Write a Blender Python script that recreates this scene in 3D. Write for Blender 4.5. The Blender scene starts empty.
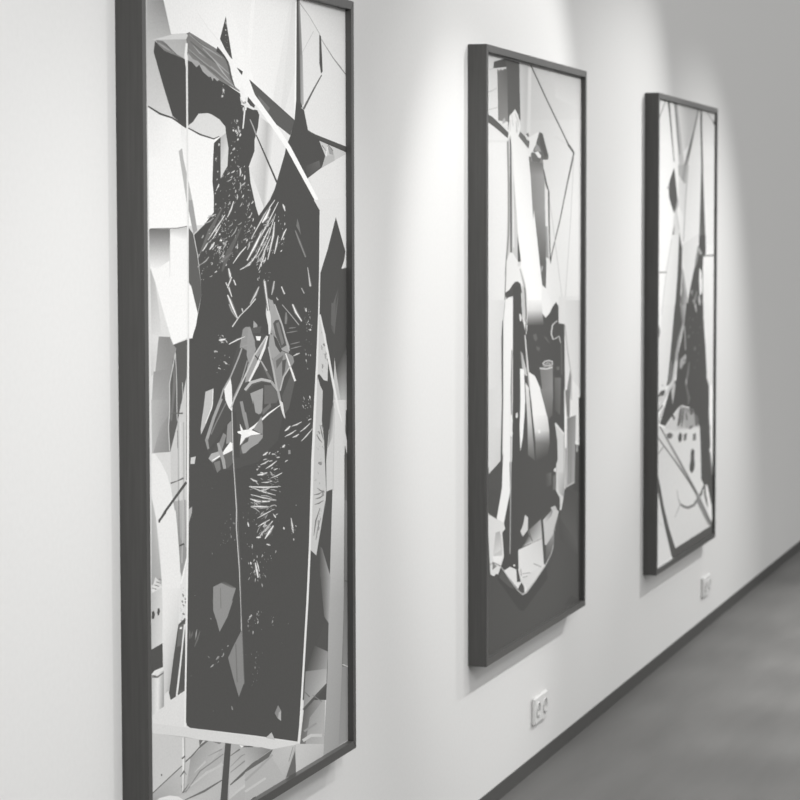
"""Gallery wall with three framed black-and-white collage photographs."""
import bpy, bmesh, math
from mathutils import Vector, Matrix

scene = bpy.context.scene
col = scene.collection
FLOOR = 0.035            # survey height of the floor; everything below is measured from it

# ------------------------------------------------------------------ helpers
def tag(o, label=None, cat=None, group=None, kind=None):
    if label: o['label'] = label
    if cat: o['category'] = cat
    if group: o['group'] = group
    if kind: o['kind'] = kind
    return o

def empty(name, loc):
    o = bpy.data.objects.new(name, None)
    o.empty_display_size = 0.1
    col.objects.link(o)
    o.location = loc
    return o

def obj(name, bm, mat, parent=None, smooth=False):
    me = bpy.data.meshes.new(name)
    bm.to_mesh(me); bm.free()
    me.materials.append(mat)
    if smooth:
        for p in me.polygons: p.use_smooth = True
    o = bpy.data.objects.new(name, me)
    col.objects.link(o)
    if parent: o.parent = parent
    return o

def box_bm(x0, x1, y0, y1, z0, z1, bevel=0.0, seg=2):
    bm = bmesh.new()
    bmesh.ops.create_cube(bm, size=1.0)
    for v in bm.verts:
        v.co.x = x0 if v.co.x < 0 else x1
        v.co.y = y0 if v.co.y < 0 else y1
        v.co.z = z0 if v.co.z < 0 else z1
    if bevel:
        bmesh.ops.bevel(bm, geom=list(bm.edges), offset=bevel, segments=seg, affect='EDGES')
    return bm

def prism_bm(pts, y0, y1, bevel=0.0):
    """polygon in x,z extruded from y0 (front) to y1 (back)"""
    bm = bmesh.new()
    a = [bm.verts.new((x, y0, z)) for x, z in pts]
    b = [bm.verts.new((x, y1, z)) for x, z in pts]
    n = len(pts)
    bm.faces.new(a); bm.faces.new(b[::-1])
    for i in range(n):
        bm.faces.new((a[i], b[i], b[(i + 1) % n], a[(i + 1) % n]))
    bmesh.ops.recalc_face_normals(bm, faces=bm.faces)
    if bevel:
        bmesh.ops.bevel(bm, geom=list(bm.edges), offset=bevel, segments=2, affect='EDGES')
    return bm

# ------------------------------------------------------------------ materials
def new_mat(name):
    m = bpy.data.materials.new(name); m.use_nodes = True
    nt = m.node_tree
    b = nt.nodes['Principled BSDF']
    return m, nt, b

def grey(v):
    """neutral grey, the dark ones a touch warmer"""
    k = min(1.0, v / 0.3)
    return (v, v * (0.985 + 0.012 * k), v * (0.945 + 0.043 * k), 1)

def mix_noise(nt, b, v0, v1, scale, detail=4, stretch=(1, 1, 1), bump=0.0, rough=0.5):
    tc = nt.nodes.new('ShaderNodeTexCoord')
    mp = nt.nodes.new('ShaderNodeMapping'); mp.inputs['Scale'].default_value = stretch
    nz = nt.nodes.new('ShaderNodeTexNoise')
    nz.inputs['Scale'].default_value = scale; nz.inputs['Detail'].default_value = detail
    nz.inputs['Roughness'].default_value = rough
    cr = nt.nodes.new('ShaderNodeValToRGB')
    cr.color_ramp.elements[0].position = 0.3; cr.color_ramp.elements[0].color = grey(v0)
    cr.color_ramp.elements[1].position = 0.7; cr.color_ramp.elements[1].color = grey(v1)
    nt.links.new(tc.outputs['Object'], mp.inputs['Vector'])
    nt.links.new(mp.outputs['Vector'], nz.inputs['Vector'])
    nt.links.new(nz.outputs['Fac'], cr.inputs['Fac'])
    nt.links.new(cr.outputs['Color'], b.inputs['Base Color'])
    if bump:
        bp = nt.nodes.new('ShaderNodeBump')
        bp.inputs['Strength'].default_value = bump; bp.inputs['Distance'].default_value = 0.002
        nt.links.new(nz.outputs['Fac'], bp.inputs['Height'])
        nt.links.new(bp.outputs['Normal'], b.inputs['Normal'])
    return nz

def wall_material():
    m, nt, b = new_mat('white_plaster')
    mix_noise(nt, b, 0.66, 0.68, 90, 5, bump=0.06)
    b.inputs['Roughness'].default_value = 0.9
    b.inputs['Specular IOR Level'].default_value = 0.15
    return m

def floor_material():
    m, nt, b = new_mat('polished_concrete')
    nz = mix_noise(nt, b, 0.098, 0.13, 2.2, 6, stretch=(0.35, 2.2, 1), rough=0.6)
    b.inputs['Roughness'].default_value = 0.55
    b.inputs['Specular IOR Level'].default_value = 0.2
    return m

def frame_material():
    m, nt, b = new_mat('dark_stained_wood')
    mix_noise(nt, b, FRAME[0], FRAME[1], 26, 5, stretch=(6, 6, 0.25), bump=0.05)
    b.inputs['Roughness'].default_value = 0.28
    b.inputs['Specular IOR Level'].default_value = 0.22
    return m

def plain(name, v, rough=0.5, spec=0.4):
    m, nt, b = new_mat(name)
    mix_noise(nt, b, v * 0.97, v * 1.03, 40)
    b.inputs['Roughness'].default_value = rough
    b.inputs['Specular IOR Level'].default_value = spec
    return m

def print_material():
    m, nt, b = new_mat('matte_photographic_print')
    at = nt.nodes.new('ShaderNodeAttribute'); at.attribute_name = 'tone'
    tc = nt.nodes.new('ShaderNodeTexCoord')
    nz = nt.nodes.new('ShaderNodeTexNoise')            # film grain of the print
    nz.inputs['Scale'].default_value = 260; nz.inputs['Detail'].default_value = 3
    mr = nt.nodes.new('ShaderNodeMapRange')
    mr.inputs['From Min'].default_value = 0.25; mr.inputs['From Max'].default_value = 0.75
    mr.inputs['To Min'].default_value = 0.93; mr.inputs['To Max'].default_value = 1.07
    mx = nt.nodes.new('ShaderNodeVectorMath'); mx.operation = 'SCALE'
    nt.links.new(tc.outputs['Object'], nz.inputs['Vector'])
    nt.links.new(nz.outputs['Fac'], mr.inputs['Value'])
    nt.links.new(at.outputs['Color'], mx.inputs[0])
    nt.links.new(mr.outputs['Result'], mx.inputs['Scale'])
    nt.links.new(mx.outputs['Vector'], b.inputs['Base Color'])
    b.inputs['Roughness'].default_value = 0.75
    b.inputs['Specular IOR Level'].default_value = 0.1
    return m

FRAME = (0.066, 0.080)
M_WALL = wall_material()
M_FLOOR = floor_material()
M_FRAME = frame_material()
M_BASE = plain('dark_gap_and_backing', 0.073, 0.6, 0.2)  # shade of the wall-foot gap put into the colour; backing boards share it
M_PLATE = plain('white_plastic', 0.68, 0.4, 0.4)
M_SOCKET = plain('shaded_socket_plastic', 0.55, 0.5, 0.3)
M_HOLE = plain('black_contact_hole', 0.2, 0.6, 0.2)
M_PRINT = print_material()

# ------------------------------------------------------------------ the room
w = obj('wall_back', box_bm(-4.0, 20.0, 0.0, 0.2, 0.045, 6.0), M_WALL); tag(w, kind='structure')
f = obj('floor', box_bm(-4.0, 20.0, -9.0, 0.2, -0.1, 0.0), M_FLOOR); tag(f, kind='structure')
s = obj('shadow_gap_strip', box_bm(-4.0, 20.0, -0.003, 0.15, 0.0, 0.045), M_BASE); tag(s, kind='structure')  # flush dark strip in place of a shadow gap under the wall

# ------------------------------------------------------------------ framed photographs
RAIL = 0.019

def build_print(data, parent, y_back, w, h):
    """One flat photographic print: tonal areas laid on the sheet, coordinates in half millimetres
    from the lower left corner of the frame, tones as reflectance in thousandths."""
    verts, faces, tones = [], [], []
    m = RAIL - 0.004
    def add(pts, tone, y):
        i = len(verts)
        for (x, z), t in zip(pts, tone):
            verts.append((x, y, z)); tones.append(t)
        # face the room (towards -y)
        area = sum(pts[k - 1][0] * pts[k][1] - pts[k][0] * pts[k - 1][1] for k in range(len(pts)))
        idx = list(range(i, i + len(pts)))
        faces.append(idx if area > 0 else idx[::-1])
    add([(m, m), (w - m, m), (w - m, h - m), (m, h - m)], [0.6] * 4, y_back)
    for rec in data.split('|'):
        k, t, p = rec.split(';')
        k = int(k); quad = k < 0                    # a quad with a smooth tone between its four corners
        y = y_back - 3e-6 * abs(k)
        c = [int(v) / 2000.0 for v in p.split(',')]
        pts = list(zip(c[0::2], c[1::2]))
        t = [int(v) / 1000.0 for v in t.split(',')]
        if not quad:
            add(pts, t * len(pts) if len(t) == 1 else t, y)
        else:
            N = 6
            def at(u, v, q):
                return (q[0] * (1 - u) + q[1] * u) * (1 - v) + (q[3] * (1 - u) + q[2] * u) * v
            def tone(u, v): return at(u, v, [c ** 0.45 for c in t]) ** (1 / 0.45)
            for i in range(N):
                for j in range(N):
                    uv = [(i / N, j / N), ((i + 1) / N, j / N), ((i + 1) / N, (j + 1) / N), (i / N, (j + 1) / N)]
                    add([(at(a, b, [q[0] for q in pts]), at(a, b, [q[1] for q in pts])) for a, b in uv],
                        [tone(a, b) for a, b in uv], y)
    me = bpy.data.meshes.new('print')
    me.from_pydata(verts, [], faces)
    at_ = me.attributes.new('tone', 'FLOAT_COLOR', 'POINT')
    at_.data.foreach_set('color', [c for t in tones for c in grey(t)])
    me.materials.append(M_PRINT)
    o = bpy.data.objects.new('print', me)
    col.objects.link(o); o.parent = parent
    return o

def framed_photo(x, z0, z1, w, d, recess, data, label):
    h = z1 - z0
    root = empty('framed_photograph', (x, 0, z0 - FLOOR))
    tag(root, label, 'picture', 'framed collage photographs on the wall')
    r = RAIL
    bars = [[(0, 0), (r, r), (r, h - r), (0, h)], [(w, 0), (w, h), (w - r, h - r), (w - r, r)]]
    for p in bars: obj('frame_stile', prism_bm(p, -d, 0, 0.0006), M_FRAME, root)
    rails = [[(0, 0), (w, 0), (w - r, r), (r, r)], [(0, h), (r, h - r), (w - r, h - r), (w, h)]]
    for p in rails: obj('frame_rail', prism_bm(p, -d, 0, 0.0006), M_FRAME, root)
    build_print(data, root, -(d - recess), w, h)
    # the backing board the sheet is mounted on
    obj('backing_board', box_bm(r - 0.004, w - r + 0.004, -(d - recess) + 0.0005, -0.004, r - 0.004, h - r + 0.004), M_BASE, root)
    return root

ART1 = (
'1;506,646,806,737,701;30,3301,2341,3301,2341,30,602,30,30,162|-2;426,317,384,458;51,3274,206,3290,339,3034,102,2992|-3;326,222,375,444;112,3139,264,3152,339,303'
'4,109,2993|-4;438,364,565,524;102,2997,478,3027,379,2747,97,2734|5;686,809,811,844,824,750,733,719,703;209,3301,1703,3301,1701,3279,1675,2785,1136,2521,613,2960'
',506,3052,333,3035,263,3152|-6;742,705,706,770;918,3210,1701,3279,1681,2777,1232,2865|7;674,678,703,687;1619,3272,1690,3278,1674,2823,1382,2809|8;636,639,654,65'
'6,654;1645,3274,1690,3278,1683,2994,1546,2817,1496,2814|9;817,833,850,851,834,818;1683,3278,1676,3050,1662,2788,1677,2789,1691,3051,1698,3279|-10;711,643,692,75'
'0;921,3301,1703,3301,1701,3271,918,3202|2;651,686,734,715,684;1710,3301,2341,3301,2341,2391,1955,2389,1730,2742|-3;644,638,697,667;1728,3301,2341,3301,2341,3083'
',1735,3043|-4;654,595,688,684;1738,3283,2341,3291,2341,3132,2017,3144|5;375,381,387,387,381,375;1717,3274,1855,3223,1987,3158,1995,3160,1862,3225,1725,3277|5;22'
'9,233,235,237,237,237,235,233,229;2006,3139,2158,3070,2249,3037,2336,3007,2341,3008,2341,3011,2262,3041,2167,3073,2011,3141|6;498;1907,3168,1758,3065,1764,3064,'
'1914,3167|11;338;1735,3275,1682,3301,1672,3301,1729,3273|6;78;1982,3158,2005,3153,2017,3073,2025,3003,2003,2993,1982,3036|3;132;2006,2989,1898,2922,1763,2832,17'
'87,2829,1916,2920,2018,2987|-12;119,256,303,90;1698,3301,1732,3301,1766,3056,1701,3052|-13;90,369,452,77;1701,3052,1769,3057,1780,2851,1684,2823|14;78,78,80,81,'
'81,81;1697,3301,1715,3301,1731,3054,1739,2860,1766,2838,1684,2823|9;673,690,706,707,708,704,697,685,679;1177,2828,1382,2766,1611,2711,1543,2638,1418,2489,1232,2'
'370,1170,2425,1111,2576,1176,2730|-10;700,465,505,685;1239,2782,1333,2758,1296,2409,1127,2576|-11;438,693,735,534;1333,2758,1422,2740,1328,2426,1288,2409|12;96,'
'99,102,102,100,98;1134,2917,1381,2851,1663,2779,1611,2715,1373,2768,1231,2830|13;158;1232,2861,1369,2816,1346,2799,1243,2838|14;76,79,81,81,79,76;1133,2914,1378'
',2850,1659,2777,1666,2780,1385,2853,1140,2917|15;72,72,73,73,74,76,77,74,75,75,75,76,78,80,80,82,84,85,87,88,85,80,80,79,79,77,76,72,70,70,70,70,70,69,68,69,69,'
'68,67,68,69,69,68,68,68,67,66,66,65,65,65,65,64,62,61,61,62,63,64,65,66,68,68,69,69,70,70,70,70,70,71,72,72,72,73,73,72,72,72,72;1685,2865,1749,2834,1782,2828,1'
'831,2746,1905,2733,2341,2693,2341,2667,1975,2706,2056,2644,2010,2593,1823,2542,1982,2406,1967,2024,1927,1760,1899,1598,1863,1300,1845,954,1791,750,1704,292,1662'
',165,1154,289,466,451,433,466,423,482,426,602,442,940,460,1088,478,1688,484,1916,517,1918,574,2007,610,2074,610,2104,578,2228,540,2304,641,2341,743,2391,731,250'
'9,748,2658,820,2679,817,2522,891,2570,903,2640,877,2697,867,2723,804,2747,732,2761,690,2765,595,2758,538,2725,499,2712,473,2703,339,2738,252,2846,168,2959,181,2'
'999,273,2970,464,2953,613,2941,724,2903,838,2894,1031,2857,1063,2813,1100,2807,1224,2800,1246,2783,1230,2732,1190,2681,1189,2637,1125,2576,1141,2511,1201,2415,1'
'233,2380,1361,2445,1418,2489,1442,2517,1543,2638,1557,2666,1611,2713,1663,2781|-16;118,156,241,205;481,3048,508,3056,812,3007,669,2982|17;175,175,182,185,188,18'
'9,188,184,181,178,176;478,3027,508,3056,797,3011,898,2976,970,2885,1037,2861,955,2874,809,2895,682,2931,544,2953,488,2972|18;286,293,299,299,293,286;503,3046,66'
'4,3008,838,2982,842,2984,676,3015,508,3048|19;124,127,130,130,127,124;516,3021,697,2971,895,2933,899,2935,711,2979,521,3024|20;261,266,272,272,266,261;489,2994,'
'629,2955,780,2926,783,2928,639,2960,493,2996|21;312,319,325,325,319,312;639,3005,790,2955,954,2916,958,2917,802,2960,644,3007|22;131,135,139,139,135,131;516,298'
'1,727,2925,954,2878,957,2880,736,2930,520,2983|23;296,302,308,308,303,297;722,2943,869,2899,1028,2866,1031,2868,881,2905,727,2945|22;115,116,118,118,116,115;531'
',3043,625,3020,725,3006,727,3007,631,3023,534,3045|24;360,364,369,369,365,360;751,2971,833,2930,924,2898,928,2899,845,2934,756,2973|23;332;544,3009,602,2985,668'
',2971,670,2972,611,2988,547,3010|25;328,331,332,334,335,338,342,342,340,340,339,338,336,333,333,330,329;493,2978,544,2958,592,2954,624,2943,654,2940,710,2923,81'
'0,2898,788,2890,752,2903,741,2888,721,2905,703,2901,640,2918,606,2942,578,2930,531,2947,497,2950|16;187,188,189,191,194,193,191,189,187;190,3003,254,3005,293,29'
'96,351,2970,463,2955,410,2957,344,2964,266,2971,209,2988|17;299;208,2994,262,2981,330,2971,333,2972,271,2987,211,2996|18;115,116,118,118,116,115;227,3001,289,29'
'89,395,2960,398,2962,296,2993,230,3002|25;94;874,2980,902,2954,923,2913,975,2875,980,2876,944,2917,923,2958,879,2981|22;70;884,3145,898,3103,921,3052,950,2984,8'
'99,3000,820,3054|26;70;793,3023,898,2982,920,2962,855,2987,780,3003|26;72;957,2964,1064,2944,1053,2930,986,2950|23;583;876,3050,876,3049,877,3048,878,3049,879,3'
'050,877,3050|23;176;873,3093,872,3091,878,3089,887,3090,892,3094,885,3096|24;536;877,3094,877,3091,881,3089,884,3090,887,3093,881,3095|27;483;909,3006,909,3005,'
'911,3004,913,3005,914,3006,912,3007|23;198;878,3122,877,3120,882,3118,891,3119,895,3123,889,3125|24;662;881,3123,882,3121,886,3119,888,3119,891,3122,885,3124|23'
';625;900,3074,900,3073,903,3073,905,3074,905,3075,901,3075|25;193;879,3118,883,3115,889,3112,895,3113,894,3118,885,3120|26;636;881,3119,886,3116,891,3113,893,31'
'13,891,3117,883,3119|23;289;891,3107,891,3106,892,3105,894,3105,896,3107,894,3108|27;407;883,3117,883,3117,884,3116,885,3117,886,3117,885,3117|23;447;895,3055,8'
'95,3054,898,3054,900,3054,901,3055,897,3056|23;454;891,3026,891,3025,893,3025,895,3025,897,3026,894,3027|23;432;891,3046,890,3045,892,3044,894,3045,896,3046,893'
',3047|23;645;916,3025,915,3025,917,3025,919,3025,920,3026,919,3026|23;481;877,3063,877,3062,878,3062,880,3062,881,3063,879,3063|23;190;877,3074,874,3072,878,307'
'1,886,3071,891,3073,888,3075|24;617;880,3074,879,3073,881,3071,883,3071,887,3073,884,3075|-16;767,770,775,771;1165,3232,1204,3235,1124,2883,1068,2880|17;769,772'
',782,787,786,777;1081,3021,1126,3024,1118,2883,1101,2796,1083,2795,1073,2902|24;758;1030,2878,1079,2902,1081,2838,1044,2825|25;696;1086,2845,1072,2791,1054,2721'
',1067,2721,1090,2791,1108,2846|19;682,694,704,705,694,683;593,3132,693,3084,796,3047,803,3049,700,3087,600,3134|23;703;600,3120,681,3039,687,3040,605,3121|28;75'
'1,785,821,838,880,883,840,823,787,753;786,3040,1064,2886,1402,2735,1569,2655,1974,2415,2016,2423,1618,2666,1451,2749,1109,2899,813,3048|29;80;1117,2850,1197,281'
'9,1181,2799,1112,2829|30;682,686,696,695,685;1029,2846,1074,2827,1197,2806,1181,2799,1044,2814|21;718;472,3012,460,2968,468,2933,476,2918,492,2920,492,2935,486,'
'2970,492,3013|29;714,726,737,751,764,776,781,777,780,787,792,797,793,780,772,761,750;110,2760,223,2738,339,2729,471,2700,608,2680,748,2667,820,2680,750,2654,742'
',2608,731,2508,744,2451,742,2390,643,2342,477,2336,370,2328,240,2328,112,2325|-30;640,738,747,710;122,2756,339,2726,323,2585,121,2580|-30;654,724,759,753;418,27'
'09,471,2699,469,2590,427,2624|30;598,600,602,608,616,622,624,621,617,608;496,2710,540,2725,595,2758,693,2764,807,2747,871,2720,875,2697,813,2678,748,2671,608,26'
'81|-31;421,453,629,561;823,2679,875,2697,899,2639,821,2568|32;593;821,2584,901,2639,891,2575,820,2521|31;66,67,68,70,70,68,67,66;109,2760,219,2737,335,2728,467,'
'2698,481,2706,343,2734,227,2744,116,2765|31;73,74,75,76,76,75,74,73;489,2698,604,2678,747,2667,807,2681,804,2683,749,2672,611,2684,494,2702|31;395,396,399,402,4'
'04,411,408,404,399;396,2612,430,2624,442,2584,468,2539,492,2499,544,2397,479,2396,453,2467,417,2558|32;307;486,2434,527,2434,573,2321,534,2307,489,2395|-30;147,'
'145,494,522;112,2325,307,2326,302,2231,116,2227|-31;522,494,737,721;116,2227,302,2231,304,2170,119,2183|33;734,740,747,739,752,769,771,783,784,785,786,783,773,7'
'50;122,2190,185,2182,303,2211,310,2325,477,2333,489,2116,507,2114,574,2022,573,2008,552,1962,510,1917,476,1923,328,1901,202,2069|-34;490,471,756,727;310,2325,48'
'0,2333,482,2280,309,2301|-34;440,744,753,614;300,2266,311,2266,308,2150,298,2150|35;122,124,126,127,127,126,124,122;119,2324,240,2327,370,2327,478,2335,477,2338'
',370,2330,239,2329,119,2327|-34;364,465,609,556;119,2183,165,2133,296,1934,126,1941|35;588,599,609,603,596;165,2133,233,2032,299,1933,218,1948,195,2039|-36;597,'
'621,565,479;123,1947,299,1934,139,1803,121,1794|34;102,102,104,105,105,106,106,105,104,104;488,2331,531,2308,571,2229,610,2104,609,2073,578,2022,573,2008,540,20'
'60,507,2114,484,2127|-37;251,219,301,374;192,1937,299,1931,303,1662,121,1675|38;242;296,1932,329,1901,356,1890,327,1838,292,1764|-39;276,250,292,403;141,1812,30'
'6,1814,293,1663,118,1675|-40;401,291,228,419;119,1711,294,1700,289,1509,122,1518|-41;321,225,228,300;198,1606,292,1649,290,1510,132,1518|42;100,102,103,103,103,'
'103,104,104,103,102,102,101,101;329,1901,476,1916,459,1785,413,1686,399,1678,362,1609,303,1509,282,1513,278,1600,290,1649,296,1700,295,1759,356,1887|43;158,160,'
'161,162,160,158;322,1853,324,1762,293,1624,312,1622,353,1760,332,1853|44;515,516,517,522,523,524,529,530,525,523,522,517,516,515;346,1870,316,1814,286,1760,286,'
'1663,283,1645,272,1600,283,1513,291,1513,280,1600,291,1644,294,1663,293,1759,323,1813,354,1870|45;487,492,497,499,500,498,493,487;346,1865,355,1766,355,1659,358'
',1619,365,1619,362,1658,362,1765,353,1865|43;443;411,1757,414,1696,420,1695,418,1757|46;519,518,524,538,544,536,530,524,523,521;459,1785,478,1815,464,1689,455,1'
'386,449,1262,308,1277,298,1395,292,1509,363,1609,407,1687|47;587,596,603,604,597,592;142,1515,289,1509,298,1395,292,1376,246,1441,195,1485|47;348,352,359,359,35'
'2,348;364,1614,364,1491,361,1272,370,1271,373,1491,373,1613|47;596,602,615,615,603,596;388,1612,388,1489,385,1269,394,1268,397,1489,397,1611|47;359,363,370,371,'
'363,359;417,1610,418,1487,414,1266,423,1265,426,1486,426,1609|47;130;291,1645,330,1648,369,1643,416,1639,416,1646,370,1647,329,1654,288,1648|48;123;295,1390,359'
',1394,421,1397,414,1404,356,1397,290,1396|48;265;358,1584,359,1517,369,1516,367,1583|-48;347,489,417,275;316,1324,454,1315,442,1094,359,1171|49;278;360,1196,443'
',1135,438,1089,396,1032,378,1055|50;233,236,238,238,236,233;364,1324,365,1196,357,1089,366,1088,375,1195,374,1323|50;433,438,442,442,438,433;398,1321,399,1192,3'
'90,1085,400,1084,409,1191,407,1320|50;273,276,278,279,276,273;424,1318,426,1189,417,1082,427,1080,436,1188,434,1317|51;88;373,1149,422,1151,416,1158,366,1155|-4'
'8;442,528,386,336;116,1453,129,1381,205,1027,106,1041|-49;607,550,708,707;141,1066,205,1032,121,1014,106,1021|50;200;110,1029,151,1018,153,1021,113,1031|51;200;'
'131,1037,171,1026,174,1029,133,1040|52;200;151,1045,192,1035,195,1037,154,1048|53;200;172,1053,213,1043,216,1046,174,1056|-51;460,612,644,526;106,1011,205,1020,'
'200,813,101,806|52;80;107,944,126,945,135,930,127,916,104,917|52;80;161,948,176,948,182,936,175,923,163,921,155,932|52;81;97,807,203,814,205,720,95,718|54;702,7'
'04,711,717,724,731,732,737,746,753,759,757,762,766,771,769,762,755,745,740,730,720,713,712;113,1516,151,1513,208,1474,259,1429,297,1370,328,1291,338,1286,353,12'
'23,371,1118,383,1014,371,912,375,949,353,860,310,753,255,628,215,620,214,723,202,822,205,973,201,1038,183,1166,152,1280,118,1349,114,1363|-55;744,711,623,737;23'
'7,1013,379,994,352,855,205,872|-56;737,623,428,616;205,872,352,855,258,629,215,621|55;85;437,1387,234,1300,172,1266,188,1261,252,1293,457,1379|56;85;236,1294,17'
'3,1270,175,1260,190,1259,192,1264,250,1288|-55;501,745,754,537;97,713,159,712,156,574,93,565|-57;745,373,286,704;159,712,214,711,211,579,156,574|58;716;97,717,1'
'27,726,205,726,210,719,179,711,114,711|58;174;102,704,156,694,213,702,208,706,149,702,101,708|59;119;103,710,138,700,141,705,105,713|56;701;385,1013,440,1058,43'
'5,941,423,875,358,863,376,949|57;145;396,928,404,923,415,920,419,921,412,926,400,930|58;323;397,928,406,924,416,920,418,920,410,926,399,929|57;334;408,892,409,8'
'91,411,890,412,890,412,891,410,893|57;233;410,918,411,918,413,917,414,917,414,918,412,919|57;306;395,887,397,885,400,883,401,883,401,885,397,887|57;137;395,970,'
'398,963,403,956,410,955,413,963,403,970|58;286;397,970,402,963,406,956,408,956,409,963,401,970|57;156;416,947,422,943,433,941,441,942,436,948,423,951|58;370;418'
',949,426,945,436,941,439,942,433,947,421,950|57;139;423,938,421,934,426,929,436,928,442,932,435,937|58;292;427,938,427,933,429,929,432,928,436,932,431,937|57;31'
'7;421,982,422,981,424,979,425,979,426,980,423,982|57;331;375,919,375,918,378,916,380,916,381,918,377,920|57;302;385,882,385,881,387,879,389,879,391,880,388,882|'
'57;293;419,960,419,959,420,958,421,958,423,959,421,960|57;156;388,945,389,940,395,936,403,935,406,940,398,945|58;372;391,945,393,940,398,935,400,935,402,940,395'
',945|57;160;377,873,384,868,393,862,398,863,394,869,382,874|58;389;378,873,387,868,394,863,396,863,391,869,380,874|57;241;382,909,383,907,387,905,388,905,388,90'
'7,384,909|58;239;378,907,380,906,383,906,384,906,382,908,379,908|57;204;429,977,431,976,433,975,435,975,434,976,431,977|57;289;406,991,405,989,407,987,408,986,4'
'11,988,409,991|57;284;399,903,402,901,405,898,406,898,405,901,400,903|57;152;412,875,415,870,421,864,428,863,430,869,420,876|58;349;414,875,419,870,423,863,426,'
'863,426,869,418,876|58;142;393,893,404,889,417,886,422,888,411,895,396,897|59;307;394,894,406,890,419,887,420,888,409,893,395,896|59;257;405,920,403,919,404,917'
',406,917,409,918,408,920|59;322;416,923,419,921,422,918,423,918,422,921,417,923|57;197;400,977,403,976,407,975,408,975,405,977,401,977|57;305;387,912,387,911,39'
'0,911,392,911,391,913,388,913|57;355;395,880,396,878,399,876,400,876,401,878,397,880|59;275;426,951,426,949,428,948,429,948,430,949,428,951|57;797;439,1100,402,'
'1048,378,1010,393,1007,419,1044,449,1098|59;91;355,860,423,875,417,605,280,588,257,614,310,753|60;145;358,854,406,857,394,776,340,779|61;772;372,848,393,846,387'
',838,368,841|62;728;410,854,372,733,325,597,343,593,387,730,424,851|63;122;347,613,415,608,412,600,342,599|64;683,685,688,695,695,703,681,680,686;213,622,257,62'
'5,275,591,415,602,423,603,422,457,93,535,93,565,215,576|65;426,415,473,491,491,449,427;30,188,80,524,1693,149,2341,38,2341,30,602,30,30,162|66;558,576,584,586,5'
'82,576,569;84,506,400,428,555,389,556,352,464,338,261,303,79,278|-67;414,563,505,336;87,277,464,338,406,210,86,244|-68;343,407,515,427;464,338,660,364,827,320,4'
'20,207|-66;459,386,533,563;878,307,1161,249,1159,115,860,90|-69;405,529,498,557;407,220,789,257,779,108,181,223|70;159,162,163,163,161,159;408,187,605,176,791,1'
'82,784,187,595,186,404,191|70;257,259,263,263,259,257;416,215,565,264,807,282,801,286,554,270,411,217|67;146;879,144,1006,154,1174,182,1162,189,987,166,872,149|'
'67;289;879,194,1033,205,1155,204,1150,208,1023,212,874,197|71;543,549,555,554,548,543;465,227,637,241,807,240,799,247,622,253,458,232|67;310;879,217,1002,234,11'
'23,233,1120,236,994,240,875,219|67;594;893,98,1035,103,1164,111,1154,118,1018,115,886,102|67;190;880,260,988,264,978,271,876,263|71;538;507,272,624,288,609,297,'
'501,275|69;304;646,307,792,303,787,309,644,309|69;153;551,389,649,366,558,355|70;567;561,367,618,372,590,379|69;222;689,355,793,333,761,331|67;104;991,277,1130,'
'253,1131,246,1029,266|68;843;976,286,1029,271,999,270|68;150;82,276,199,294,382,322,376,326,192,298,76,280|70;147;413,329,482,339,566,358,556,363,473,344,405,33'
'5|71;390;387,430,388,349,378,227,403,221,414,344,413,425|72;768;386,430,385,339,380,220,389,218,403,336,398,428|73;102;384,348,414,352,405,358,375,354|73;107;36'
'3,286,405,295,419,282,424,283,398,304,359,288|73;127;367,255,384,218,449,242,447,243,381,225,371,254|69;85;177,335,191,332,188,325,179,328|74;745,746,752,758,76'
'2;136,248,168,249,260,238,339,217,392,192|72;92;824,324,887,308,852,146,844,77,764,95|66;110;1092,30,1103,43,1158,42,1157,30|75;640,661,664,703,713,728,729,728,'
'715,699,672,662,642;90,541,425,459,466,449,1154,284,1341,235,1667,162,1667,154,1641,156,1356,193,1040,272,562,387,411,428,89,504|76;147;1038,162,1132,182,1356,1'
'93,1356,171,1195,164,1069,150|-77;409,315,232,527;1040,262,1228,227,1340,194,1039,179|-78;512,585,472,495;1365,191,1628,158,1503,37,1006,42|79;468,476,484,475,4'
'74,472;1038,162,1340,168,1503,42,1130,42,1098,38,1036,35|80;390;1045,124,1218,144,1364,166,1348,175,1203,154,1030,134|80;573;1044,79,1281,85,1266,96,1030,90|79;'
'151;1629,133,1643,34,1513,40|80;278;1603,157,1547,103,1556,101,1611,154|-80;598,557,496,590;1638,160,2000,91,1999,37,1640,37|-81;124,402,447,166;1744,291,2027,3'
'30,2005,88,1693,149|-82;324,430,482,402;1818,239,2017,287,2000,90,1763,135|83;584;1739,148,1839,151,1978,124,1978,137,1829,166,1718,163|83;325;1753,188,1914,193'
',1899,203,1739,198|83;80,79,81,81,81,81,92,89,84,81;1977,2146,2192,2384,2341,2227,2341,2226,2264,2155,2341,2163,2341,221,1696,337,1876,1299,1949,1896|84;695,715'
',731,728,728,727,713,715,715,701;1901,2452,2341,2468,2341,2159,2274,2154,2306,2196,2322,2230,2192,2381,2079,2240,1983,2141,1981,2406|85;554;2341,2160,2274,2154,'
'2341,2169|-84;81,165,138,89;2225,2064,2217,2022,2167,1869,2115,1901|85;134;2150,2006,2225,2071,2187,2019,2167,1899,2121,1913,2127,2008|29;544,560,560,555,550;19'
'76,2705,2341,2665,2341,2661,2176,2627,2065,2645|30;449;2058,2645,2176,2651,2180,2627,2001,2590,2029,2611|31;321;2084,2690,2158,2668,2167,2651,2111,2652|32;142;2'
'007,2686,2066,2664,2094,2691,2154,2667,2162,2670,2094,2695,2065,2667,2016,2688|33;685;2075,2684,2056,2642,2075,2642,2093,2684|34;82,84,86,86,84,82;1821,2739,200'
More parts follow.
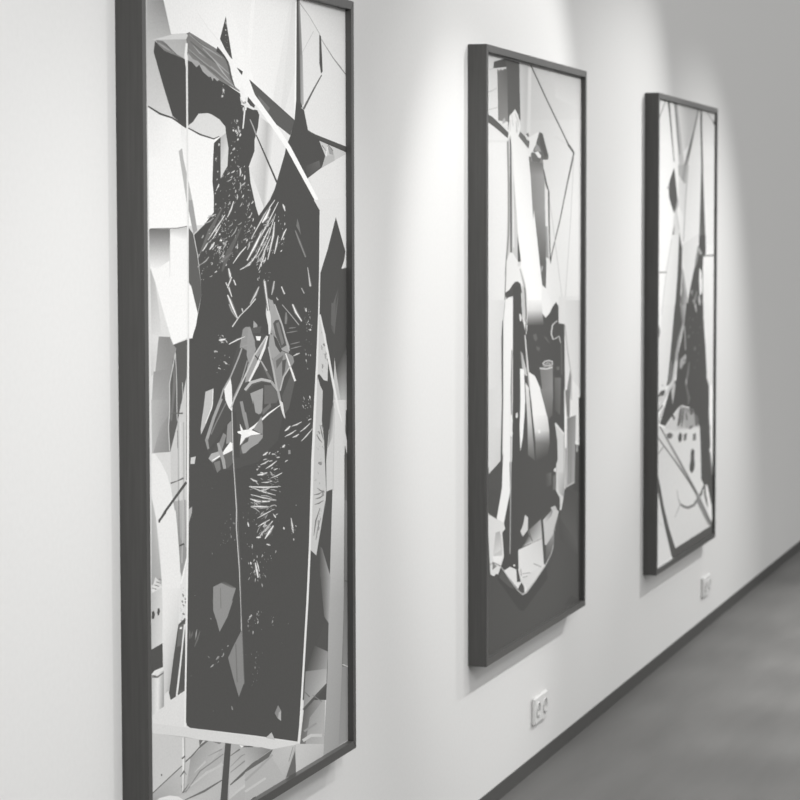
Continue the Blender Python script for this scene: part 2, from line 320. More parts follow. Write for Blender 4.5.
'6,2709,2341,2675,2341,2687,2018,2718,1831,2745|-29;83,141,118,84;1797,2593,1975,2622,1992,2593,1823,2545|84;588,590,594,600,604,602,599,597;1968,1962,2002,1929,'
'2047,1873,2082,1782,2071,1669,2020,1677,1966,1705,1927,1704|85;547,550,552,555,554,557,561,570,573,572,573,575,576,573,571,564,564,560,552,550;1944,1694,1971,16'
'57,2007,1631,1997,1548,2006,1591,1993,1503,2022,1411,2047,1193,2031,1111,2037,1154,1991,1069,1944,984,1913,927,1849,954,1819,978,1836,1174,1839,1190,1859,1306,1'
'889,1540,1902,1598|85;360;1994,1749,1994,1747,1995,1745,1998,1745,2001,1747,1998,1750|85;267;2060,1763,2057,1762,2056,1760,2057,1760,2062,1761,2063,1763|85;354;'
'1994,1720,1999,1717,2005,1714,2007,1714,2004,1718,1996,1721|85;353;2049,1730,2049,1727,2049,1724,2051,1724,2053,1727,2051,1730|85;261;2018,1822,2017,1820,2017,1'
'818,2018,1818,2021,1819,2020,1822|85;385;2026,1793,2027,1790,2029,1787,2030,1787,2032,1790,2028,1793|85;383;2031,1763,2033,1761,2036,1760,2037,1760,2037,1762,20'
'33,1763|85;485;2051,1818,2047,1816,2044,1814,2046,1813,2054,1815,2055,1818|86;158;2062,1768,2067,1760,2077,1753,2090,1753,2092,1762,2076,1769|87;362;2066,1768,2'
'074,1761,2082,1753,2085,1753,2085,1761,2072,1769|85;162;2047,1794,2045,1789,2047,1785,2055,1784,2063,1788,2058,1794|86;384;2050,1794,2050,1789,2050,1784,2053,17'
'84,2058,1789,2054,1794|85;189;1984,1829,1990,1818,1994,1808,2002,1807,2007,1818,1994,1829|86;519;1987,1829,1994,1818,1997,1807,1999,1807,2002,1818,1991,1829|85;'
'439;2027,1739,2028,1737,2032,1736,2035,1736,2035,1738,2030,1739|88;303;2060,1766,2060,1764,2060,1761,2062,1761,2066,1764,2063,1766|86;457;2041,1687,2044,1685,20'
'48,1682,2050,1682,2050,1685,2044,1687|85;266;1990,1884,1988,1882,1987,1880,1989,1880,1994,1881,1993,1884|85;281;2030,1831,2028,1829,2027,1828,2028,1828,2032,182'
'9,2032,1830|85;437;2014,1744,2013,1743,2016,1742,2019,1742,2020,1743,2017,1744|86;251;1996,1744,2002,1742,2009,1740,2010,1740,2006,1743,1998,1745|86;154;2011,18'
'33,2018,1827,2031,1822,2043,1823,2041,1831,2024,1836|87;348;2015,1834,2024,1828,2036,1823,2039,1823,2035,1830,2020,1835|87;179;2031,1788,2037,1778,2042,1767,205'
'0,1767,2055,1778,2042,1789|88;466;2034,1789,2042,1778,2045,1767,2047,1767,2050,1778,2038,1789|88;497;2028,1777,2027,1774,2025,1771,2027,1771,2032,1774,2031,1777'
'|86;341;1991,1888,1992,1885,1995,1882,1997,1881,2000,1885,1995,1888|85;340;2040,1803,2042,1801,2044,1799,2045,1799,2045,1801,2041,1803|87;160;1998,1746,1998,173'
'7,1999,1728,2009,1727,2018,1736,2010,1746|88;375;2001,1746,2003,1737,2002,1728,2005,1728,2013,1736,2006,1746|85;415;2015,1794,2014,1791,2012,1787,2014,1787,2019'
',1790,2018,1794|85;459;2060,1726,2060,1723,2060,1720,2062,1720,2067,1722,2064,1726|85;489;2043,1748,2048,1745,2054,1742,2056,1742,2055,1746,2046,1749|87;258;200'
'9,1834,2008,1833,2009,1832,2010,1831,2014,1833,2012,1834|87;395;2048,1798,2051,1795,2053,1791,2055,1791,2056,1795,2051,1799|86;384;2003,1714,2006,1711,2009,1708'
',2011,1708,2010,1711,2005,1714|86;182;1972,1327,1970,1320,1971,1312,1983,1310,1994,1318,1987,1327|87;470;1977,1327,1976,1319,1975,1312,1979,1311,1988,1318,1983,'
'1327|86;153;1984,1483,1995,1472,2005,1460,2014,1460,2014,1472,1995,1484|87;336;1988,1483,2000,1472,2008,1460,2011,1460,2009,1472,1992,1483|86;172;1999,1200,1992'
',1188,1986,1176,1998,1173,2018,1184,2015,1198|87;415;2004,1199,1999,1187,1991,1175,1994,1174,2012,1185,2010,1198|86;373;1917,1010,1920,1006,1925,1001,1928,1001,'
'1929,1005,1921,1010|86;441;1902,1081,1901,1080,1900,1078,1902,1077,1905,1079,1904,1081|86;291;1955,1238,1956,1234,1958,1230,1961,1230,1965,1234,1960,1238|86;340'
';1936,1205,1942,1202,1948,1198,1950,1198,1948,1202,1939,1206|86;334;1934,1285,1938,1280,1944,1275,1947,1275,1947,1280,1938,1285|86;159;1940,1460,1950,1453,1962,'
'1446,1971,1447,1967,1455,1950,1462|87;362;1943,1461,1954,1454,1965,1447,1968,1447,1963,1455,1947,1462|86;243;1958,1090,1959,1088,1962,1086,1965,1086,1966,1088,1'
'961,1091|86;172;1934,1076,1934,1066,1936,1056,1947,1054,1958,1064,1949,1075|87;412;1939,1076,1940,1066,1940,1056,1943,1055,1952,1064,1944,1075|86;413;1949,1128,'
'1953,1125,1958,1122,1960,1122,1960,1125,1953,1128|88;446;1976,1330,1982,1326,1987,1322,1988,1322,1986,1326,1978,1330|88;261;1936,1450,1935,1448,1938,1446,1941,1'
'446,1944,1448,1940,1450|86;407;1925,1462,1927,1460,1932,1458,1935,1458,1935,1461,1929,1462|86;324;1912,1257,1909,1253,1907,1249,1910,1249,1917,1252,1916,1256|86'
';362;1920,1392,1920,1391,1924,1389,1926,1389,1929,1391,1924,1393|86;236;1891,1254,1892,1252,1895,1251,1897,1251,1898,1253,1894,1254|86;231;2007,1384,2009,1382,2'
'014,1380,2016,1380,2016,1383,2010,1384|86;346;1936,1175,1932,1172,1929,1168,1931,1167,1940,1170,1940,1175|88;339;1932,1065,1932,1063,1936,1061,1939,1061,1941,10'
'63,1936,1066|86;158;1933,1052,1933,1043,1936,1033,1948,1031,1958,1040,1948,1051|87;346;1937,1051,1939,1042,1940,1033,1944,1032,1952,1041,1943,1051|86;352;1939,1'
'388,1939,1383,1939,1378,1942,1378,1947,1383,1943,1388|86;410;1957,1106,1955,1101,1954,1096,1956,1096,1963,1100,1961,1105|86;310;2006,1455,2009,1453,2016,1452,20'
'18,1453,2015,1455,2008,1456|86;390;1971,1119,1974,1114,1979,1108,1981,1108,1983,1113,1975,1119|86;234;1978,1340,1975,1338,1973,1337,1974,1336,1980,1337,1981,134'
'0|87;322;1932,1459,1931,1456,1931,1454,1933,1453,1936,1456,1934,1459|89;161;1940,1323,1957,1316,1979,1310,1990,1312,1977,1322,1950,1328|90;369;1943,1325,1963,13'
'18,1983,1310,1986,1311,1972,1320,1947,1326|86;255;1959,1396,1961,1394,1965,1392,1967,1392,1967,1394,1962,1396|86;303;2004,1448,2009,1443,2014,1439,2016,1439,201'
'5,1443,2007,1448|87;379;2015,1198,2018,1194,2021,1190,2022,1190,2023,1194,2017,1198|86;325;1999,1153,1999,1150,2001,1148,2002,1148,2004,1150,2001,1153|86;233;19'
'97,1393,1999,1390,2003,1386,2005,1385,2007,1389,2001,1393|88;189;1927,1216,1974,1197,2028,1188,2029,1190,1983,1201,1931,1217|89;189;1885,1190,1950,1186,2012,119'
'3,2009,1194,1944,1192,1883,1192|88;189;1902,1171,1964,1168,2021,1177,2018,1179,1957,1174,1901,1173|87;189;1893,1148,1954,1145,2011,1154,2008,1156,1947,1151,1891'
',1150|89;186;1920,1448,1952,1423,1993,1407,1997,1408,1966,1425,1926,1449|90;186;1966,1487,1983,1449,2011,1418,2016,1418,1999,1449,1972,1487|89;226;1960,1126,189'
'9,1079,1878,1016,1885,1015,1919,1076,1968,1124|90;266;1969,1083,1928,1046,1904,995,1912,994,1944,1043,1976,1082|-84;91,91,612,541;2174,1706,2341,1813,2330,1526,'
'2144,1539|85;515,518,524,526,524,521,523,519;2167,1768,2187,1705,2239,1593,2257,1531,2238,1576,2144,1582,2144,1539,2155,1659|-86;571,631,654,614;2144,1582,2324,'
'1571,2300,1328,2142,1341|-87;644,650,641,635;2152,1582,2299,1573,2294,1126,2128,1143|88;594,592,598,606,603,598;2087,1454,2153,1546,2142,1401,2132,1192,2051,118'
'9,2049,1325|-89;100,348,597,305;2110,1530,2159,1581,2143,1426,2071,1377|90;499,506,511,511,506,499;2157,1545,2144,1341,2134,1184,2145,1183,2154,1340,2168,1545|9'
'1;724,737,747,757,763,763,758,749,739,725;1966,1962,2058,1795,2130,1659,2207,1533,2262,1477,2270,1477,2231,1534,2161,1659,2088,1795,1984,1962|88;688;2298,1450,2'
'322,1412,2341,1374,2341,1317,2301,1377|-89;94,159,231,187;2309,1370,2341,1298,2341,1056,2293,1064|-90;641,641,382,431;2128,1156,2294,1140,2281,686,2082,714|-91;'
'431,387,368,405;2082,717,2283,689,2253,389,2056,422|-92;405,368,326,382;2058,425,2255,392,2332,43,1996,36|-91;229,315,198,198;2294,1127,2341,1120,2341,759,2290,'
'768|-93;191,198,330,240;2286,765,2341,756,2341,374,2259,401|-94;282,311,326,310;2253,389,2341,371,2332,50,2201,44|95;658;2256,394,2341,369,2341,369,2341,374,226'
'2,398|-91;86,192,391,109;1953,962,1989,949,2101,808,1960,827|-92;109,391,370,163;1966,826,2101,808,2073,608,2013,647|93;93;2012,617,2069,605,2060,482,1911,536|-'
'94;97,323,440,97;1884,540,2060,485,2040,352,1753,425|-95;234,439,518,322;1767,447,2045,412,2040,348,1737,289|96;108;2036,349,1877,321,1727,292,1751,280,1903,309'
',2052,342|97;164;1738,368,1813,327,1824,329,1742,369|97;238;1851,330,1977,277,1983,279,1857,331|16;85,86,89,90,90,90,89,88,86,85,85;1048,1941,1262,1909,1593,184'
'7,1642,1773,1554,1641,1442,1462,1207,1392,917,1386,726,1403,635,1526,815,1667|-17;388,342,176,344;1322,2041,1386,2039,1581,1823,1336,1917|18;354,355,359,367,367'
',365,362,360,358,355;1319,2052,1370,2039,1450,1981,1590,1839,1577,1814,1497,1829,1449,1868,1392,1913,1339,1928,1305,1985|19;106;1393,1943,1417,1955,1458,1957,14'
'86,1937,1551,1847,1489,1837,1420,1895|20;206;1425,1942,1458,1947,1523,1859,1494,1849|21;347;1351,1900,1392,1899,1416,1853,1481,1816,1398,1786,1334,1834|22;286,2'
'87,288,288,287,287,285,282,284;1581,1811,1631,1797,1644,1774,1622,1763,1546,1739,1462,1658,1405,1701,1366,1793,1497,1826|23;108;1497,1787,1547,1790,1529,1740,14'
'96,1719|24;151;1423,1790,1514,1809,1497,1787,1430,1756|17;280,281,282,285,286,285,283,281;1046,1931,1074,1940,1128,1939,1181,1879,1180,1808,1105,1806,1091,1845,'
'1012,1867|18;87;1011,1840,1095,1842,1110,1805,1025,1755,941,1706,919,1729|19;309;1103,1937,1139,1927,1192,1846,1113,1789,1086,1828|20;321;1066,1720,1098,1790,11'
'84,1827,1303,1894,1327,1879,1222,1800,1112,1723|23;93;1199,1807,1303,1857,1326,1834,1366,1771,1397,1707,1325,1728,1269,1731,1238,1777|24;174;1238,1799,1317,1754'
',1381,1714,1333,1722|17;348;1123,1673,1197,1680,1271,1686,1260,1598,1247,1586,1219,1583,1180,1594,1160,1645,1157,1627|23;146;1284,1697,1380,1691,1461,1641,1428,'
'1616,1299,1619,1283,1619|24;123;1495,1639,1630,1746,1664,1709,1577,1584,1527,1564|25;470,472,476,480,480,475,471,469;1076,1686,1144,1711,1254,1716,1361,1703,136'
'8,1713,1252,1728,1126,1722,1054,1694|26;374,378,381,383,384,382,378,375;1352,1705,1432,1664,1478,1588,1517,1547,1536,1548,1503,1588,1459,1666,1377,1710|27;118,1'
'19,120,121,121,120,119,118;1077,1680,1161,1705,1269,1711,1363,1699,1366,1702,1268,1715,1155,1709,1069,1683|26;760;1322,1895,1273,1849,1193,1787,1103,1724,1121,1'
'720,1220,1781,1300,1845,1333,1894|27;556;1070,1741,1183,1822,1325,1894,1313,1897,1168,1826,1062,1743|28;419;1171,1821,1248,1792,1310,1752,1323,1755,1260,1794,11'
'81,1825|29;84;1168,1823,1214,1804,1224,1807,1178,1826|27;807;1535,1813,1586,1753,1644,1692,1667,1693,1607,1754,1546,1814|22;708;1312,2007,1314,1973,1335,1934,13'
'39,1901,1358,1900,1370,1933,1365,1973,1347,2007|23;469,476,483,483,476,470;1403,2021,1492,1934,1577,1822,1592,1823,1507,1935,1417,2022|28;446,451,456,456,451,44'
'6;1328,1850,1378,1758,1428,1665,1447,1665,1401,1758,1341,1851|28;514;1477,1662,1519,1716,1603,1757,1591,1761,1506,1719,1463,1664|28;837;1190,1899,1251,1896,1236'
',1879,1202,1882|20;362;1166,1962,1209,1944,1206,1930,1174,1912,1162,1927|21;106;1139,1933,1256,1937,1240,1910,1162,1913|19;785;908,1748,922,1707,926,1626,923,16'
'14,885,1633,852,1664,838,1712|20;351;1027,1859,988,1823,901,1752,823,1708,756,1635,771,1633,838,1705,915,1749,1004,1820,1042,1857|28;276;1088,1807,1018,1729,927'
',1664,939,1662,1031,1727,1101,1805|30;524;1173,1831,1048,1739,941,1664,903,1630,917,1627,955,1661,1062,1736,1187,1828|28;316;1014,1859,1105,1866,1101,1871,1010,'
'1864|21;336;793,1675,713,1606,640,1530,669,1524,742,1601,823,1669|22;200;853,1655,750,1587,692,1544,703,1541,761,1584,865,1652|22;273;634,1527,662,1532,679,1490'
',662,1486|23;478;644,1709,722,1716,711,1640,699,1632,649,1588,596,1549,592,1569,607,1612,622,1643|24;738;718,1716,709,1656,701,1643,638,1589,646,1588,710,1641,7'
'19,1655,727,1716|24;77;895,1584,799,1538,669,1484,695,1474,827,1529,924,1576|25;238;827,1538,859,1527,819,1480,765,1460,783,1504|26;278;872,1567,914,1580,918,14'
'93,856,1493|27;844;808,1458,856,1479,900,1497,930,1488,932,1466,848,1462|28;404;670,1452,699,1468,797,1471,814,1453,710,1433|29;826;713,1439,816,1451,936,1463,9'
'29,1469,807,1458,707,1443|30;343;759,1504,777,1465,804,1436,824,1398,855,1397,841,1437,817,1466,779,1504|31;197;724,1432,789,1434,796,1399,759,1389|31;131;826,1'
'452,929,1462,936,1416,869,1395|-17;98,282,307,121;1004,1437,1028,1495,1233,1507,1154,1458|18;328;1020,1466,1081,1499,1093,1509,1265,1498,1261,1485,1209,1467,112'
'3,1455,1069,1440,1035,1440|19;102;1020,1474,1066,1495,1105,1500,1097,1484,1050,1477|19;877,886,897,887,882;963,1532,1107,1532,1243,1502,1090,1507,1018,1517|20;8'
'21;1005,1475,1021,1515,1006,1562,1039,1535,1082,1518,1125,1505,1066,1500|27;831,835,842,849,849,841,834,829;1088,1516,1179,1535,1335,1575,1496,1607,1492,1609,13'
'25,1581,1163,1543,1068,1527|31;280;1007,1648,1036,1591,1078,1531,1111,1531,1069,1592,1039,1648|32;281;1053,1602,1077,1531,1110,1531,1075,1602|28;715;1461,1626,1'
'502,1612,1530,1543,1497,1567|28;176;1259,1597,1355,1621,1363,1604,1266,1577|28;285;1210,1553,1250,1575,1265,1532,1262,1499,1155,1527|32;76;926,1614,962,1611,983'
',1520,1004,1426,951,1431|76;524,532,538,543,546,554,562,567,576,577,567,563,555,546,544,539,532,525;915,1613,924,1444,943,1324,957,1224,954,1155,984,988,1001,82'
'1,1004,725,1022,522,1031,520,1014,723,1011,820,994,987,965,1154,968,1223,955,1323,934,1443,926,1613|77;144,146,150,153,156,156,153,150,147,144;931,1443,965,1243'
',993,990,1013,724,1032,520,1041,518,1022,722,1002,989,973,1242,940,1443|-78;194,181,294,249;708,953,952,916,873,840,706,864|79;271,273,274,277,277,277,277,277,2'
'75,273,272;709,953,809,958,861,947,949,915,904,868,919,873,858,816,772,769,741,818,707,860,705,903|-80;123,88,150,233;780,961,831,958,952,915,905,922|81;196;780'
',939,784,859,793,858,788,938|-78;184,219,304,256;1007,738,1011,738,1031,526,864,653|79;249,251,254,254,251,248,249;1007,738,1017,639,1034,526,975,478,913,568,86'
'1,653,915,688|80;179;940,695,952,540,963,538,951,693|16;549;492,1471,540,1471,529,1444,486,1447|47;372;467,1279,500,1285,498,1263,465,1225|16;152;492,813,480,80'
'2,471,790,475,789,495,798,496,812|16;153;533,812,524,795,518,777,523,776,540,792,538,811|17;153;568,804,538,779,511,753,516,751,554,775,573,803|17;152;464,822,4'
'59,806,457,790,462,789,475,803,469,821|18;379;538,814,526,800,524,784,527,784,536,798,541,813|76;272;1425,364,1461,334,1460,291,1416,311,1385,338|77;445;1433,33'
'1,1461,334,1460,291,1424,309|78;546;1346,265,1385,227,1276,256|98;715,728,737,747,755,767,780,786,796,817,823,824,818,797,787,781,769,756,749,738,729,716;1975,2'
'406,1965,2153,1951,1982,1921,1760,1893,1599,1853,1344,1830,1089,1814,958,1783,752,1696,294,1666,158,1690,153,1720,289,1809,748,1840,954,1859,1086,1887,1341,1924'
',1596,1947,1758,1970,1981,1982,2153,1996,2406|76;642,652,677,692,712,737,762,783,797,806,807,798,784,763,738,714,693,678,653,643;471,2950,472,2803,471,2433,469,'
'2211,465,1913,455,1540,444,1166,426,829,412,605,406,466,420,463,428,602,443,826,462,1163,474,1538,483,1912,484,2211,487,2434,490,2804,491,2952|77;545,572,572,54'
'5;484,2415,476,1913,481,1912,489,2415|77;160,167,167,160;456,1895,443,1391,448,1390,461,1895|29;197;949,2435,913,2403,882,2373,891,2372,936,2400,960,2434|30;766'
';952,2435,920,2402,885,2373,889,2372,929,2401,957,2434|30;196;856,2382,760,2335,677,2285,685,2283,780,2330,866,2380|31;760;859,2382,766,2333,679,2284,682,2284,7'
'74,2331,863,2381|32;196;812,2344,761,2316,723,2288,730,2287,778,2312,821,2342|33;762;815,2343,766,2314,725,2288,728,2287,773,2313,818,2342|16;195;673,2276,645,2'
'261,620,2244,628,2242,665,2257,683,2274|17;757;676,2275,651,2260,622,2243,625,2242,659,2258,680,2274|16;196;739,2277,711,2265,688,2249,700,2246,740,2258,756,227'
'4|17;762;744,2276,720,2263,692,2248,697,2247,732,2260,751,2275|16;198;778,2252,794,2255,782,2247,798,2243,830,2261,773,2260|17;768;777,2254,804,2257,787,2246,79'
'3,2245,820,2260,775,2257|16;202;1082,2258,1008,2233,939,2193,947,2191,1028,2228,1092,2255|17;785;1085,2258,1015,2231,941,2193,944,2192,1022,2229,1089,2256|16;20'
'4;1190,2253,1129,2232,1104,2209,1114,2207,1152,2227,1200,2249|17;794;1193,2252,1136,2231,1107,2208,1111,2208,1145,2228,1197,2250|18;205;1188,2225,1114,2190,1014'
',2169,1020,2165,1134,2182,1201,2222|19;794;1192,2224,1120,2187,1016,2167,1018,2166,1128,2184,1197,2223|16;202;885,2173,891,2150,911,2124,927,2124,927,2152,905,2'
'174|17;783;891,2173,902,2151,916,2124,922,2124,917,2151,899,2174|16;203;858,2119,883,2096,923,2062,934,2063,910,2100,871,2121|17;786;862,2119,892,2097,926,2062,'
'931,2063,902,2098,867,2120|18;204;872,2070,901,2039,954,2007,969,2009,934,2044,891,2073|19;792;878,2071,911,2040,959,2007,965,2008,925,2042,885,2072|34;198;798,'
'2279,820,2275,834,2288,812,2291|35;767;802,2282,824,2279,830,2284,808,2287|18;202;917,2142,872,2100,891,2097,936,2139|19;785;923,2141,878,2099,885,2098,931,2140'
'|16;204;939,2128,961,2106,981,2108,959,2130|17;788;945,2129,967,2107,975,2107,953,2129|20;205;886,2052,922,2016,975,1976,998,1979,958,2020,920,2056|21;795;896,2'
'053,932,2017,982,1977,991,1978,947,2019,910,2055|22;141;889,2034,919,2003,971,1978,981,1980,945,2007,908,2036|23;391;895,2035,927,2004,974,1979,978,1980,937,200'
'5,902,2036|24;196;1183,2052,1115,2023,1008,1988,922,1948,939,1943,1020,1984,1128,2019,1200,2047|25;724;1189,2050,1119,2022,1012,1987,928,1947,934,1945,1016,1985'
',1124,2020,1195,2048|26;190;1027,2014,1037,2001,1058,2002,1047,2016|27;688;1033,2015,1044,2001,1051,2002,1041,2015|16;582;807,2207,805,2206,804,2205,805,2205,80'
'8,2205,809,2207|16;706;975,2393,971,2393,966,2392,967,2391,972,2391,976,2393|16;378;1148,2301,1148,2300,1148,2298,1149,2298,1152,2300,1150,2302|16;175;923,2254,'
'904,2251,883,2248,885,2246,908,2246,928,2251|17;498;925,2253,905,2250,884,2247,884,2246,907,2247,926,2252|35;170;590,2193,578,2188,567,2183,573,2181,591,2184,59'
'9,2191|36;483;593,2192,581,2187,569,2182,571,2182,587,2185,596,2191|16;436;962,2365,958,2364,954,2364,954,2363,959,2363,963,2364|32;655;759,2378,756,2376,753,23'
'75,754,2374,759,2376,760,2378|16;169;629,2304,619,2298,613,2292,621,2290,637,2295,640,2302|17;481;632,2303,624,2297,616,2291,618,2291,632,2296,637,2303|31;565;9'
'13,2399,908,2397,902,2395,903,2394,911,2396,915,2399|16;435;1093,2276,1088,2275,1084,2273,1084,2272,1091,2274,1095,2276|18;703;941,2222,939,2222,937,2221,938,22'
'20,942,2220,943,2221|16;165;1038,2354,1018,2349,997,2344,1000,2342,1026,2345,1044,2352|17;444;1040,2353,1020,2348,998,2343,999,2343,1024,2346,1042,2352|34;519;8'
'00,2343,797,2342,796,2342,796,2341,799,2341,800,2342|32;184;698,2373,687,2371,676,2368,678,2366,692,2367,703,2371|33;557;700,2372,688,2370,676,2367,677,2367,691'
',2368,701,2371|18;207;989,2260,987,2254,987,2249,994,2248,1002,2254,999,2260|19;668;992,2260,991,2254,989,2249,991,2248,998,2254,996,2260|16;671;855,2393,851,23'
'91,848,2389,849,2388,856,2390,857,2393|18;436;990,2241,984,2239,978,2237,979,2237,986,2238,991,2241|34;592;758,2294,754,2293,750,2292,751,2291,756,2292,759,2294'
'|35;181;593,2233,584,2230,577,2226,580,2224,594,2226,600,2231|36;543;596,2232,587,2229,578,2225,579,2225,591,2227,598,2231|16;571;1071,2308,1068,2308,1065,2307,'
'1065,2307,1069,2307,1072,2308|16;677;792,2177,790,2176,790,2175,791,2175,794,2176,794,2177|32;457;741,2376,740,2374,738,2373,739,2372,743,2374,743,2376|17;376;7'
'98,2182,796,2179,794,2177,795,2176,801,2179,801,2182|16;426;899,2330,897,2328,894,2326,895,2326,900,2328,901,2330|19;177;975,2262,971,2257,970,2252,977,2251,987'
',2256,986,2261|20;506;978,2262,975,2257,972,2252,974,2251,983,2256,982,2262|16;405;717,2201,711,2199,705,2197,706,2197,714,2197,719,2200|30;597;763,2422,761,242'
'0,759,2419,760,2418,764,2420,765,2422|35;621;836,2276,832,2274,829,2272,830,2272,837,2273,839,2275|16;669;1014,2324,1012,2323,1011,2322,1012,2322,1016,2322,1016'
',2323|34;620;766,2307,762,2304,759,2301,760,2301,767,2303,769,2306|37;571;598,2194,595,2193,592,2191,593,2191,599,2191,601,2193|16;350;1129,2293,1128,2290,1127,'
'2288,1129,2287,1133,2290,1131,2293|16;409;1106,2398,1104,2397,1105,2396,1106,2395,1109,2397,1108,2398|34;368;737,2289,734,2289,730,2289,730,2288,734,2288,738,22'
'89|16;319;674,2185,671,2183,667,2181,668,2180,674,2182,676,2184|16;552;631,2170,626,2170,622,2169,622,2168,628,2168,632,2170|29;332;865,2418,862,2417,859,2416,8'
'60,2415,865,2416,867,2417|16;210;900,2237,895,2233,894,2228,901,2227,911,2231,910,2237|17;688;903,2237,899,2233,896,2228,898,2227,907,2232,907,2237|18;172;927,2'
'255,914,2248,901,2241,906,2239,928,2244,936,2253|19;482;930,2254,917,2247,903,2240,904,2239,924,2245,933,2254|16;344;1105,2392,1103,2392,1101,2391,1102,2390,110'
'6,2391,1107,2392|16;557;1109,2318,1103,2316,1098,2314,1099,2313,1107,2315,1111,2318|16;421;1097,2385,1094,2383,1093,2381,1094,2380,1099,2382,1100,2385|16;626;61'
'6,2138,613,2137,612,2136,613,2135,617,2136,618,2137|32;309;783,2377,780,2376,777,2374,778,2374,783,2375,785,2377|16;321;750,2161,748,2160,746,2158,747,2158,750,'
'2159,751,2161|16;682;1123,2329,1118,2326,1114,2324,1116,2324,1123,2325,1125,2328|34;497;789,2298,784,2296,779,2294,779,2294,786,2296,790,2298|16;539;662,2206,66'
'0,2206,659,2205,660,2204,664,2204,664,2205|31;544;868,2322,865,2320,864,2318,865,2318,870,2319,870,2322|16;703;851,2196,847,2195,845,2193,845,2193,851,2193,853,'
'2195|17;202;770,2168,757,2165,745,2161,748,2159,766,2160,777,2165|18;647;772,2167,759,2164,746,2160,747,2160,763,2161,775,2166|16;384;1045,2281,1040,2279,1034,2'
'277,1035,2277,1042,2278,1046,2281|16;188;1147,2344,1140,2340,1137,2335,1143,2334,1156,2338,1158,2343|17;562;1150,2344,1144,2340,1139,2335,1141,2334,1152,2338,11'
'54,2344|16;667;651,2217,648,2216,646,2215,647,2215,651,2216,652,2217|16;460;634,2137,632,2135,631,2133,633,2133,637,2134,637,2136|16;433;1145,2383,1141,2380,113'
'7,2377,1139,2377,1146,2379,1148,2383|16;458;1113,2401,1111,2400,1111,2399,1112,2399,1115,2399,1115,2400|17;164;719,2199,713,2195,712,2189,720,2188,732,2193,731,'
'2199|18;447;722,2199,718,2194,715,2189,717,2188,727,2193,727,2199|31;426;916,2387,912,2385,908,2384,909,2383,914,2385,917,2387|16;716;1079,2341,1074,2339,1070,2'
'337,1072,2337,1079,2338,1082,2341|18;553;708,2279,707,2278,708,2277,710,2276,712,2278,710,2279|16;507;938,2354,936,2354,937,2353,938,2352,942,2353,941,2354|16;5'
'51;991,2305,988,2305,988,2304,990,2303,993,2304,993,2305|16;424;938,2305,934,2304,931,2302,931,2302,936,2303,939,2304|18;213;720,2270,716,2266,713,2262,718,2261'
',727,2264,727,2269|19;718;722,2270,718,2266,714,2261,716,2261,724,2265,725,2270|16;370;978,2304,971,2302,965,2300,966,2300,975,2301,980,2303|30;336;766,2406,764'
',2404,762,2403,763,2403,767,2404,768,2406|16;681;785,2191,779,2189,773,2188,773,2188,781,2188,786,2190|16;504;833,2238,830,2236,828,2233,829,2233,834,2235,835,2'
'238|35;675;617,2161,614,2158,610,2156,611,2155,617,2157,619,2160|16;445;1011,2305,1009,2305,1008,2304,1008,2304,1011,2304,1012,2305|16;335;999,2278,994,2276,990'
',2274,991,2274,998,2275,1002,2277|32;442;865,2345,862,2342,860,2339,861,2339,868,2341,868,2345|32;563;727,2374,724,2372,720,2370,721,2370,727,2371,729,2374|16;4'
'01;1086,2302,1083,2300,1080,2297,1081,2297,1086,2299,1088,2302|37;565;589,2225,586,2223,584,2220,585,2220,590,2222,591,2225|16;486;903,2210,900,2210,897,2209,89'
'8,2208,902,2208,904,2209|17;172;1131,2379,1118,2375,1105,2371,1107,2369,1126,2372,1137,2378|18;480;1133,2379,1120,2374,1106,2371,1106,2370,1124,2373,1135,2378|1'
'6;478;1045,2276,1040,2275,1035,2274,1036,2274,1042,2274,1046,2275|32;662;794,2360,793,2359,793,2358,794,2358,797,2358,796,2359|18;510;656,2259,651,2256,647,2254'
',648,2253,655,2255,658,2258|16;177;723,2150,709,2147,693,2145,695,2143,713,2144,727,2148|17;514;724,2149,710,2147,694,2144,694,2144,712,2145,726,2149|18;163;782'
',2245,775,2243,772,2239,778,2237,789,2239,791,2243|19;438;785,2244,779,2242,774,2238,776,2238,785,2240,788,2244|29;464;1109,2423,1106,2421,1102,2418,1103,2418,1'
'109,2420,1111,2423|34;509;731,2338,729,2338,727,2337,727,2336,731,2336,733,2337|18;392;947,2229,939,2229,931,2228,931,2228,940,2227,948,2229|16;634;783,2266,778'
',2265,774,2264,774,2264,780,2264,784,2265|16;220;1179,2336,1174,2332,1176,2327,1186,2326,1196,2331,1192,2336|17;741;1183,2336,1180,2332,1179,2326,1182,2326,1190'
',2331,1188,2336|16;626;1168,2300,1164,2298,1162,2296,1163,2295,1169,2297,1171,2300|17;451;786,2267,783,2266,783,2265,784,2264,789,2265,789,2266|29;635;1060,2426'
',1056,2424,1053,2422,1054,2422,1060,2423,1062,2425|18;314;756,2264,752,2263,747,2262,747,2261,753,2262,757,2263|18;314;632,2257,625,2256,619,2255,619,2254,627,2'
'254,633,2256|16;207;1167,2370,1161,2364,1158,2358,1166,2356,1179,2363,1179,2370|17;668;1170,2370,1166,2364,1161,2357,1163,2357,1174,2363,1175,2370|32;411;716,23'
'07,714,2305,714,2303,715,2303,719,2305,718,2307|16;355;648,2289,649,2286,651,2284,652,2284,652,2287,649,2289|17;200;1148,2394,1144,2388,1142,2383,1149,2382,1159'
',2388,1157,2394|18;631;1151,2394,1148,2388,1144,2382,1146,2382,1155,2388,1154,2394|29;386;1167,2435,1164,2432,1161,2429,1163,2429,1170,2431,1170,2435|18;694;818'
',2252,811,2250,806,2248,807,2248,816,2249,820,2252|16;187;1090,2292,1071,2288,1051,2284,1053,2282,1078,2283,1096,2289|17;556;1092,2291,1073,2287,1052,2283,1052,'
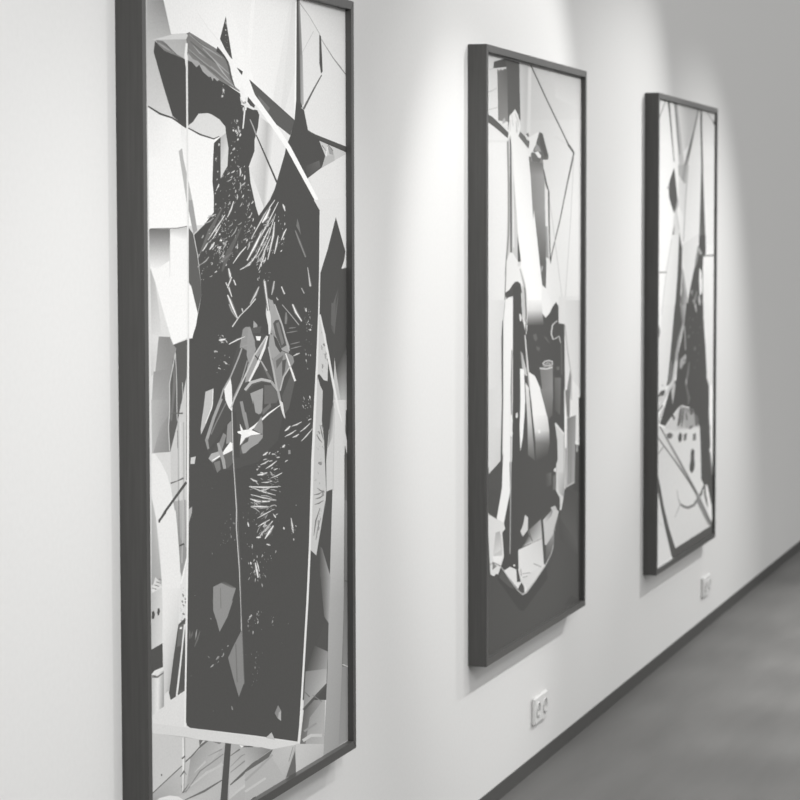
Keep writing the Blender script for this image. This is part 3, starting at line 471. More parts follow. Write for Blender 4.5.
'2283,1076,2285,1094,2290|34;443;771,2328,768,2327,766,2326,767,2325,772,2326,773,2328|16;375;799,2202,795,2200,791,2198,792,2197,799,2199,801,2202|32;450;701,23'
'07,698,2305,695,2303,696,2302,701,2304,703,2306|18;187;738,2256,730,2252,722,2248,727,2246,740,2250,745,2255|19;571;740,2256,733,2252,724,2247,725,2247,738,2250'
',743,2255|17;374;1176,2335,1173,2333,1170,2331,1171,2331,1176,2332,1178,2335|16;602;637,2178,637,2176,637,2175,638,2174,640,2176,638,2178|30;212;1167,2438,1155,'
'2434,1146,2429,1152,2426,1170,2430,1177,2437|31;697;1170,2438,1159,2433,1148,2428,1150,2427,1166,2431,1174,2437|35;207;772,2327,762,2322,753,2317,757,2316,773,2'
'319,780,2325|36;683;775,2326,765,2322,754,2317,756,2316,770,2320,777,2326|32;421;834,2333,828,2332,823,2331,823,2331,829,2331,834,2332|21;205;992,2270,988,2261,'
'982,2253,987,2252,999,2261,999,2270|22;660;994,2270,991,2261,984,2253,985,2253,996,2261,997,2270|16;488;818,2205,814,2203,812,2201,813,2201,820,2201,822,2204|16'
';624;900,2360,896,2359,894,2357,896,2356,903,2357,904,2360|16;304;936,2345,934,2345,934,2344,935,2343,938,2344,938,2345|32;610;830,2352,828,2350,826,2348,827,23'
'47,832,2350,833,2352|16;380;896,2271,895,2269,895,2266,896,2266,900,2268,899,2271|16;619;835,2187,833,2186,835,2185,836,2185,840,2185,838,2186|16;432;844,2244,8'
'43,2243,843,2242,845,2242,848,2243,847,2244|17;193;846,2193,839,2188,838,2182,848,2180,862,2186,860,2193|18;593;850,2193,845,2188,842,2182,845,2181,856,2186,856'
',2193|34;209;802,2311,794,2308,792,2304,800,2301,814,2303,815,2308|35;689;806,2310,799,2307,795,2303,797,2302,808,2305,811,2309|16;679;882,2358,881,2357,882,235'
'6,883,2356,885,2357,884,2358|19;169;866,2192,855,2191,846,2188,850,2184,865,2184,875,2188|20;464;869,2191,858,2189,847,2186,848,2185,863,2185,872,2189|33;690;82'
'4,2352,822,2351,823,2350,826,2350,829,2351,827,2352|16;308;803,2229,799,2228,798,2226,800,2226,806,2226,806,2228|17;552;937,2349,935,2347,935,2344,938,2344,943,'
'2346,941,2349|16;454;903,2310,899,2310,896,2309,896,2308,901,2308,904,2309|16;500;844,2203,843,2201,843,2198,845,2198,849,2201,847,2203|21;383;868,2186,865,2186'
',866,2184,868,2184,872,2183,872,2185|17;528;822,2242,819,2243,818,2241,818,2240,822,2239,824,2241|32;659;832,2381,829,2379,828,2377,830,2376,836,2378,836,2381|3'
'6;389;833,2290,831,2289,829,2287,830,2287,835,2288,836,2290|16;507;805,2215,801,2213,798,2210,800,2210,806,2212,807,2215|16;454;849,2278,847,2276,849,2274,851,2'
'274,855,2276,853,2278|16;347;810,2200,807,2198,805,2195,807,2195,813,2197,813,2200|16;523;905,2301,901,2298,900,2296,903,2295,909,2297,909,2300|32;163;863,2370,'
'860,2366,864,2362,874,2361,882,2366,876,2371|33;439;867,2370,866,2366,868,2361,871,2361,877,2366,872,2371|17;183;827,2213,819,2207,818,2201,831,2198,847,2204,84'
'5,2211|18;540;833,2212,826,2206,823,2200,826,2199,839,2205,839,2212|16;165;865,2226,863,2221,867,2215,879,2214,887,2220,880,2227|17;444;870,2226,870,2221,871,22'
'14,875,2214,881,2220,876,2227|32;391;863,2330,861,2328,863,2326,865,2326,870,2328,867,2330|17;419;884,2259,881,2257,880,2255,882,2254,888,2256,887,2259|16;322;8'
'38,2250,836,2248,837,2246,839,2245,845,2247,843,2249|16;340;837,2231,835,2231,834,2230,834,2230,838,2230,839,2231|36;187;839,2276,833,2273,833,2269,844,2267,856'
',2270,854,2275|37;566;844,2276,839,2272,837,2268,840,2267,850,2271,849,2275|21;589;863,2195,861,2193,859,2191,860,2191,865,2193,866,2195|16;422;917,2316,915,231'
'4,916,2312,919,2312,923,2314,921,2316|32;458;841,2365,839,2364,839,2363,840,2362,844,2363,843,2365|16;561;897,2338,895,2338,897,2337,899,2337,902,2337,900,2338|'
'32;477;846,2347,845,2346,845,2345,847,2344,851,2346,850,2347|19;208;837,2219,826,2213,821,2205,833,2202,853,2208,855,2217|20;678;843,2218,833,2211,825,2204,829,'
'2203,846,2209,849,2217|32;307;826,2358,824,2356,822,2354,823,2354,828,2356,828,2358|16;692;811,2215,809,2215,809,2213,810,2213,814,2213,814,2214|16;566;878,2311'
',876,2311,876,2310,878,2309,882,2309,882,2310|32;673;843,2319,843,2318,845,2316,847,2316,849,2318,846,2319|19;192;798,2245,792,2240,789,2233,796,2232,808,2238,8'
'08,2244|20;590;801,2245,796,2239,792,2233,794,2233,804,2238,805,2245|22;209;867,2191,862,2188,862,2184,869,2183,879,2186,878,2191|23;684;870,2191,867,2187,864,2'
'183,866,2183,874,2187,874,2191|21;187;844,2227,833,2225,826,2220,832,2217,849,2218,855,2224|22;563;847,2226,837,2223,828,2219,830,2218,845,2220,852,2225|16;597;'
'871,2268,868,2266,868,2264,870,2264,875,2265,874,2267|16;331;905,2337,904,2336,904,2334,906,2334,910,2335,909,2337|35;499;819,2294,816,2292,814,2291,814,2290,81'
'9,2291,821,2293|17;598;864,2223,862,2222,863,2221,865,2221,867,2222,866,2223|32;652;857,2350,855,2348,855,2346,857,2346,862,2348,861,2350|17;380;898,2328,893,23'
'27,887,2325,888,2325,896,2325,900,2328|16;441;797,2221,797,2219,798,2218,800,2218,802,2220,799,2221|32;480;858,2325,857,2323,857,2321,859,2321,862,2323,861,2325'
'|38;168;850,2274,845,2269,845,2264,854,2263,865,2268,862,2273|39;462;854,2274,850,2269,848,2264,851,2263,860,2268,858,2274|32;619;827,2373,827,2371,828,2369,830'
',2369,833,2371,830,2373|29;172;971,2480,967,2474,968,2468,978,2467,988,2473,984,2480|30;486;975,2480,972,2474,971,2468,974,2468,983,2474,980,2480|29;453;1010,24'
'83,1011,2480,1011,2476,1013,2476,1016,2480,1013,2484|29;583;1134,2482,1132,2480,1131,2478,1132,2478,1137,2480,1137,2482|31;168;911,2434,900,2427,891,2420,898,24'
'18,917,2424,922,2432|32;465;914,2433,905,2426,894,2420,896,2419,912,2425,919,2433|31;399;765,2403,761,2403,758,2402,759,2401,763,2402,766,2403|33;630;867,2528,8'
'66,2527,866,2526,867,2526,869,2527,869,2528|29;389;1051,2497,1049,2496,1047,2495,1047,2494,1051,2495,1053,2497|29;597;1012,2518,1008,2517,1005,2515,1006,2515,10'
'12,2516,1014,2518|29;185;936,2534,928,2530,923,2525,930,2524,943,2527,946,2533|30;558;939,2533,932,2529,926,2525,927,2524,939,2528,943,2533|29;518;870,2424,867,'
'2423,867,2421,868,2421,872,2422,872,2423|29;685;988,2459,986,2457,986,2455,988,2455,992,2457,992,2459|29;562;904,2442,902,2441,901,2440,902,2440,905,2441,906,24'
'42|29;606;1000,2555,992,2553,985,2552,985,2551,994,2552,1001,2554|30;214;1122,2431,1113,2424,1106,2416,1113,2415,1129,2422,1132,2430|31;712;1125,2431,1118,2423,'
'1108,2416,1110,2415,1125,2422,1129,2431|29;361;999,2461,996,2460,996,2459,997,2459,1001,2459,1001,2461|30;499;818,2410,810,2408,803,2406,804,2405,814,2407,820,2'
'410|30;297;745,2412,740,2409,735,2406,735,2406,743,2408,746,2411|29;611;1064,2447,1063,2446,1062,2445,1063,2444,1067,2445,1067,2447|29;214;1045,2431,1033,2423,1'
'019,2415,1023,2414,1043,2421,1051,2430|30;712;1047,2430,1036,2422,1020,2414,1021,2414,1040,2421,1049,2430|29;470;998,2546,995,2544,993,2542,994,2542,999,2544,10'
'00,2546|29;332;928,2571,925,2570,923,2568,924,2568,929,2569,930,2570|29;304;1074,2500,1069,2498,1065,2496,1066,2496,1073,2497,1075,2500|33;383;891,2559,885,2557'
',878,2555,879,2554,888,2556,893,2559|29;412;1042,2569,1039,2568,1039,2566,1041,2566,1045,2567,1045,2569|30;370;789,2405,787,2402,785,2398,786,2398,790,2402,791,'
'2405|30;167;1068,2508,1052,2505,1038,2501,1042,2497,1063,2499,1077,2505|31;457;1071,2507,1055,2503,1039,2499,1040,2498,1060,2500,1074,2506|29;569;1000,2575,1001'
',2572,1001,2569,1002,2569,1005,2572,1002,2575|29;612;1119,2484,1113,2482,1108,2479,1110,2479,1118,2480,1122,2483|31;345;925,2529,920,2526,915,2523,916,2523,923,'
'2525,926,2528|29;322;899,2512,895,2510,892,2508,893,2508,900,2509,902,2511|30;215;793,2500,783,2491,773,2482,782,2480,802,2489,805,2499|31;738;797,2500,788,2491'
',776,2481,779,2481,797,2489,801,2500|29;707;1116,2504,1112,2502,1110,2499,1111,2499,1118,2501,1119,2504|29;656;945,2506,943,2504,941,2501,943,2501,947,2503,947,'
'2506|30;637;865,2430,861,2427,858,2424,859,2424,867,2426,868,2430|29;669;1076,2576,1071,2573,1068,2570,1069,2570,1077,2572,1079,2576|29;207;965,2556,947,2551,92'
'9,2546,932,2543,957,2546,973,2554|30;685;967,2555,949,2550,930,2545,931,2544,954,2547,970,2554|29;302;876,2475,872,2474,869,2472,870,2472,875,2472,878,2474|33;1'
'79;911,2547,897,2543,883,2538,887,2535,907,2538,919,2545|34;529;914,2546,899,2542,884,2537,885,2536,904,2539,916,2545|29;409;967,2457,964,2456,962,2454,963,2454'
',968,2455,969,2457|31;604;814,2408,812,2407,811,2406,812,2405,815,2406,816,2408|35;311;895,2549,893,2547,893,2545,894,2545,898,2547,898,2549|29;538;961,2490,958'
',2487,955,2484,957,2483,964,2486,964,2490|30;297;1000,2554,996,2552,993,2550,994,2550,1001,2551,1003,2554|30;399;1004,2575,997,2574,991,2571,992,2571,1001,2572,'
'1006,2574|29;204;1051,2543,1043,2539,1039,2533,1046,2532,1059,2536,1061,2542|30;663;1054,2543,1048,2538,1042,2533,1044,2532,1055,2537,1058,2543|29;544;1121,2453'
',1118,2452,1117,2450,1118,2449,1123,2451,1124,2453|30;183;988,2462,987,2452,986,2442,996,2441,1007,2452,1000,2463|31;546;992,2462,992,2452,990,2442,992,2442,100'
'2,2452,996,2463|29;215;1070,2539,1067,2529,1067,2519,1077,2519,1089,2529,1083,2539|30;725;1074,2539,1073,2529,1070,2519,1073,2519,1084,2529,1079,2539|29;586;102'
'8,2510,1023,2508,1018,2505,1019,2505,1026,2507,1030,2509|29;622;1121,2575,1120,2574,1120,2572,1121,2572,1125,2573,1124,2575|29;548;842,2444,842,2442,843,2441,84'
'4,2441,846,2442,845,2444|33;410;890,2532,889,2532,888,2531,889,2531,892,2531,892,2532|29;562;1014,2574,1010,2571,1007,2567,1009,2567,1016,2570,1017,2574|29;434;'
'1081,2497,1079,2496,1079,2495,1081,2495,1084,2496,1083,2497|33;160;845,2535,835,2531,826,2526,830,2525,845,2528,852,2533|34;432;847,2534,838,2530,827,2526,828,2'
'525,842,2529,850,2534|30;472;1122,2501,1118,2499,1113,2497,1114,2497,1121,2498,1124,2500|16;622;1134,2407,1131,2404,1128,2401,1129,2401,1135,2404,1136,2407|29;2'
'11;1059,2462,1049,2457,1042,2451,1049,2449,1066,2454,1070,2461|30;695;1062,2462,1053,2456,1044,2450,1046,2449,1061,2454,1067,2461|32;182;1123,2430,1119,2424,111'
'6,2418,1122,2417,1132,2424,1131,2430|33;531;1125,2430,1123,2424,1118,2418,1120,2417,1129,2424,1128,2430|30;665;817,2473,815,2473,814,2472,815,2471,819,2471,820,'
'2472|29;182;963,2645,950,2640,942,2634,950,2631,971,2634,977,2642|30;548;967,2644,955,2639,945,2633,947,2632,965,2636,973,2643|29;505;938,2739,936,2738,937,2737'
',938,2737,941,2738,940,2739|29;599;1005,2612,1002,2611,1004,2610,1006,2610,1009,2610,1008,2611|29;359;1030,2645,1027,2644,1025,2643,1026,2643,1030,2643,1032,264'
'4|31;499;969,2639,967,2638,968,2637,970,2636,974,2638,973,2639|29;650;1001,2600,999,2599,999,2598,1000,2598,1003,2598,1003,2599|29;215;1003,2681,995,2678,993,26'
'74,1001,2671,1016,2674,1017,2680|30;736;1007,2681,1000,2677,996,2673,998,2672,1010,2675,1013,2680|29;387;953,2667,951,2666,951,2665,953,2665,956,2666,956,2667|2'
'9;213;946,2712,945,2708,952,2705,963,2706,969,2711,960,2715|30;725;950,2713,951,2709,956,2705,959,2706,963,2710,956,2714|29;400;980,2587,977,2586,977,2584,978,2'
'583,983,2585,982,2587|30;378;1004,2614,1002,2613,1002,2611,1004,2611,1008,2612,1007,2613|29;616;971,2748,967,2748,964,2747,965,2746,970,2745,974,2747|29;686;970'
',2609,966,2607,965,2605,967,2605,973,2606,974,2608|29;192;939,2598,933,2596,933,2592,941,2590,951,2593,951,2597|30;603;943,2598,938,2595,935,2591,938,2591,947,2'
'594,948,2597|29;192;1004,2710,992,2706,984,2701,991,2697,1010,2700,1017,2707|30;604;1008,2709,996,2704,986,2699,988,2698,1005,2702,1013,2707|29;423;971,2668,970'
',2666,971,2665,973,2665,976,2666,974,2668|29;214;1025,2701,1018,2695,1018,2689,1030,2687,1044,2694,1042,2701|30;727;1030,2701,1025,2695,1022,2688,1026,2688,1038'
',2694,1037,2701|29;171;933,2626,925,2622,919,2617,924,2615,938,2619,942,2625|30;491;936,2626,928,2621,921,2616,922,2616,935,2620,939,2626|29;623;998,2635,995,26'
'34,993,2633,994,2633,999,2633,1000,2634|29;403;935,2652,933,2650,934,2648,936,2648,941,2650,939,2653|31;168;1003,2702,995,2696,989,2690,996,2688,1012,2694,1014,'
'2701|32;473;1007,2702,999,2696,992,2689,994,2689,1007,2695,1011,2702|29;502;966,2752,964,2751,966,2750,968,2750,972,2750,970,2752|29;453;974,2592,971,2591,969,2'
'589,970,2589,974,2590,976,2592|29;180;999,2753,988,2750,982,2745,988,2742,1005,2745,1011,2750|30;539;1003,2752,993,2748,984,2744,986,2743,1001,2746,1007,2751|33'
';550;1007,2699,1004,2697,1003,2696,1004,2696,1008,2697,1009,2698|29;365;992,2717,990,2716,991,2715,993,2715,996,2715,996,2716|31;413;1001,2749,999,2747,1002,274'
'5,1005,2745,1010,2748,1006,2750|32;416;990,2748,991,2746,996,2745,998,2746,999,2748,994,2749|29;174;1000,2728,1000,2722,1005,2715,1017,2715,1024,2723,1015,2730|'
'30;506;1005,2729,1006,2722,1009,2715,1013,2715,1018,2723,1010,2729|33;190;969,2710,967,2706,979,2702,996,2704,1003,2711,989,2715|34;593;975,2712,977,2707,985,27'
'03,990,2703,994,2709,983,2713|29;309;952,2722,948,2721,951,2720,954,2719,961,2720,958,2722|31;558;993,2753,991,2752,995,2752,999,2752,1003,2753,999,2754|34;457;'
'1003,2713,1003,2711,1009,2710,1012,2710,1014,2713,1008,2715|34;289;966,2717,965,2715,969,2715,972,2715,975,2717,970,2718|33;338;1000,2750,997,2750,995,2749,995,'
'2748,1000,2748,1002,2749|29;480;988,2740,985,2739,988,2737,991,2737,996,2739,993,2740|29;379;974,2741,976,2740,980,2740,981,2740,980,2742,975,2742|34;168;986,27'
'50,986,2746,994,2742,1008,2744,1014,2750,1003,2753|35;477;992,2751,993,2747,999,2743,1003,2743,1007,2749,998,2752|35;161;1002,2711,1002,2705,1016,2702,1036,2705'
',1042,2713,1025,2717|36;437;1009,2713,1012,2708,1023,2703,1029,2704,1032,2711,1018,2715|37;291;1014,2716,1011,2714,1012,2711,1015,2711,1020,2713,1018,2716|30;16'
'7;780,2549,777,2546,781,2543,791,2543,798,2546,793,2550|31;469;784,2549,782,2546,784,2543,787,2543,793,2546,789,2549|30;663;767,2591,767,2589,769,2587,771,2588,'
'773,2590,770,2591|30;411;783,2603,781,2602,780,2600,781,2600,785,2601,785,2603|32;184;775,2482,768,2477,763,2472,768,2471,780,2475,783,2481|33;562;777,2482,771,'
'2477,765,2472,767,2471,777,2476,780,2481|30;183;755,2465,752,2463,753,2459,760,2459,767,2462,765,2465|31;556;758,2465,756,2462,756,2459,758,2459,763,2462,762,24'
'65|30;338;772,2586,771,2584,773,2583,775,2583,778,2585,775,2586|31;180;763,2598,758,2595,762,2591,773,2591,783,2595,778,2599|32;541;767,2599,764,2595,766,2591,7'
'69,2591,776,2595,773,2599|30;187;794,2654,790,2649,794,2645,806,2644,816,2650,810,2655|31;583;799,2654,797,2649,798,2644,801,2644,809,2650,805,2655|31;168;759,2'
'425,753,2422,754,2418,763,2416,774,2419,772,2424|32;471;763,2424,758,2421,757,2417,760,2417,768,2420,768,2424|30;186;778,2520,773,2517,772,2514,778,2512,787,251'
'5,787,2519|31;574;781,2519,777,2516,774,2513,776,2513,783,2515,784,2519|29;397;845,2866,844,2865,846,2864,848,2864,850,2866,848,2867|29;284;844,2842,843,2839,84'
'3,2837,845,2837,848,2840,846,2842|30;178;842,2864,839,2858,845,2852,859,2852,870,2860,861,2866|31;542;848,2864,847,2858,850,2852,854,2852,862,2859,855,2865|30;3'
'39;846,2870,845,2869,844,2867,846,2867,850,2868,849,2870|32;409;854,2854,850,2853,851,2851,853,2850,860,2851,859,2853|29;554;848,2881,847,2879,851,2879,854,2880'
',856,2882,852,2882|29;642;845,2849,842,2849,844,2848,846,2847,849,2848,848,2849|33;406;857,2851,857,2849,860,2848,863,2848,865,2850,861,2851|30;182;835,2842,827'
',2837,828,2832,841,2830,855,2835,852,2841|31;559;840,2841,834,2837,833,2831,836,2831,848,2836,847,2841|31;405;1062,2801,1060,2800,1060,2799,1062,2798,1065,2800,'
'1065,2801|31;522;1094,2828,1096,2826,1098,2824,1100,2824,1101,2827,1097,2829|32;166;1065,2824,1062,2820,1073,2818,1090,2820,1098,2826,1086,2829|33;464;1072,2826'
',1072,2822,1079,2819,1084,2819,1089,2824,1080,2827|32;206;1057,2802,1054,2798,1064,2796,1080,2798,1088,2803,1077,2806|33;683;1063,2803,1063,2800,1069,2797,1074,'
'2797,1079,2802,1071,2805|33;447;1050,2808,1048,2807,1051,2806,1054,2806,1058,2807,1055,2808|31;496;1043,2826,1041,2824,1042,2823,1045,2823,1049,2825,1047,2827|3'
'3;300;1052,2797,1055,2796,1059,2795,1060,2795,1059,2797,1054,2798|32;198;1035,2828,1041,2822,1050,2817,1059,2818,1059,2826,1046,2831|33;643;1038,2829,1045,2823,'
'1053,2817,1056,2818,1054,2825,1042,2830|34;213;1058,2798,1057,2793,1062,2789,1072,2789,1079,2795,1071,2800|35;724;1062,2799,1063,2794,1065,2789,1068,2789,1073,2'
'795,1067,2800|32;207;1416,2447,1284,2386,1148,2295,1157,2293,1307,2381,1425,2445|33;808;1418,2446,1291,2384,1151,2294,1154,2293,1300,2382,1422,2445|34;208;1456,'
'2439,1299,2336,1100,2202,1109,2200,1322,2331,1466,2437|35;812;1459,2438,1306,2334,1103,2202,1107,2201,1315,2333,1463,2437|36;207;1349,2414,1287,2377,1259,2356,1'
'283,2350,1336,2368,1377,2409|37;810;1358,2412,1299,2375,1267,2354,1276,2352,1324,2370,1368,2411|38;209;1423,2390,1315,2285,1226,2218,1233,2217,1336,2282,1432,23'
'89|39;816;1426,2390,1322,2284,1228,2218,1231,2217,1330,2283,1429,2390|40;210;1408,2356,1380,2301,1325,2204,1340,2202,1416,2299,1423,2356|41;820;1413,2356,1391,2'
'301,1330,2203,1335,2203,1405,2300,1418,2356|40;207;1261,2321,1172,2265,1088,2204,1106,2201,1210,2258,1280,2318|41;809;1267,2320,1182,2264,1094,2203,1101,2202,12'
'00,2260,1274,2319|42;211;1452,2302,1423,2268,1406,2227,1418,2226,1454,2265,1465,2301|43;825;1456,2301,1433,2267,1409,2226,1414,2226,1444,2266,1461,2301|42;207;1'
'217,2238,1148,2205,1063,2176,1070,2173,1169,2199,1227,2236|43;810;1220,2237,1155,2203,1065,2175,1068,2174,1163,2201,1224,2237|44;209;1312,2256,1264,2208,1221,21'
'63,1230,2162,1289,2205,1322,2255|45;818;1315,2256,1272,2207,1224,2163,1227,2162,1281,2206,1319,2256|29;210;1508,2429,1511,2417,1536,2400,1550,2402,1545,2421,152'
'2,2431|30;821;1512,2430,1521,2418,1540,2401,1545,2401,1535,2420,1518,2430|16;212;1553,2331,1515,2314,1489,2283,1500,2281,1544,2309,1564,2329|17;828;1556,2330,15'
'24,2312,1492,2282,1497,2282,1535,2311,1561,2329|16;212;1477,2235,1484,2232,1511,2241,1504,2244|17;831;1485,2237,1492,2235,1503,2239,1496,2241|46;208;1353,2335,1'
'264,2280,1185,2214,1196,2212,1292,2276,1364,2333|47;814;1356,2334,1273,2279,1188,2213,1192,2212,1283,2277,1361,2333|48;209;1370,2301,1299,2252,1241,2196,1249,21'
'95,1319,2249,1378,2300|49;818;1373,2300,1305,2251,1243,2196,1246,2195,1313,2250,1376,2300|50;215;1304,2213,1293,2202,1280,2190,1287,2188,1310,2199,1315,2212|51;'
'699;1307,2213,1297,2201,1282,2189,1285,2189,1306,2200,1312,2213|50;171;1352,2253,1329,2251,1306,2249,1307,2245,1334,2243,1357,2248|51;460;1354,2251,1330,2249,13'
'06,2247,1307,2246,1333,2245,1356,2249|50;363;1356,2298,1349,2296,1341,2293,1342,2293,1352,2295,1357,2298|40;515;1389,2365,1386,2364,1385,2363,1386,2362,1392,236'
'3,1392,2365|50;611;1295,2294,1296,2291,1298,2289,1299,2289,1301,2292,1298,2294|51;474;1341,2259,1339,2256,1340,2254,1342,2253,1346,2256,1344,2259|48;568;1345,23'
'25,1342,2323,1338,2321,1339,2321,1344,2322,1347,2324|43;369;1399,2243,1399,2240,1401,2237,1403,2237,1406,2240,1403,2243|48;548;1364,2317,1358,2316,1353,2314,135'
'4,2313,1362,2314,1366,2317|40;340;1308,2345,1303,2344,1301,2341,1302,2341,1309,2342,1311,2345|40;310;1370,2364,1369,2362,1370,2359,1372,2359,1376,2362,1374,2364'
'|42;448;1397,2235,1391,2232,1384,2229,1386,2229,1396,2231,1400,2234|42;736;1398,2347,1394,2345,1391,2344,1392,2343,1398,2345,1400,2347|50;579;1273,2278,1271,227'
'7,1271,2275,1272,2274,1277,2276,1276,2278|52;210;1290,2204,1276,2201,1264,2196,1268,2193,1289,2195,1299,2200|53;673;1293,2203,1279,2199,1265,2195,1267,2194,1285'
',2196,1296,2201|48;357;1225,2260,1222,2258,1219,2256,1221,2255,1227,2257,1228,2260|51;436;1281,2283,1275,2279,1269,2276,1270,2275,1280,2278,1284,2283|50;440;127'
'5,2254,1270,2250,1264,2247,1265,2247,1274,2249,1277,2253|50;314;1368,2276,1360,2272,1352,2269,1353,2269,1364,2271,1370,2275|42;478;1361,2352,1359,2351,1360,2349'
',1361,2349,1366,2350,1365,2352|50;434;1239,2211,1237,2210,1236,2208,1238,2207,1243,2209,1243,2211|40;323;1365,2368,1357,2365,1348,2362,1349,2362,1360,2364,1367,'
'2367|40;383;1290,2343,1286,2342,1284,2341,1285,2340,1291,2341,1293,2343|44;410;1212,2174,1210,2172,1210,2170,1212,2170,1216,2171,1215,2173|50;720;1310,2265,1307'
',2264,1308,2262,1309,2262,1314,2263,1313,2264|46;225;1258,2189,1252,2183,1248,2176,1255,2175,1267,2181,1267,2188|47;758;1261,2189,1256,2182,1250,2176,1252,2175,'
'1263,2181,1264,2189|42;408;1395,2335,1388,2332,1379,2328,1380,2328,1391,2331,1397,2335|52;488;1290,2278,1282,2274,1274,2271,1275,2270,1287,2273,1292,2278|48;545'
';1200,2219,1191,2216,1182,2213,1183,2212,1196,2214,1203,2218|42;186;1349,2368,1329,2361,1308,2355,1313,2353,1340,2357,1357,2366|43;544;1351,2367,1332,2360,1310,'
'2354,1311,2353,1337,2358,1354,2366|43;479;1374,2354,1367,2352,1359,2350,1359,2349,1369,2351,1375,2353|52;341;1338,2262,1332,2261,1327,2259,1328,2259,1335,2260,1'
'340,2262|49;432;1346,2325,1343,2322,1341,2320,1342,2319,1348,2322,1349,2325|54;542;1279,2205,1272,2202,1265,2199,1266,2198,1277,2200,1282,2204|44;653;1215,2188,'
'1205,2186,1196,2183,1197,2183,1209,2184,1217,2187|48;186;1348,2347,1333,2342,1318,2336,1323,2334,1344,2338,1355,2346|49;544;1350,2347,1336,2341,1320,2335,1321,2'
'335,1341,2339,1353,2346|50;487;1377,2243,1376,2241,1378,2239,1380,2239,1382,2241,1380,2244|49;315;1369,2319,1365,2316,1360,2312,1361,2312,1369,2315,1371,2319|50'
';667;1379,2267,1374,2265,1370,2263,1371,2263,1378,2264,1381,2266|50;211;1346,2352,1318,2343,1289,2334,1294,2332,1331,2338,1355,2349|51;684;1348,2351,1322,2341,1'
'290,2333,1292,2333,1328,2339,1352,2350|48;541;1271,2323,1268,2321,1266,2318,1267,2318,1273,2320,1274,2323|40;648;1340,2373,1340,2372,1342,2371,1344,2371,1346,23'
'73,1343,2374|45;316;1215,2189,1217,2186,1220,2184,1222,2184,1222,2187,1217,2189|49;173;1273,2326,1254,2318,1233,2309,1239,2307,1268,2314,1283,2324|50;477;1276,2'
'326,1258,2317,1235,2308,1237,2308,1264,2315,1280,2325|41;603;1347,2378,1340,2375,1331,2372,1331,2371,1342,2374,1349,2377|52;203;1329,2257,1329,2246,1324,2234,13'
'30,2234,1341,2246,1337,2258|53;633;1332,2257,1332,2246,1326,2234,1328,2234,1338,2246,1334,2258|51;204;1278,2260,1271,2254,1266,2248,1275,2246,1290,2252,1291,225'
'9|52;641;1282,2260,1276,2254,1270,2247,1272,2247,1285,2253,1287,2260|50;426;1340,2227,1335,2224,1330,2221,1331,2221,1340,2223,1343,2227|50;607;1269,2266,1267,22'
'64,1266,2262,1267,2262,1271,2263,1271,2265|40;356;1408,2380,1403,2377,1396,2374,1396,2373,1406,2376,1410,2380|53;440;1288,2248,1286,2244,1284,2239,1286,2239,129'
'3,2243,1291,2248|44;216;1389,2371,1381,2363,1370,2355,1375,2354,1392,2361,1397,2370|45;710;1392,2371,1384,2362,1371,2355,1373,2354,1389,2362,1394,2370|53;310;12'
'81,2256,1277,2256,1274,2254,1275,2254,1281,2254,1284,2255|50;497;1368,2242,1366,2240,1365,2238,1366,2238,1371,2239,1371,2241|50;418;1346,2320,1341,2317,1335,231'
'3,1336,2313,1344,2316,1348,2320|16;517;1075,2322,1073,2320,1073,2318,1074,2317,1079,2320,1078,2322|42;195;1104,2289,1093,2285,1084,2281,1088,2279,1104,2282,1111'
',2287|43;597;1106,2289,1096,2284,1085,2280,1086,2280,1101,2283,1109,2288|36;527;1146,2342,1144,2340,1143,2337,1144,2337,1148,2339,1148,2342|41;484;1088,2275,108'
'3,2274,1079,2273,1080,2273,1085,2273,1089,2274|36;332;1161,2326,1158,2324,1158,2322,1160,2322,1165,2323,1165,2325|35;431;1098,2403,1097,2402,1097,2401,1098,2401'
',1101,2402,1100,2403|36;331;1162,2339,1158,2338,1156,2336,1158,2336,1163,2336,1165,2338|36;347;1137,2402,1133,2401,1130,2400,1130,2400,1136,2400,1138,2402|37;40'
'7;1149,2339,1145,2337,1141,2334,1142,2334,1148,2336,1151,2339|36;434;1103,2347,1098,2346,1094,2344,1095,2343,1102,2344,1105,2347|44;220;1094,2287,1087,2284,1086'
',2279,1095,2277,1108,2280,1107,2285|45;741;1098,2286,1092,2283,1089,2278,1092,2278,1102,2281,1103,2286|41;438;1086,2312,1083,2311,1081,2309,1082,2309,1088,2310,'
'1089,2312|36;338;1136,2380,1134,2378,1133,2377,1134,2377,1138,2378,1139,2380|36;497;1133,2363,1129,2360,1124,2358,1125,2358,1132,2359,1135,2362|42;201;1130,2323'
',1117,2320,1105,2317,1108,2315,1125,2316,1135,2321|43;633;1131,2322,1119,2319,1106,2316,1107,2315,1123,2317,1134,2321|42;484;1142,2314,1139,2311,1137,2309,1139,'
'2309,1144,2311,1144,2313|37;382;1123,2361,1120,2360,1119,2358,1120,2357,1125,2359,1126,2361|42;364;1165,2316,1163,2313,1161,2311,1162,2311,1167,2313,1167,2315|3'
'6;446;1110,2358,1108,2356,1109,2354,1110,2354,1115,2356,1113,2358|36;688;1165,2440,1163,2439,1165,2438,1167,2437,1171,2438,1169,2440|37;215;1135,2381,1126,2376,'
'1119,2370,1124,2368,1139,2373,1143,2380|38;711;1137,2381,1130,2375,1121,2369,1122,2369,1136,2374,1141,2380|36;377;1155,2370,1152,2369,1152,2367,1154,2367,1159,2'
'368,1158,2370|39;188;1144,2383,1132,2380,1120,2377,1123,2375,1139,2377,1149,2381|40;561;1145,2383,1134,2379,1121,2376,1122,2375,1137,2377,1148,2382|36;584;1115,'
'2413,1112,2411,1111,2409,1113,2409,1118,2410,1119,2413|36;418;1106,2408,1101,2406,1098,2404,1099,2403,1107,2404,1109,2407|17;449;1089,2337,1082,2336,1074,2335,1'
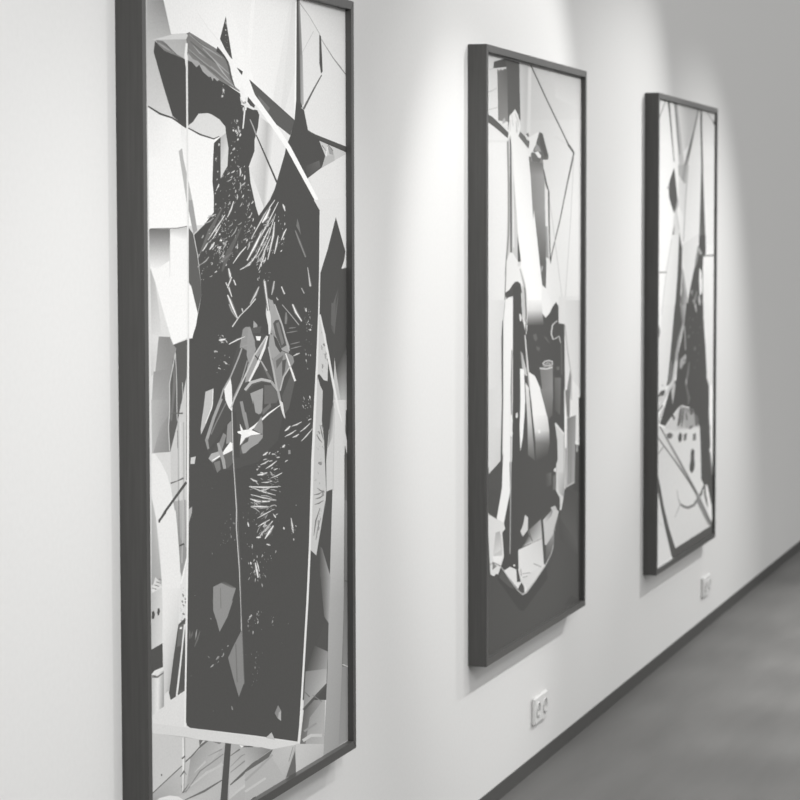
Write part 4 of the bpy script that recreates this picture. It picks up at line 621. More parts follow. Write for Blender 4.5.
'075,2334,1084,2334,1091,2336|42;181;1147,2295,1141,2292,1141,2288,1152,2286,1164,2289,1162,2294|43;524;1152,2295,1147,2291,1145,2287,1148,2286,1158,2290,1158,22'
'94|16;341;1086,2357,1081,2355,1077,2353,1078,2353,1085,2354,1088,2356|38;707;1139,2334,1138,2333,1138,2331,1140,2331,1143,2332,1142,2334|16;549;1086,2388,1087,2'
'386,1088,2383,1089,2383,1092,2386,1089,2388|16;452;1487,2351,1486,2349,1487,2347,1489,2347,1493,2349,1490,2351|18;198;1517,2293,1511,2289,1513,2283,1524,2282,15'
'37,2287,1534,2293|19;598;1522,2293,1518,2288,1517,2283,1520,2282,1530,2287,1529,2293|36;217;1460,2365,1457,2362,1458,2359,1464,2358,1471,2361,1469,2365|37;713;1'
'463,2365,1461,2362,1460,2359,1462,2358,1467,2361,1466,2365|16;212;1533,2354,1531,2349,1532,2343,1539,2343,1547,2348,1543,2354|17;676;1536,2354,1535,2349,1534,23'
'43,1536,2343,1543,2348,1540,2354|19;579;1512,2288,1509,2286,1506,2284,1507,2284,1512,2285,1514,2287|16;360;1489,2278,1488,2277,1488,2276,1489,2276,1492,2277,149'
'1,2278|16;430;1494,2267,1494,2265,1497,2263,1499,2263,1501,2266,1497,2267|36;612;1461,2379,1459,2377,1459,2375,1461,2375,1466,2377,1465,2379|16;478;1516,2264,15'
'13,2263,1510,2262,1511,2262,1516,2262,1518,2263|16;413;1523,2275,1523,2274,1526,2273,1528,2273,1531,2274,1527,2275|16;685;1468,2274,1467,2272,1467,2270,1469,227'
'0,1472,2272,1471,2274|38;332;1470,2363,1467,2363,1466,2362,1467,2361,1470,2361,1472,2362|16;743;1471,2295,1469,2294,1469,2293,1470,2292,1473,2293,1473,2294|16;6'
'91;1509,2270,1505,2270,1503,2268,1505,2268,1510,2267,1512,2269|16;373;1535,2386,1533,2384,1533,2381,1535,2381,1540,2383,1538,2386|18;423;1509,2331,1507,2329,150'
'8,2327,1510,2326,1515,2328,1513,2331|46;172;1240,2162,1232,2158,1226,2152,1233,2151,1247,2155,1250,2161|47;465;1243,2162,1236,2157,1228,2152,1230,2151,1243,2156'
',1247,2162|16;518;1233,2140,1231,2139,1232,2138,1234,2138,1237,2139,1236,2140|16;179;1230,2134,1225,2132,1223,2130,1229,2128,1238,2129,1239,2133|17;503;1233,213'
'4,1228,2132,1225,2129,1227,2128,1235,2130,1236,2133|16;549;1362,2151,1361,2150,1364,2150,1366,2150,1368,2151,1366,2151|16;556;1335,2121,1334,2119,1335,2116,1337'
',2116,1341,2118,1339,2121|16;417;1346,2133,1344,2133,1344,2132,1345,2131,1348,2132,1348,2133|16;549;1306,2150,1304,2149,1305,2148,1306,2148,1310,2149,1309,2150|'
'16;561;1225,2124,1221,2123,1219,2122,1219,2122,1224,2121,1227,2122|16;187;1288,2126,1282,2120,1276,2114,1283,2113,1296,2118,1298,2125|17;540;1291,2125,1286,2120'
',1279,2114,1281,2113,1293,2119,1295,2125|16;485;1348,2153,1345,2152,1345,2151,1347,2150,1352,2151,1351,2153|48;387;1242,2160,1242,2159,1244,2158,1245,2158,1246,'
'2159,1244,2160|17;192;1212,2131,1211,2126,1212,2122,1218,2121,1223,2126,1219,2131|18;573;1214,2131,1214,2126,1214,2122,1216,2121,1220,2126,1217,2131|99;177;1691'
',2373,1713,2346,1736,2303,1677,2340|100;119;1656,2321,1697,2275,1779,2208,1806,2212,1733,2279,1673,2323|101;251;1661,2321,1708,2276,1787,2209,1797,2211,1722,227'
'8,1668,2322|99;184;1811,2166,1823,2125,1831,2085,1873,2086,1847,2126,1825,2166|100;620;1815,2166,1830,2125,1843,2085,1860,2085,1839,2125,1820,2166|26;176;1223,2'
'098,1170,2068,1122,2032,1137,2028,1206,2061,1238,2095|27;594;1228,2097,1180,2066,1127,2031,1132,2030,1196,2063,1234,2096|23;202;1276,2117,1297,2061,1325,1996,13'
'56,1997,1331,2062,1313,2118|24;757;1287,2117,1307,2061,1334,1997,1346,1997,1321,2062,1302,2118|16;169;1397,2116,1378,2089,1370,2061,1383,2059,1412,2086,1419,211'
'5|17;541;1404,2116,1388,2088,1374,2060,1379,2060,1402,2087,1413,2115|16;196;1483,2090,1518,2058,1544,2061,1504,2093|17;710;1489,2091,1526,2059,1536,2060,1497,20'
'92|99;159;1730,2079,1764,2055,1781,2058,1747,2082|100;468;1735,2080,1769,2056,1776,2057,1741,2081|19;175;1427,2048,1440,2035,1463,2039,1437,2049|20;576;1430,204'
'8,1447,2036,1456,2038,1434,2049|99;218;1613,2014,1648,1977,1730,1938,1750,1942,1688,1983,1639,2017|100;844;1621,2015,1659,1979,1736,1940,1743,1941,1677,1981,163'
'1,2016|101;147,149,151,151,149,147;1493,2014,1593,1972,1697,1924,1712,1928,1607,1975,1507,2018|102;409,413,418,418,413,409;1498,2016,1597,1973,1702,1925,1708,19'
'27,1603,1974,1503,2017|103;120;1535,1984,1523,1962,1523,1937,1559,1934,1569,1960,1558,1983|104;254;1542,1984,1536,1961,1534,1936,1548,1935,1557,1960,1551,1984|9'
'9;497;1778,1958,1780,1956,1784,1953,1785,1954,1784,1956,1780,1958|99;394;1802,1912,1801,1910,1802,1907,1804,1907,1808,1909,1806,1912|99;577;1857,1913,1856,1912,'
'1860,1912,1862,1912,1864,1913,1861,1914|99;752;1819,1943,1818,1943,1819,1942,1821,1942,1823,1943,1821,1943|99;457;1826,1901,1825,1900,1829,1900,1832,1900,1834,1'
'901,1830,1902|99;348;1820,1928,1822,1926,1827,1924,1830,1924,1830,1927,1824,1929|99;526;1828,1967,1826,1966,1825,1964,1827,1964,1831,1965,1831,1967|99;674;1771,'
'1997,1771,1995,1773,1993,1775,1993,1777,1995,1774,1997|99;373;1772,1950,1770,1950,1771,1949,1773,1948,1778,1948,1777,1949|99;698;1798,1927,1798,1925,1800,1922,1'
'802,1922,1806,1925,1802,1928|99;462;1807,1931,1808,1930,1812,1929,1813,1929,1813,1931,1809,1931|99;222;1775,1989,1779,1983,1792,1978,1807,1979,1809,1987,1792,19'
'92|100;708;1781,1990,1787,1984,1797,1979,1802,1979,1801,1986,1787,1991|101;337;1783,1986,1783,1984,1783,1981,1785,1981,1788,1984,1785,1986|99;757;1822,1939,1819'
',1937,1818,1934,1821,1934,1828,1936,1826,1939|99;373;1826,1979,1825,1977,1828,1975,1830,1975,1834,1977,1831,1980|99;453;1832,1987,1831,1986,1833,1985,1835,1985,'
'1837,1986,1835,1987|101;620;1791,1996,1791,1994,1792,1992,1794,1991,1797,1994,1794,1996|99;411;1792,1936,1791,1934,1792,1932,1793,1932,1796,1934,1794,1936|99;50'
'4;1844,1954,1843,1953,1846,1952,1848,1952,1850,1953,1847,1954|99;639;1864,1921,1865,1919,1869,1916,1871,1916,1873,1919,1868,1921|100;338;1819,1943,1822,1941,182'
'6,1938,1829,1939,1829,1942,1823,1944|100;220;1833,1902,1834,1898,1846,1896,1861,1897,1864,1903,1849,1906|101;693;1838,1904,1842,1900,1851,1896,1856,1897,1856,19'
'02,1844,1905|99;504;1844,1949,1845,1948,1848,1946,1849,1946,1851,1948,1847,1950|102;229;1786,1995,1784,1991,1788,1986,1798,1985,1806,1990,1800,1995|103;751;1791'
',1995,1790,1990,1791,1986,1794,1985,1800,1990,1796,1995|100;782;1840,1958,1840,1955,1841,1953,1843,1953,1846,1955,1843,1958|99;720;1788,1942,1786,1942,1787,1941'
',1789,1941,1792,1941,1791,1942|100;197;1825,1925,1832,1922,1843,1919,1851,1921,1846,1926,1833,1928|101;566;1827,1926,1836,1923,1846,1920,1848,1920,1842,1925,183'
'0,1927|99;448;1860,1911,1858,1910,1861,1909,1864,1909,1868,1910,1865,1911|99;510;1847,1980,1848,1978,1852,1976,1854,1976,1855,1978,1851,1980|100;685;1814,1935,1'
'812,1933,1813,1931,1815,1931,1819,1933,1817,1935|99;183;1815,1797,1816,1794,1819,1791,1825,1790,1828,1794,1823,1798|100;493;1817,1797,1819,1794,1821,1791,1823,1'
'790,1825,1794,1820,1798|99;207;1783,1805,1784,1799,1787,1794,1795,1793,1800,1799,1793,1805|100;621;1786,1805,1788,1799,1790,1794,1792,1794,1796,1799,1790,1805|9'
'9;367;1854,1841,1855,1839,1857,1837,1858,1837,1859,1839,1855,1841|99;687;1791,1858,1791,1857,1793,1857,1795,1857,1796,1858,1794,1858|100;592;1822,1903,1823,1901'
',1827,1899,1828,1900,1829,1902,1825,1903|99;624;1840,1796,1841,1795,1844,1794,1845,1794,1846,1796,1843,1797|99;232;1807,1739,1806,1737,1808,1734,1814,1733,1818,'
'1736,1814,1739|100;755;1809,1739,1809,1737,1810,1734,1812,1734,1815,1736,1812,1739|100;190;1844,1796,1843,1792,1844,1788,1851,1787,1857,1791,1852,1796|101;526;1'
'847,1796,1847,1792,1847,1788,1849,1787,1853,1791,1850,1796|101;379;1808,1735,1808,1735,1810,1734,1812,1734,1813,1735,1811,1736|99;224;1786,1777,1787,1772,1791,1'
'767,1798,1767,1802,1772,1795,1778|100;710;1789,1778,1791,1772,1793,1767,1796,1767,1798,1772,1792,1778|100;772;1801,1768,1800,1767,1800,1766,1802,1766,1804,1766,'
'1803,1767|99;551;1801,1898,1805,1896,1810,1895,1811,1895,1809,1897,1803,1899|99;427;1829,1851,1832,1850,1835,1849,1836,1849,1834,1851,1830,1851|99;735;1778,1820'
',1780,1818,1783,1816,1784,1816,1783,1818,1779,1820|99;762;1797,1765,1797,1764,1798,1763,1800,1763,1801,1764,1799,1765|99;455;1799,1863,1798,1862,1798,1861,1800,'
'1860,1802,1862,1801,1863|99;380;1768,1597,1769,1596,1771,1594,1773,1594,1773,1596,1770,1597|99;689;1773,1571,1775,1569,1778,1567,1779,1567,1779,1570,1775,1571|9'
'9;246;1828,1620,1828,1614,1834,1608,1844,1607,1851,1614,1841,1621|100;832;1832,1620,1834,1614,1837,1607,1841,1607,1845,1614,1837,1621|99;190;1752,1621,1758,1614'
',1764,1606,1770,1606,1771,1614,1760,1622|100;523;1754,1621,1761,1614,1766,1606,1768,1606,1768,1614,1757,1621|101;657;1835,1610,1837,1607,1841,1605,1844,1605,184'
'4,1608,1838,1610|99;756;1843,1576,1844,1575,1847,1575,1849,1576,1849,1577,1845,1577|99;711;1779,1582,1781,1581,1785,1579,1786,1580,1786,1582,1781,1583|99;594;17'
'50,1601,1751,1600,1755,1599,1757,1599,1757,1601,1753,1602|99;773;1822,1590,1823,1589,1824,1588,1825,1588,1826,1589,1824,1590|99;513;1744,1585,1744,1584,1745,158'
'2,1746,1582,1748,1584,1747,1585|100;717;1820,1590,1820,1589,1824,1587,1826,1587,1828,1589,1823,1591|100;193;1741,1586,1748,1579,1756,1572,1762,1572,1761,1580,17'
'48,1587|101;537;1743,1586,1752,1579,1758,1572,1760,1572,1758,1580,1746,1587|100;492;1784,1584,1786,1582,1789,1580,1792,1580,1792,1583,1787,1585|99;739;1847,1602'
',1849,1601,1853,1600,1855,1600,1854,1602,1849,1603|99;495;1846,1571,1846,1570,1849,1569,1851,1569,1853,1570,1850,1572|99;611;1802,1573,1804,1571,1808,1569,1810,'
'1569,1810,1572,1805,1573|99;357;1858,1575,1858,1574,1860,1573,1861,1573,1863,1574,1861,1575|99;694;1817,1605,1819,1603,1824,1601,1826,1601,1826,1604,1820,1606|9'
'9;133;1549,1897,1618,1896,1685,1901,1683,1903,1614,1904,1548,1900|100;319;1549,1898,1617,1899,1684,1901,1684,1902,1615,1901,1548,1899|99;134;1599,1848,1658,1848'
',1715,1853,1713,1856,1653,1855,1597,1851|100;322;1599,1849,1657,1851,1715,1854,1714,1855,1655,1853,1598,1850|99;134;1599,1829,1668,1830,1736,1835,1734,1837,1663'
',1837,1597,1832|100;322;1598,1830,1667,1832,1735,1836,1734,1837,1665,1835,1597,1831|99;135;1633,1797,1677,1800,1715,1806,1712,1809,1668,1807,1629,1800|100;323;1'
'632,1798,1674,1802,1714,1807,1713,1808,1671,1804,1631,1799|99;133;1583,1915,1626,1913,1667,1916,1667,1918,1624,1920,1582,1919|100;319;1582,1916,1625,1916,1667,1'
'916,1667,1917,1624,1918,1582,1918|101;208;1633,1798,1679,1799,1716,1805,1711,1810,1669,1809,1629,1801|102;770;1632,1799,1676,1802,1715,1807,1713,1808,1672,1806,'
'1631,1800|28;208;895,1877,988,1888,1071,1900,1066,1904,976,1898,890,1881|29;806;894,1878,984,1891,1070,1901,1068,1903,980,1894,891,1880|17;205;789,1895,822,1893'
',857,1896,852,1905,817,1906,787,1904|18;794;788,1898,821,1896,856,1899,854,1902,819,1902,787,1901|19;704;853,1902,859,1901,865,1900,866,1900,860,1902,854,1903|1'
'7;350;779,1919,783,1917,788,1916,789,1916,786,1919,780,1920|19;178;853,1895,862,1890,873,1884,881,1885,876,1892,860,1898|20;498;855,1896,866,1890,876,1884,878,1'
'884,872,1892,858,1897|17;181;815,1916,825,1913,835,1909,840,1910,833,1916,819,1918|18;516;816,1917,827,1913,837,1909,838,1910,831,1915,818,1918|17;664;820,1887,'
'822,1886,824,1887,825,1887,823,1888,820,1888|18;182;791,1907,800,1906,810,1905,812,1906,804,1910,793,1910|19;522;792,1908,801,1907,810,1905,811,1906,803,1908,79'
'3,1909|17;438;829,1889,830,1889,833,1889,833,1890,832,1891,829,1890|19;329;841,1895,843,1894,846,1894,847,1895,845,1896,842,1896|17;523;785,1885,786,1885,788,18'
'85,788,1885,787,1886,785,1886|18;353;844,1903,847,1903,851,1903,851,1904,848,1905,844,1904|18;190;810,1886,825,1887,841,1888,840,1890,823,1892,808,1889|19;567;8'
'10,1887,825,1888,841,1889,841,1889,823,1890,808,1888|17;441;803,1915,804,1914,807,1914,808,1915,807,1916,804,1916|20;190;803,1892,819,1889,836,1886,839,1888,824'
',1893,805,1895|21;568;803,1893,820,1890,837,1887,838,1887,823,1892,804,1894|19;674;803,1897,808,1896,815,1896,815,1896,809,1898,803,1898|21;461;803,1821,806,182'
'1,810,1821,810,1821,807,1822,803,1822|17;510;737,1855,743,1854,750,1853,750,1853,745,1855,737,1856|21;579;846,1838,849,1837,853,1837,854,1837,852,1839,847,1839|'
'21;226;851,1805,860,1802,872,1801,877,1803,869,1808,855,1809|22;760;852,1806,862,1804,874,1802,875,1802,867,1807,854,1808|17;668;739,1833,742,1833,746,1832,747,'
'1833,744,1834,739,1834|21;185;773,1791,787,1788,803,1785,808,1788,795,1793,776,1795|22;539;774,1792,789,1789,804,1786,806,1787,793,1792,776,1794|21;599;844,1835'
',846,1835,848,1835,849,1835,847,1836,844,1836|21;721;893,1800,894,1799,897,1798,898,1798,898,1800,895,1800|21;471;841,1783,843,1782,847,1782,848,1782,846,1784,8'
'42,1784|21;588;785,1802,790,1801,796,1801,796,1801,791,1803,784,1802|21;584;895,1828,898,1827,901,1828,901,1829,897,1830,894,1829|21;431;765,1776,764,1775,767,1'
'775,768,1775,770,1776,768,1777|21;370;811,1837,813,1836,815,1836,816,1836,814,1837,811,1837|23;203;833,1812,849,1808,867,1805,872,1807,857,1813,837,1816|24;632;'
'834,1814,851,1810,868,1805,870,1806,855,1812,836,1815|21;181;734,1856,753,1854,774,1853,776,1857,756,1862,734,1861|22;518;734,1858,754,1856,775,1854,775,1855,75'
'5,1860,734,1860|23;388;743,1853,744,1852,746,1852,747,1852,748,1853,745,1854|17;211;1530,1491,1573,1493,1600,1507,1586,1512,1545,1505,1522,1495|18;782;1527,1492'
',1565,1496,1596,1508,1590,1510,1553,1502,1524,1494|99;212;1524,1468,1600,1471,1667,1485,1661,1489,1586,1480,1520,1471|100;785;1523,1469,1595,1474,1665,1486,1663'
',1487,1590,1478,1521,1470|99;212;1608,1505,1676,1504,1736,1515,1731,1518,1664,1514,1605,1508|100;787;1607,1506,1672,1507,1735,1516,1733,1517,1667,1511,1606,1507'
'|101;213;1619,1457,1665,1455,1702,1465,1695,1469,1650,1466,1616,1461|102;789;1618,1459,1661,1459,1700,1466,1697,1468,1655,1463,1617,1460|100;214;1715,1474,1784,'
'1482,1842,1500,1835,1504,1766,1490,1710,1476|101;794;1713,1475,1778,1485,1840,1501,1837,1503,1772,1488,1711,1476|102;215;1728,1433,1806,1450,1874,1476,1866,1479'
',1788,1457,1723,1436|103;796;1726,1434,1801,1452,1871,1477,1869,1478,1794,1455,1725,1435|17;208;1266,1412,1302,1410,1325,1420,1314,1425,1281,1423,1261,1416|18;7'
'72;1264,1413,1296,1414,1322,1422,1318,1424,1287,1419,1263,1415|16;210;1296,1355,1368,1360,1431,1376,1424,1379,1353,1369,1292,1358|17;779;1295,1356,1364,1363,142'
'9,1377,1426,1378,1358,1367,1294,1357|16;209;1200,1338,1260,1330,1316,1336,1311,1342,1251,1345,1198,1343|17;775;1199,1339,1258,1334,1314,1338,1312,1340,1254,1341'
',1199,1341|18;209;1236,1376,1292,1375,1340,1386,1334,1390,1279,1385,1233,1379|19;774;1235,1377,1288,1379,1338,1387,1336,1388,1283,1382,1234,1378|17;211;1495,142'
'5,1522,1423,1532,1434,1517,1439,1493,1436,1488,1430|18;783;1493,1427,1514,1427,1528,1435,1522,1437,1502,1432,1490,1428|18;208;1118,1333,1153,1317,1197,1312,1200'
',1316,1166,1326,1123,1335|19;771;1120,1333,1157,1320,1198,1313,1199,1315,1162,1323,1122,1334|16;208,211,213,213,210,208;1104,1300,1269,1278,1439,1266,1439,1271,'
'1270,1289,1105,1304|17;770,780,789,789,779,769;1105,1301,1269,1281,1439,1268,1439,1270,1269,1286,1105,1303|18;208,211,213,213,211,208;1134,1295,1266,1261,1408,1'
'236,1411,1239,1275,1269,1137,1297|19;772,781,790,790,781,772;1135,1295,1269,1263,1409,1237,1410,1238,1272,1266,1136,1296|20;208,211,214,214,211,208;1119,1269,12'
'63,1238,1414,1216,1416,1219,1268,1246,1121,1271|21;772,782,791,791,782,772;1119,1269,1264,1240,1415,1217,1416,1218,1266,1243,1120,1270|22;210;1114,1251,1176,123'
'1,1246,1223,1249,1229,1187,1243,1119,1254|23;778;1115,1252,1179,1234,1247,1225,1248,1227,1184,1240,1117,1253|22;211;1149,1215,1237,1198,1327,1193,1327,1199,1239'
',1211,1151,1219|23;782;1150,1216,1237,1202,1327,1195,1327,1197,1238,1207,1150,1218|16;212;1343,1312,1420,1311,1492,1320,1488,1324,1411,1319,1341,1314|17;785;134'
'2,1313,1417,1314,1490,1321,1489,1323,1414,1317,1342,1313|20;211;1246,1304,1311,1296,1375,1297,1373,1300,1308,1304,1246,1306|21;781;1246,1305,1310,1298,1375,1298'
',1374,1299,1309,1301,1246,1306|22;211;1214,1273,1280,1267,1343,1272,1340,1276,1274,1277,1213,1276|23;780;1214,1274,1278,1270,1342,1273,1341,1274,1276,1274,1213,'
'1275|17;295;1566,1410,1592,1409,1595,1392,1566,1393|18;394;1305,1333,1309,1332,1314,1331,1315,1331,1312,1333,1306,1334|22;388;1130,1263,1136,1262,1143,1261,1144'
',1262,1138,1264,1130,1264|18;459;1114,1290,1117,1289,1121,1289,1121,1289,1118,1291,1114,1291|18;446;1424,1298,1435,1297,1446,1296,1446,1297,1435,1299,1424,1299|'
'23;473;1142,1262,1147,1260,1152,1259,1153,1259,1149,1261,1142,1262|16;385;1202,1316,1206,1316,1209,1316,1209,1316,1205,1317,1202,1317|24;729;1217,1274,1223,1272'
',1229,1271,1229,1272,1224,1274,1218,1275|20;408;1360,1282,1365,1281,1369,1282,1369,1282,1363,1284,1359,1283|22;239;1309,1233,1337,1227,1365,1220,1369,1221,1343,'
'1231,1311,1236|23;789;1310,1234,1339,1228,1367,1220,1368,1221,1341,1230,1311,1235|24;491;1316,1231,1322,1229,1329,1227,1330,1228,1325,1230,1317,1232|22;185;1256'
',1249,1285,1245,1315,1239,1316,1241,1288,1248,1257,1251|23;501;1256,1250,1286,1246,1315,1240,1316,1240,1287,1247,1257,1251|18;236;1233,1345,1255,1341,1278,1337,'
'1281,1339,1260,1346,1234,1349|19;784;1233,1346,1256,1342,1279,1338,1280,1338,1259,1345,1234,1348|20;784;1126,1297,1132,1295,1138,1294,1139,1294,1134,1297,1127,1'
'298|16;503;1326,1320,1327,1319,1331,1318,1332,1318,1332,1320,1328,1321|24;669;1210,1201,1213,1201,1216,1200,1217,1200,1214,1202,1210,1202|18;190;1342,1339,1356,'
'1329,1371,1319,1380,1320,1374,1331,1352,1341|19;525;1345,1340,1361,1330,1374,1320,1377,1320,1369,1331,1349,1340|20;219;1180,1313,1195,1305,1210,1298,1214,1298,1'
'204,1307,1184,1314|21;687;1181,1313,1197,1306,1212,1298,1213,1298,1201,1307,1183,1314|24;696;1122,1236,1126,1235,1131,1234,1132,1235,1127,1237,1122,1237|24;518;'
'1135,1234,1140,1232,1146,1231,1147,1232,1142,1234,1136,1235|22;522;1349,1218,1353,1217,1358,1217,1358,1217,1353,1218,1349,1218|22;344;1174,1315,1177,1314,1181,1'
'313,1183,1314,1181,1316,1176,1316|24;563;1298,1206,1302,1205,1306,1205,1307,1205,1303,1207,1298,1207|22;481;1294,1263,1298,1260,1302,1256,1304,1256,1303,1260,12'
'96,1263|20;364;1130,1334,1138,1331,1145,1329,1146,1329,1140,1332,1131,1334|23;667;1263,1239,1271,1236,1277,1233,1278,1233,1273,1236,1264,1239|18;241;1434,1271,1'
'453,1269,1472,1265,1474,1267,1455,1272,1435,1274|19;799;1434,1272,1454,1270,1473,1266,1474,1266,1455,1271,1434,1273|24;683;1188,1218,1194,1218,1200,1217,1200,12'
'18,1194,1219,1188,1219|16;689;1421,1310,1430,1308,1439,1307,1440,1308,1430,1310,1421,1310|24;218;1155,1209,1170,1205,1188,1201,1192,1204,1177,1210,1157,1213|25;'
'680;1155,1210,1172,1206,1189,1202,1191,1203,1175,1209,1156,1211|20;436;1442,1270,1451,1268,1461,1267,1462,1268,1452,1270,1442,1271|21;680;1119,1305,1126,1301,11'
'33,1298,1135,1298,1130,1302,1121,1305|25;224;1155,1230,1179,1223,1203,1215,1209,1217,1188,1227,1159,1233|26;714;1156,1231,1181,1224,1205,1216,1207,1216,1185,122'
'6,1158,1232|16;233;1399,1197,1409,1193,1421,1189,1424,1189,1416,1195,1402,1198|17;754;1400,1197,1411,1193,1422,1189,1423,1189,1414,1194,1401,1198|18;503;1414,12'
'75,1419,1274,1423,1273,1424,1273,1420,1275,1415,1276|24;337;1200,1237,1207,1236,1213,1236,1213,1237,1206,1238,1200,1238|16;643;1452,1249,1462,1247,1472,1244,147'
'3,1244,1464,1248,1453,1250|20;370;1378,1286,1384,1284,1390,1282,1391,1283,1387,1285,1379,1286|20;200;1274,1335,1290,1335,1306,1334,1306,1336,1288,1338,1272,1338'
'|21;580;1273,1336,1289,1336,1306,1335,1306,1335,1289,1337,1272,1337|22;397;1250,1225,1257,1223,1265,1221,1265,1221,1259,1224,1250,1226|16;422;1390,1331,1399,133'
'0,1409,1329,1409,1329,1400,1331,1390,1331|16;641;1199,1381,1202,1381,1204,1381,1205,1381,1202,1382,1199,1382|17;209;1427,1388,1447,1387,1466,1388,1465,1391,1442'
',1394,1423,1392|18;624;1426,1389,1445,1389,1466,1389,1465,1390,1443,1393,1424,1391|17;224;1340,1411,1349,1414,1354,1418,1347,1421,1332,1419,1329,1413|18;714;133'
'7,1411,1344,1415,1352,1419,1350,1420,1337,1417,1332,1412|16;433;1450,1341,1458,1340,1465,1340,1466,1340,1458,1342,1450,1342|17;629;1411,1412,1415,1412,1418,1412'
',1417,1413,1412,1414,1409,1413|18;217;1369,1407,1391,1405,1414,1404,1415,1407,1391,1412,1367,1411|19;672;1368,1408,1391,1407,1415,1405,1415,1406,1391,1410,1367,'
'1410|16;208;1192,1359,1202,1360,1210,1362,1207,1365,1193,1367,1184,1364|17;628;1189,1361,1199,1361,1209,1363,1208,1364,1195,1365,1187,1362|17;495;1465,1426,1472'
',1427,1479,1428,1479,1429,1469,1428,1463,1426|16;219;1528,1363,1546,1365,1564,1367,1560,1370,1537,1371,1522,1366|17;675;1526,1364,1544,1366,1562,1368,1562,1369,'
'1540,1369,1524,1365|18;432;1312,1357,1318,1358,1324,1359,1323,1359,1316,1359,1311,1358|17;644;1410,1399,1419,1398,1428,1397,1428,1398,1420,1400,1410,1400|16;345'
';1396,1346,1403,1347,1409,1348,1409,1348,1401,1349,1395,1347|20;547;1373,1412,1381,1410,1390,1409,1391,1409,1383,1412,1373,1413|16;515;1385,1346,1387,1346,1388,'
'1347,1388,1347,1385,1348,1383,1347|17;240;1395,1340,1417,1342,1439,1343,1437,1346,1411,1347,1391,1343|18;798;1394,1341,1415,1343,1438,1344,1438,1345,1413,1346,1'
'392,1342|17;201;1270,1392,1293,1392,1316,1393,1315,1396,1289,1399,1266,1397|18;587;1269,1394,1292,1394,1316,1394,1315,1395,1290,1397,1267,1395|18;516;1206,1362,'
'1212,1364,1219,1365,1219,1366,1210,1365,1204,1363|17;195;1433,1411,1443,1411,1451,1413,1449,1416,1435,1418,1427,1415|18;555;1431,1412,1441,1413,1451,1414,1450,1'
'415,1438,1416,1429,1414|19;187;1206,1370,1218,1368,1232,1368,1235,1371,1221,1376,1206,1376|20;516;1206,1372,1219,1370,1233,1369,1234,1370,1220,1374,1206,1374|17'
';466;1456,1404,1465,1404,1474,1404,1474,1404,1464,1405,1456,1404|19;523;1393,1343,1395,1343,1398,1343,1398,1344,1395,1345,1392,1344|20;229;1334,1381,1355,1381,1'
'377,1381,1376,1384,1351,1386,1331,1384|21;738;1333,1382,1354,1382,1377,1382,1376,1383,1352,1385,1332,1383|18;404;1423,1359,1427,1358,1431,1358,1431,1358,1428,13'
'60,1423,1360|18;202;1365,1348,1376,1349,1385,1353,1380,1356,1363,1356,1356,1352|19;589;1362,1349,1373,1351,1383,1354,1382,1355,1367,1354,1359,1350|19;396;1198,1'
'357,1204,1359,1208,1361,1207,1362,1198,1361,1195,1358|17;551;1567,1433,1570,1432,1572,1432,1572,1433,1569,1434,1566,1433|99;463;1810,1525,1810,1526,1810,1527,18'
'09,1528,1806,1527,1808,1525|99;465;1826,1533,1832,1533,1837,1535,1837,1535,1828,1536,1823,1534|102;380;1836,1503,1839,1503,1840,1504,1839,1505,1834,1505,1833,15'
'04|99;420;1845,1522,1850,1521,1855,1521,1855,1522,1850,1523,1845,1523|99;790;1816,1517,1822,1517,1828,1517,1827,1518,1820,1519,1815,1518|99;343;1811,1534,1813,1'
'536,1815,1537,1814,1537,1810,1536,1809,1534|100;234;1819,1515,1838,1517,1857,1518,1856,1521,1832,1522,1814,1519|101;757;1817,1516,1836,1518,1857,1519,1856,1520,'
'1834,1521,1815,1518|99;368;1800,1527,1803,1528,1803,1530,1801,1530,1796,1529,1796,1527|27;215;1181,1232,1262,1220,1344,1216,1344,1221,1262,1233,1181,1236|28;806'
';1181,1233,1262,1224,1344,1217,1344,1220,1262,1229,1181,1235|29;214;1126,1220,1225,1204,1327,1195,1328,1200,1227,1216,1127,1223|30;804;1126,1221,1226,1207,1327,'
'1197,1327,1199,1226,1212,1127,1222|16;216;1197,1165,1281,1168,1358,1177,1354,1181,1270,1176,1194,1167|17;810;1197,1165,1277,1171,1357,1178,1355,1180,1273,1174,1'
'195,1166|16;216;1205,1130,1279,1133,1345,1142,1340,1146,1266,1143,1201,1133|17;812;1204,1131,1275,1136,1344,1144,1342,1145,1270,1140,1203,1132|18;217;1227,1089,'
'1312,1107,1380,1133,1369,1137,1285,1118,1219,1092|19;814;1225,1090,1304,1110,1377,1134,1373,1136,1293,1115,1222,1091|20;218;1290,1070,1353,1086,1393,1111,1372,1'
'118,1311,1101,1274,1075|21;818;1285,1071,1342,1090,1387,1114,1379,1116,1322,1097,1279,1073|20;216;1182,1087,1209,1080,1235,1081,1234,1088,1207,1094,1182,1092|21'
';811;1182,1089,1208,1084,1234,1083,1234,1086,1208,1090,1182,1090|22;217;1261,1098,1315,1111,1359,1128,1352,1131,1298,1118,1256,1100|23;815;1259,1098,1310,1113,1'
'357,1129,1354,1130,1303,1115,1257,1099|16;218;1162,990,1164,958,1191,924,1212,923,1207,955,1177,989|17;818;1166,989,1176,957,1197,924,1205,924,1195,956,1172,989'
'|16;216;1111,999,1104,993,1117,987,1128,987,1133,992,1119,999|17;812;1113,999,1113,993,1120,987,1125,987,1124,993,1117,999|16;222;1591,1124,1593,1091,1617,1057,'
'1630,1056,1626,1089,1601,1123|17;832;1594,1124,1604,1090,1621,1057,1626,1057,1616,1090,1598,1123|16;214;1082,1162,1078,1152,1093,1142,1105,1141,1107,1152,1091,1'
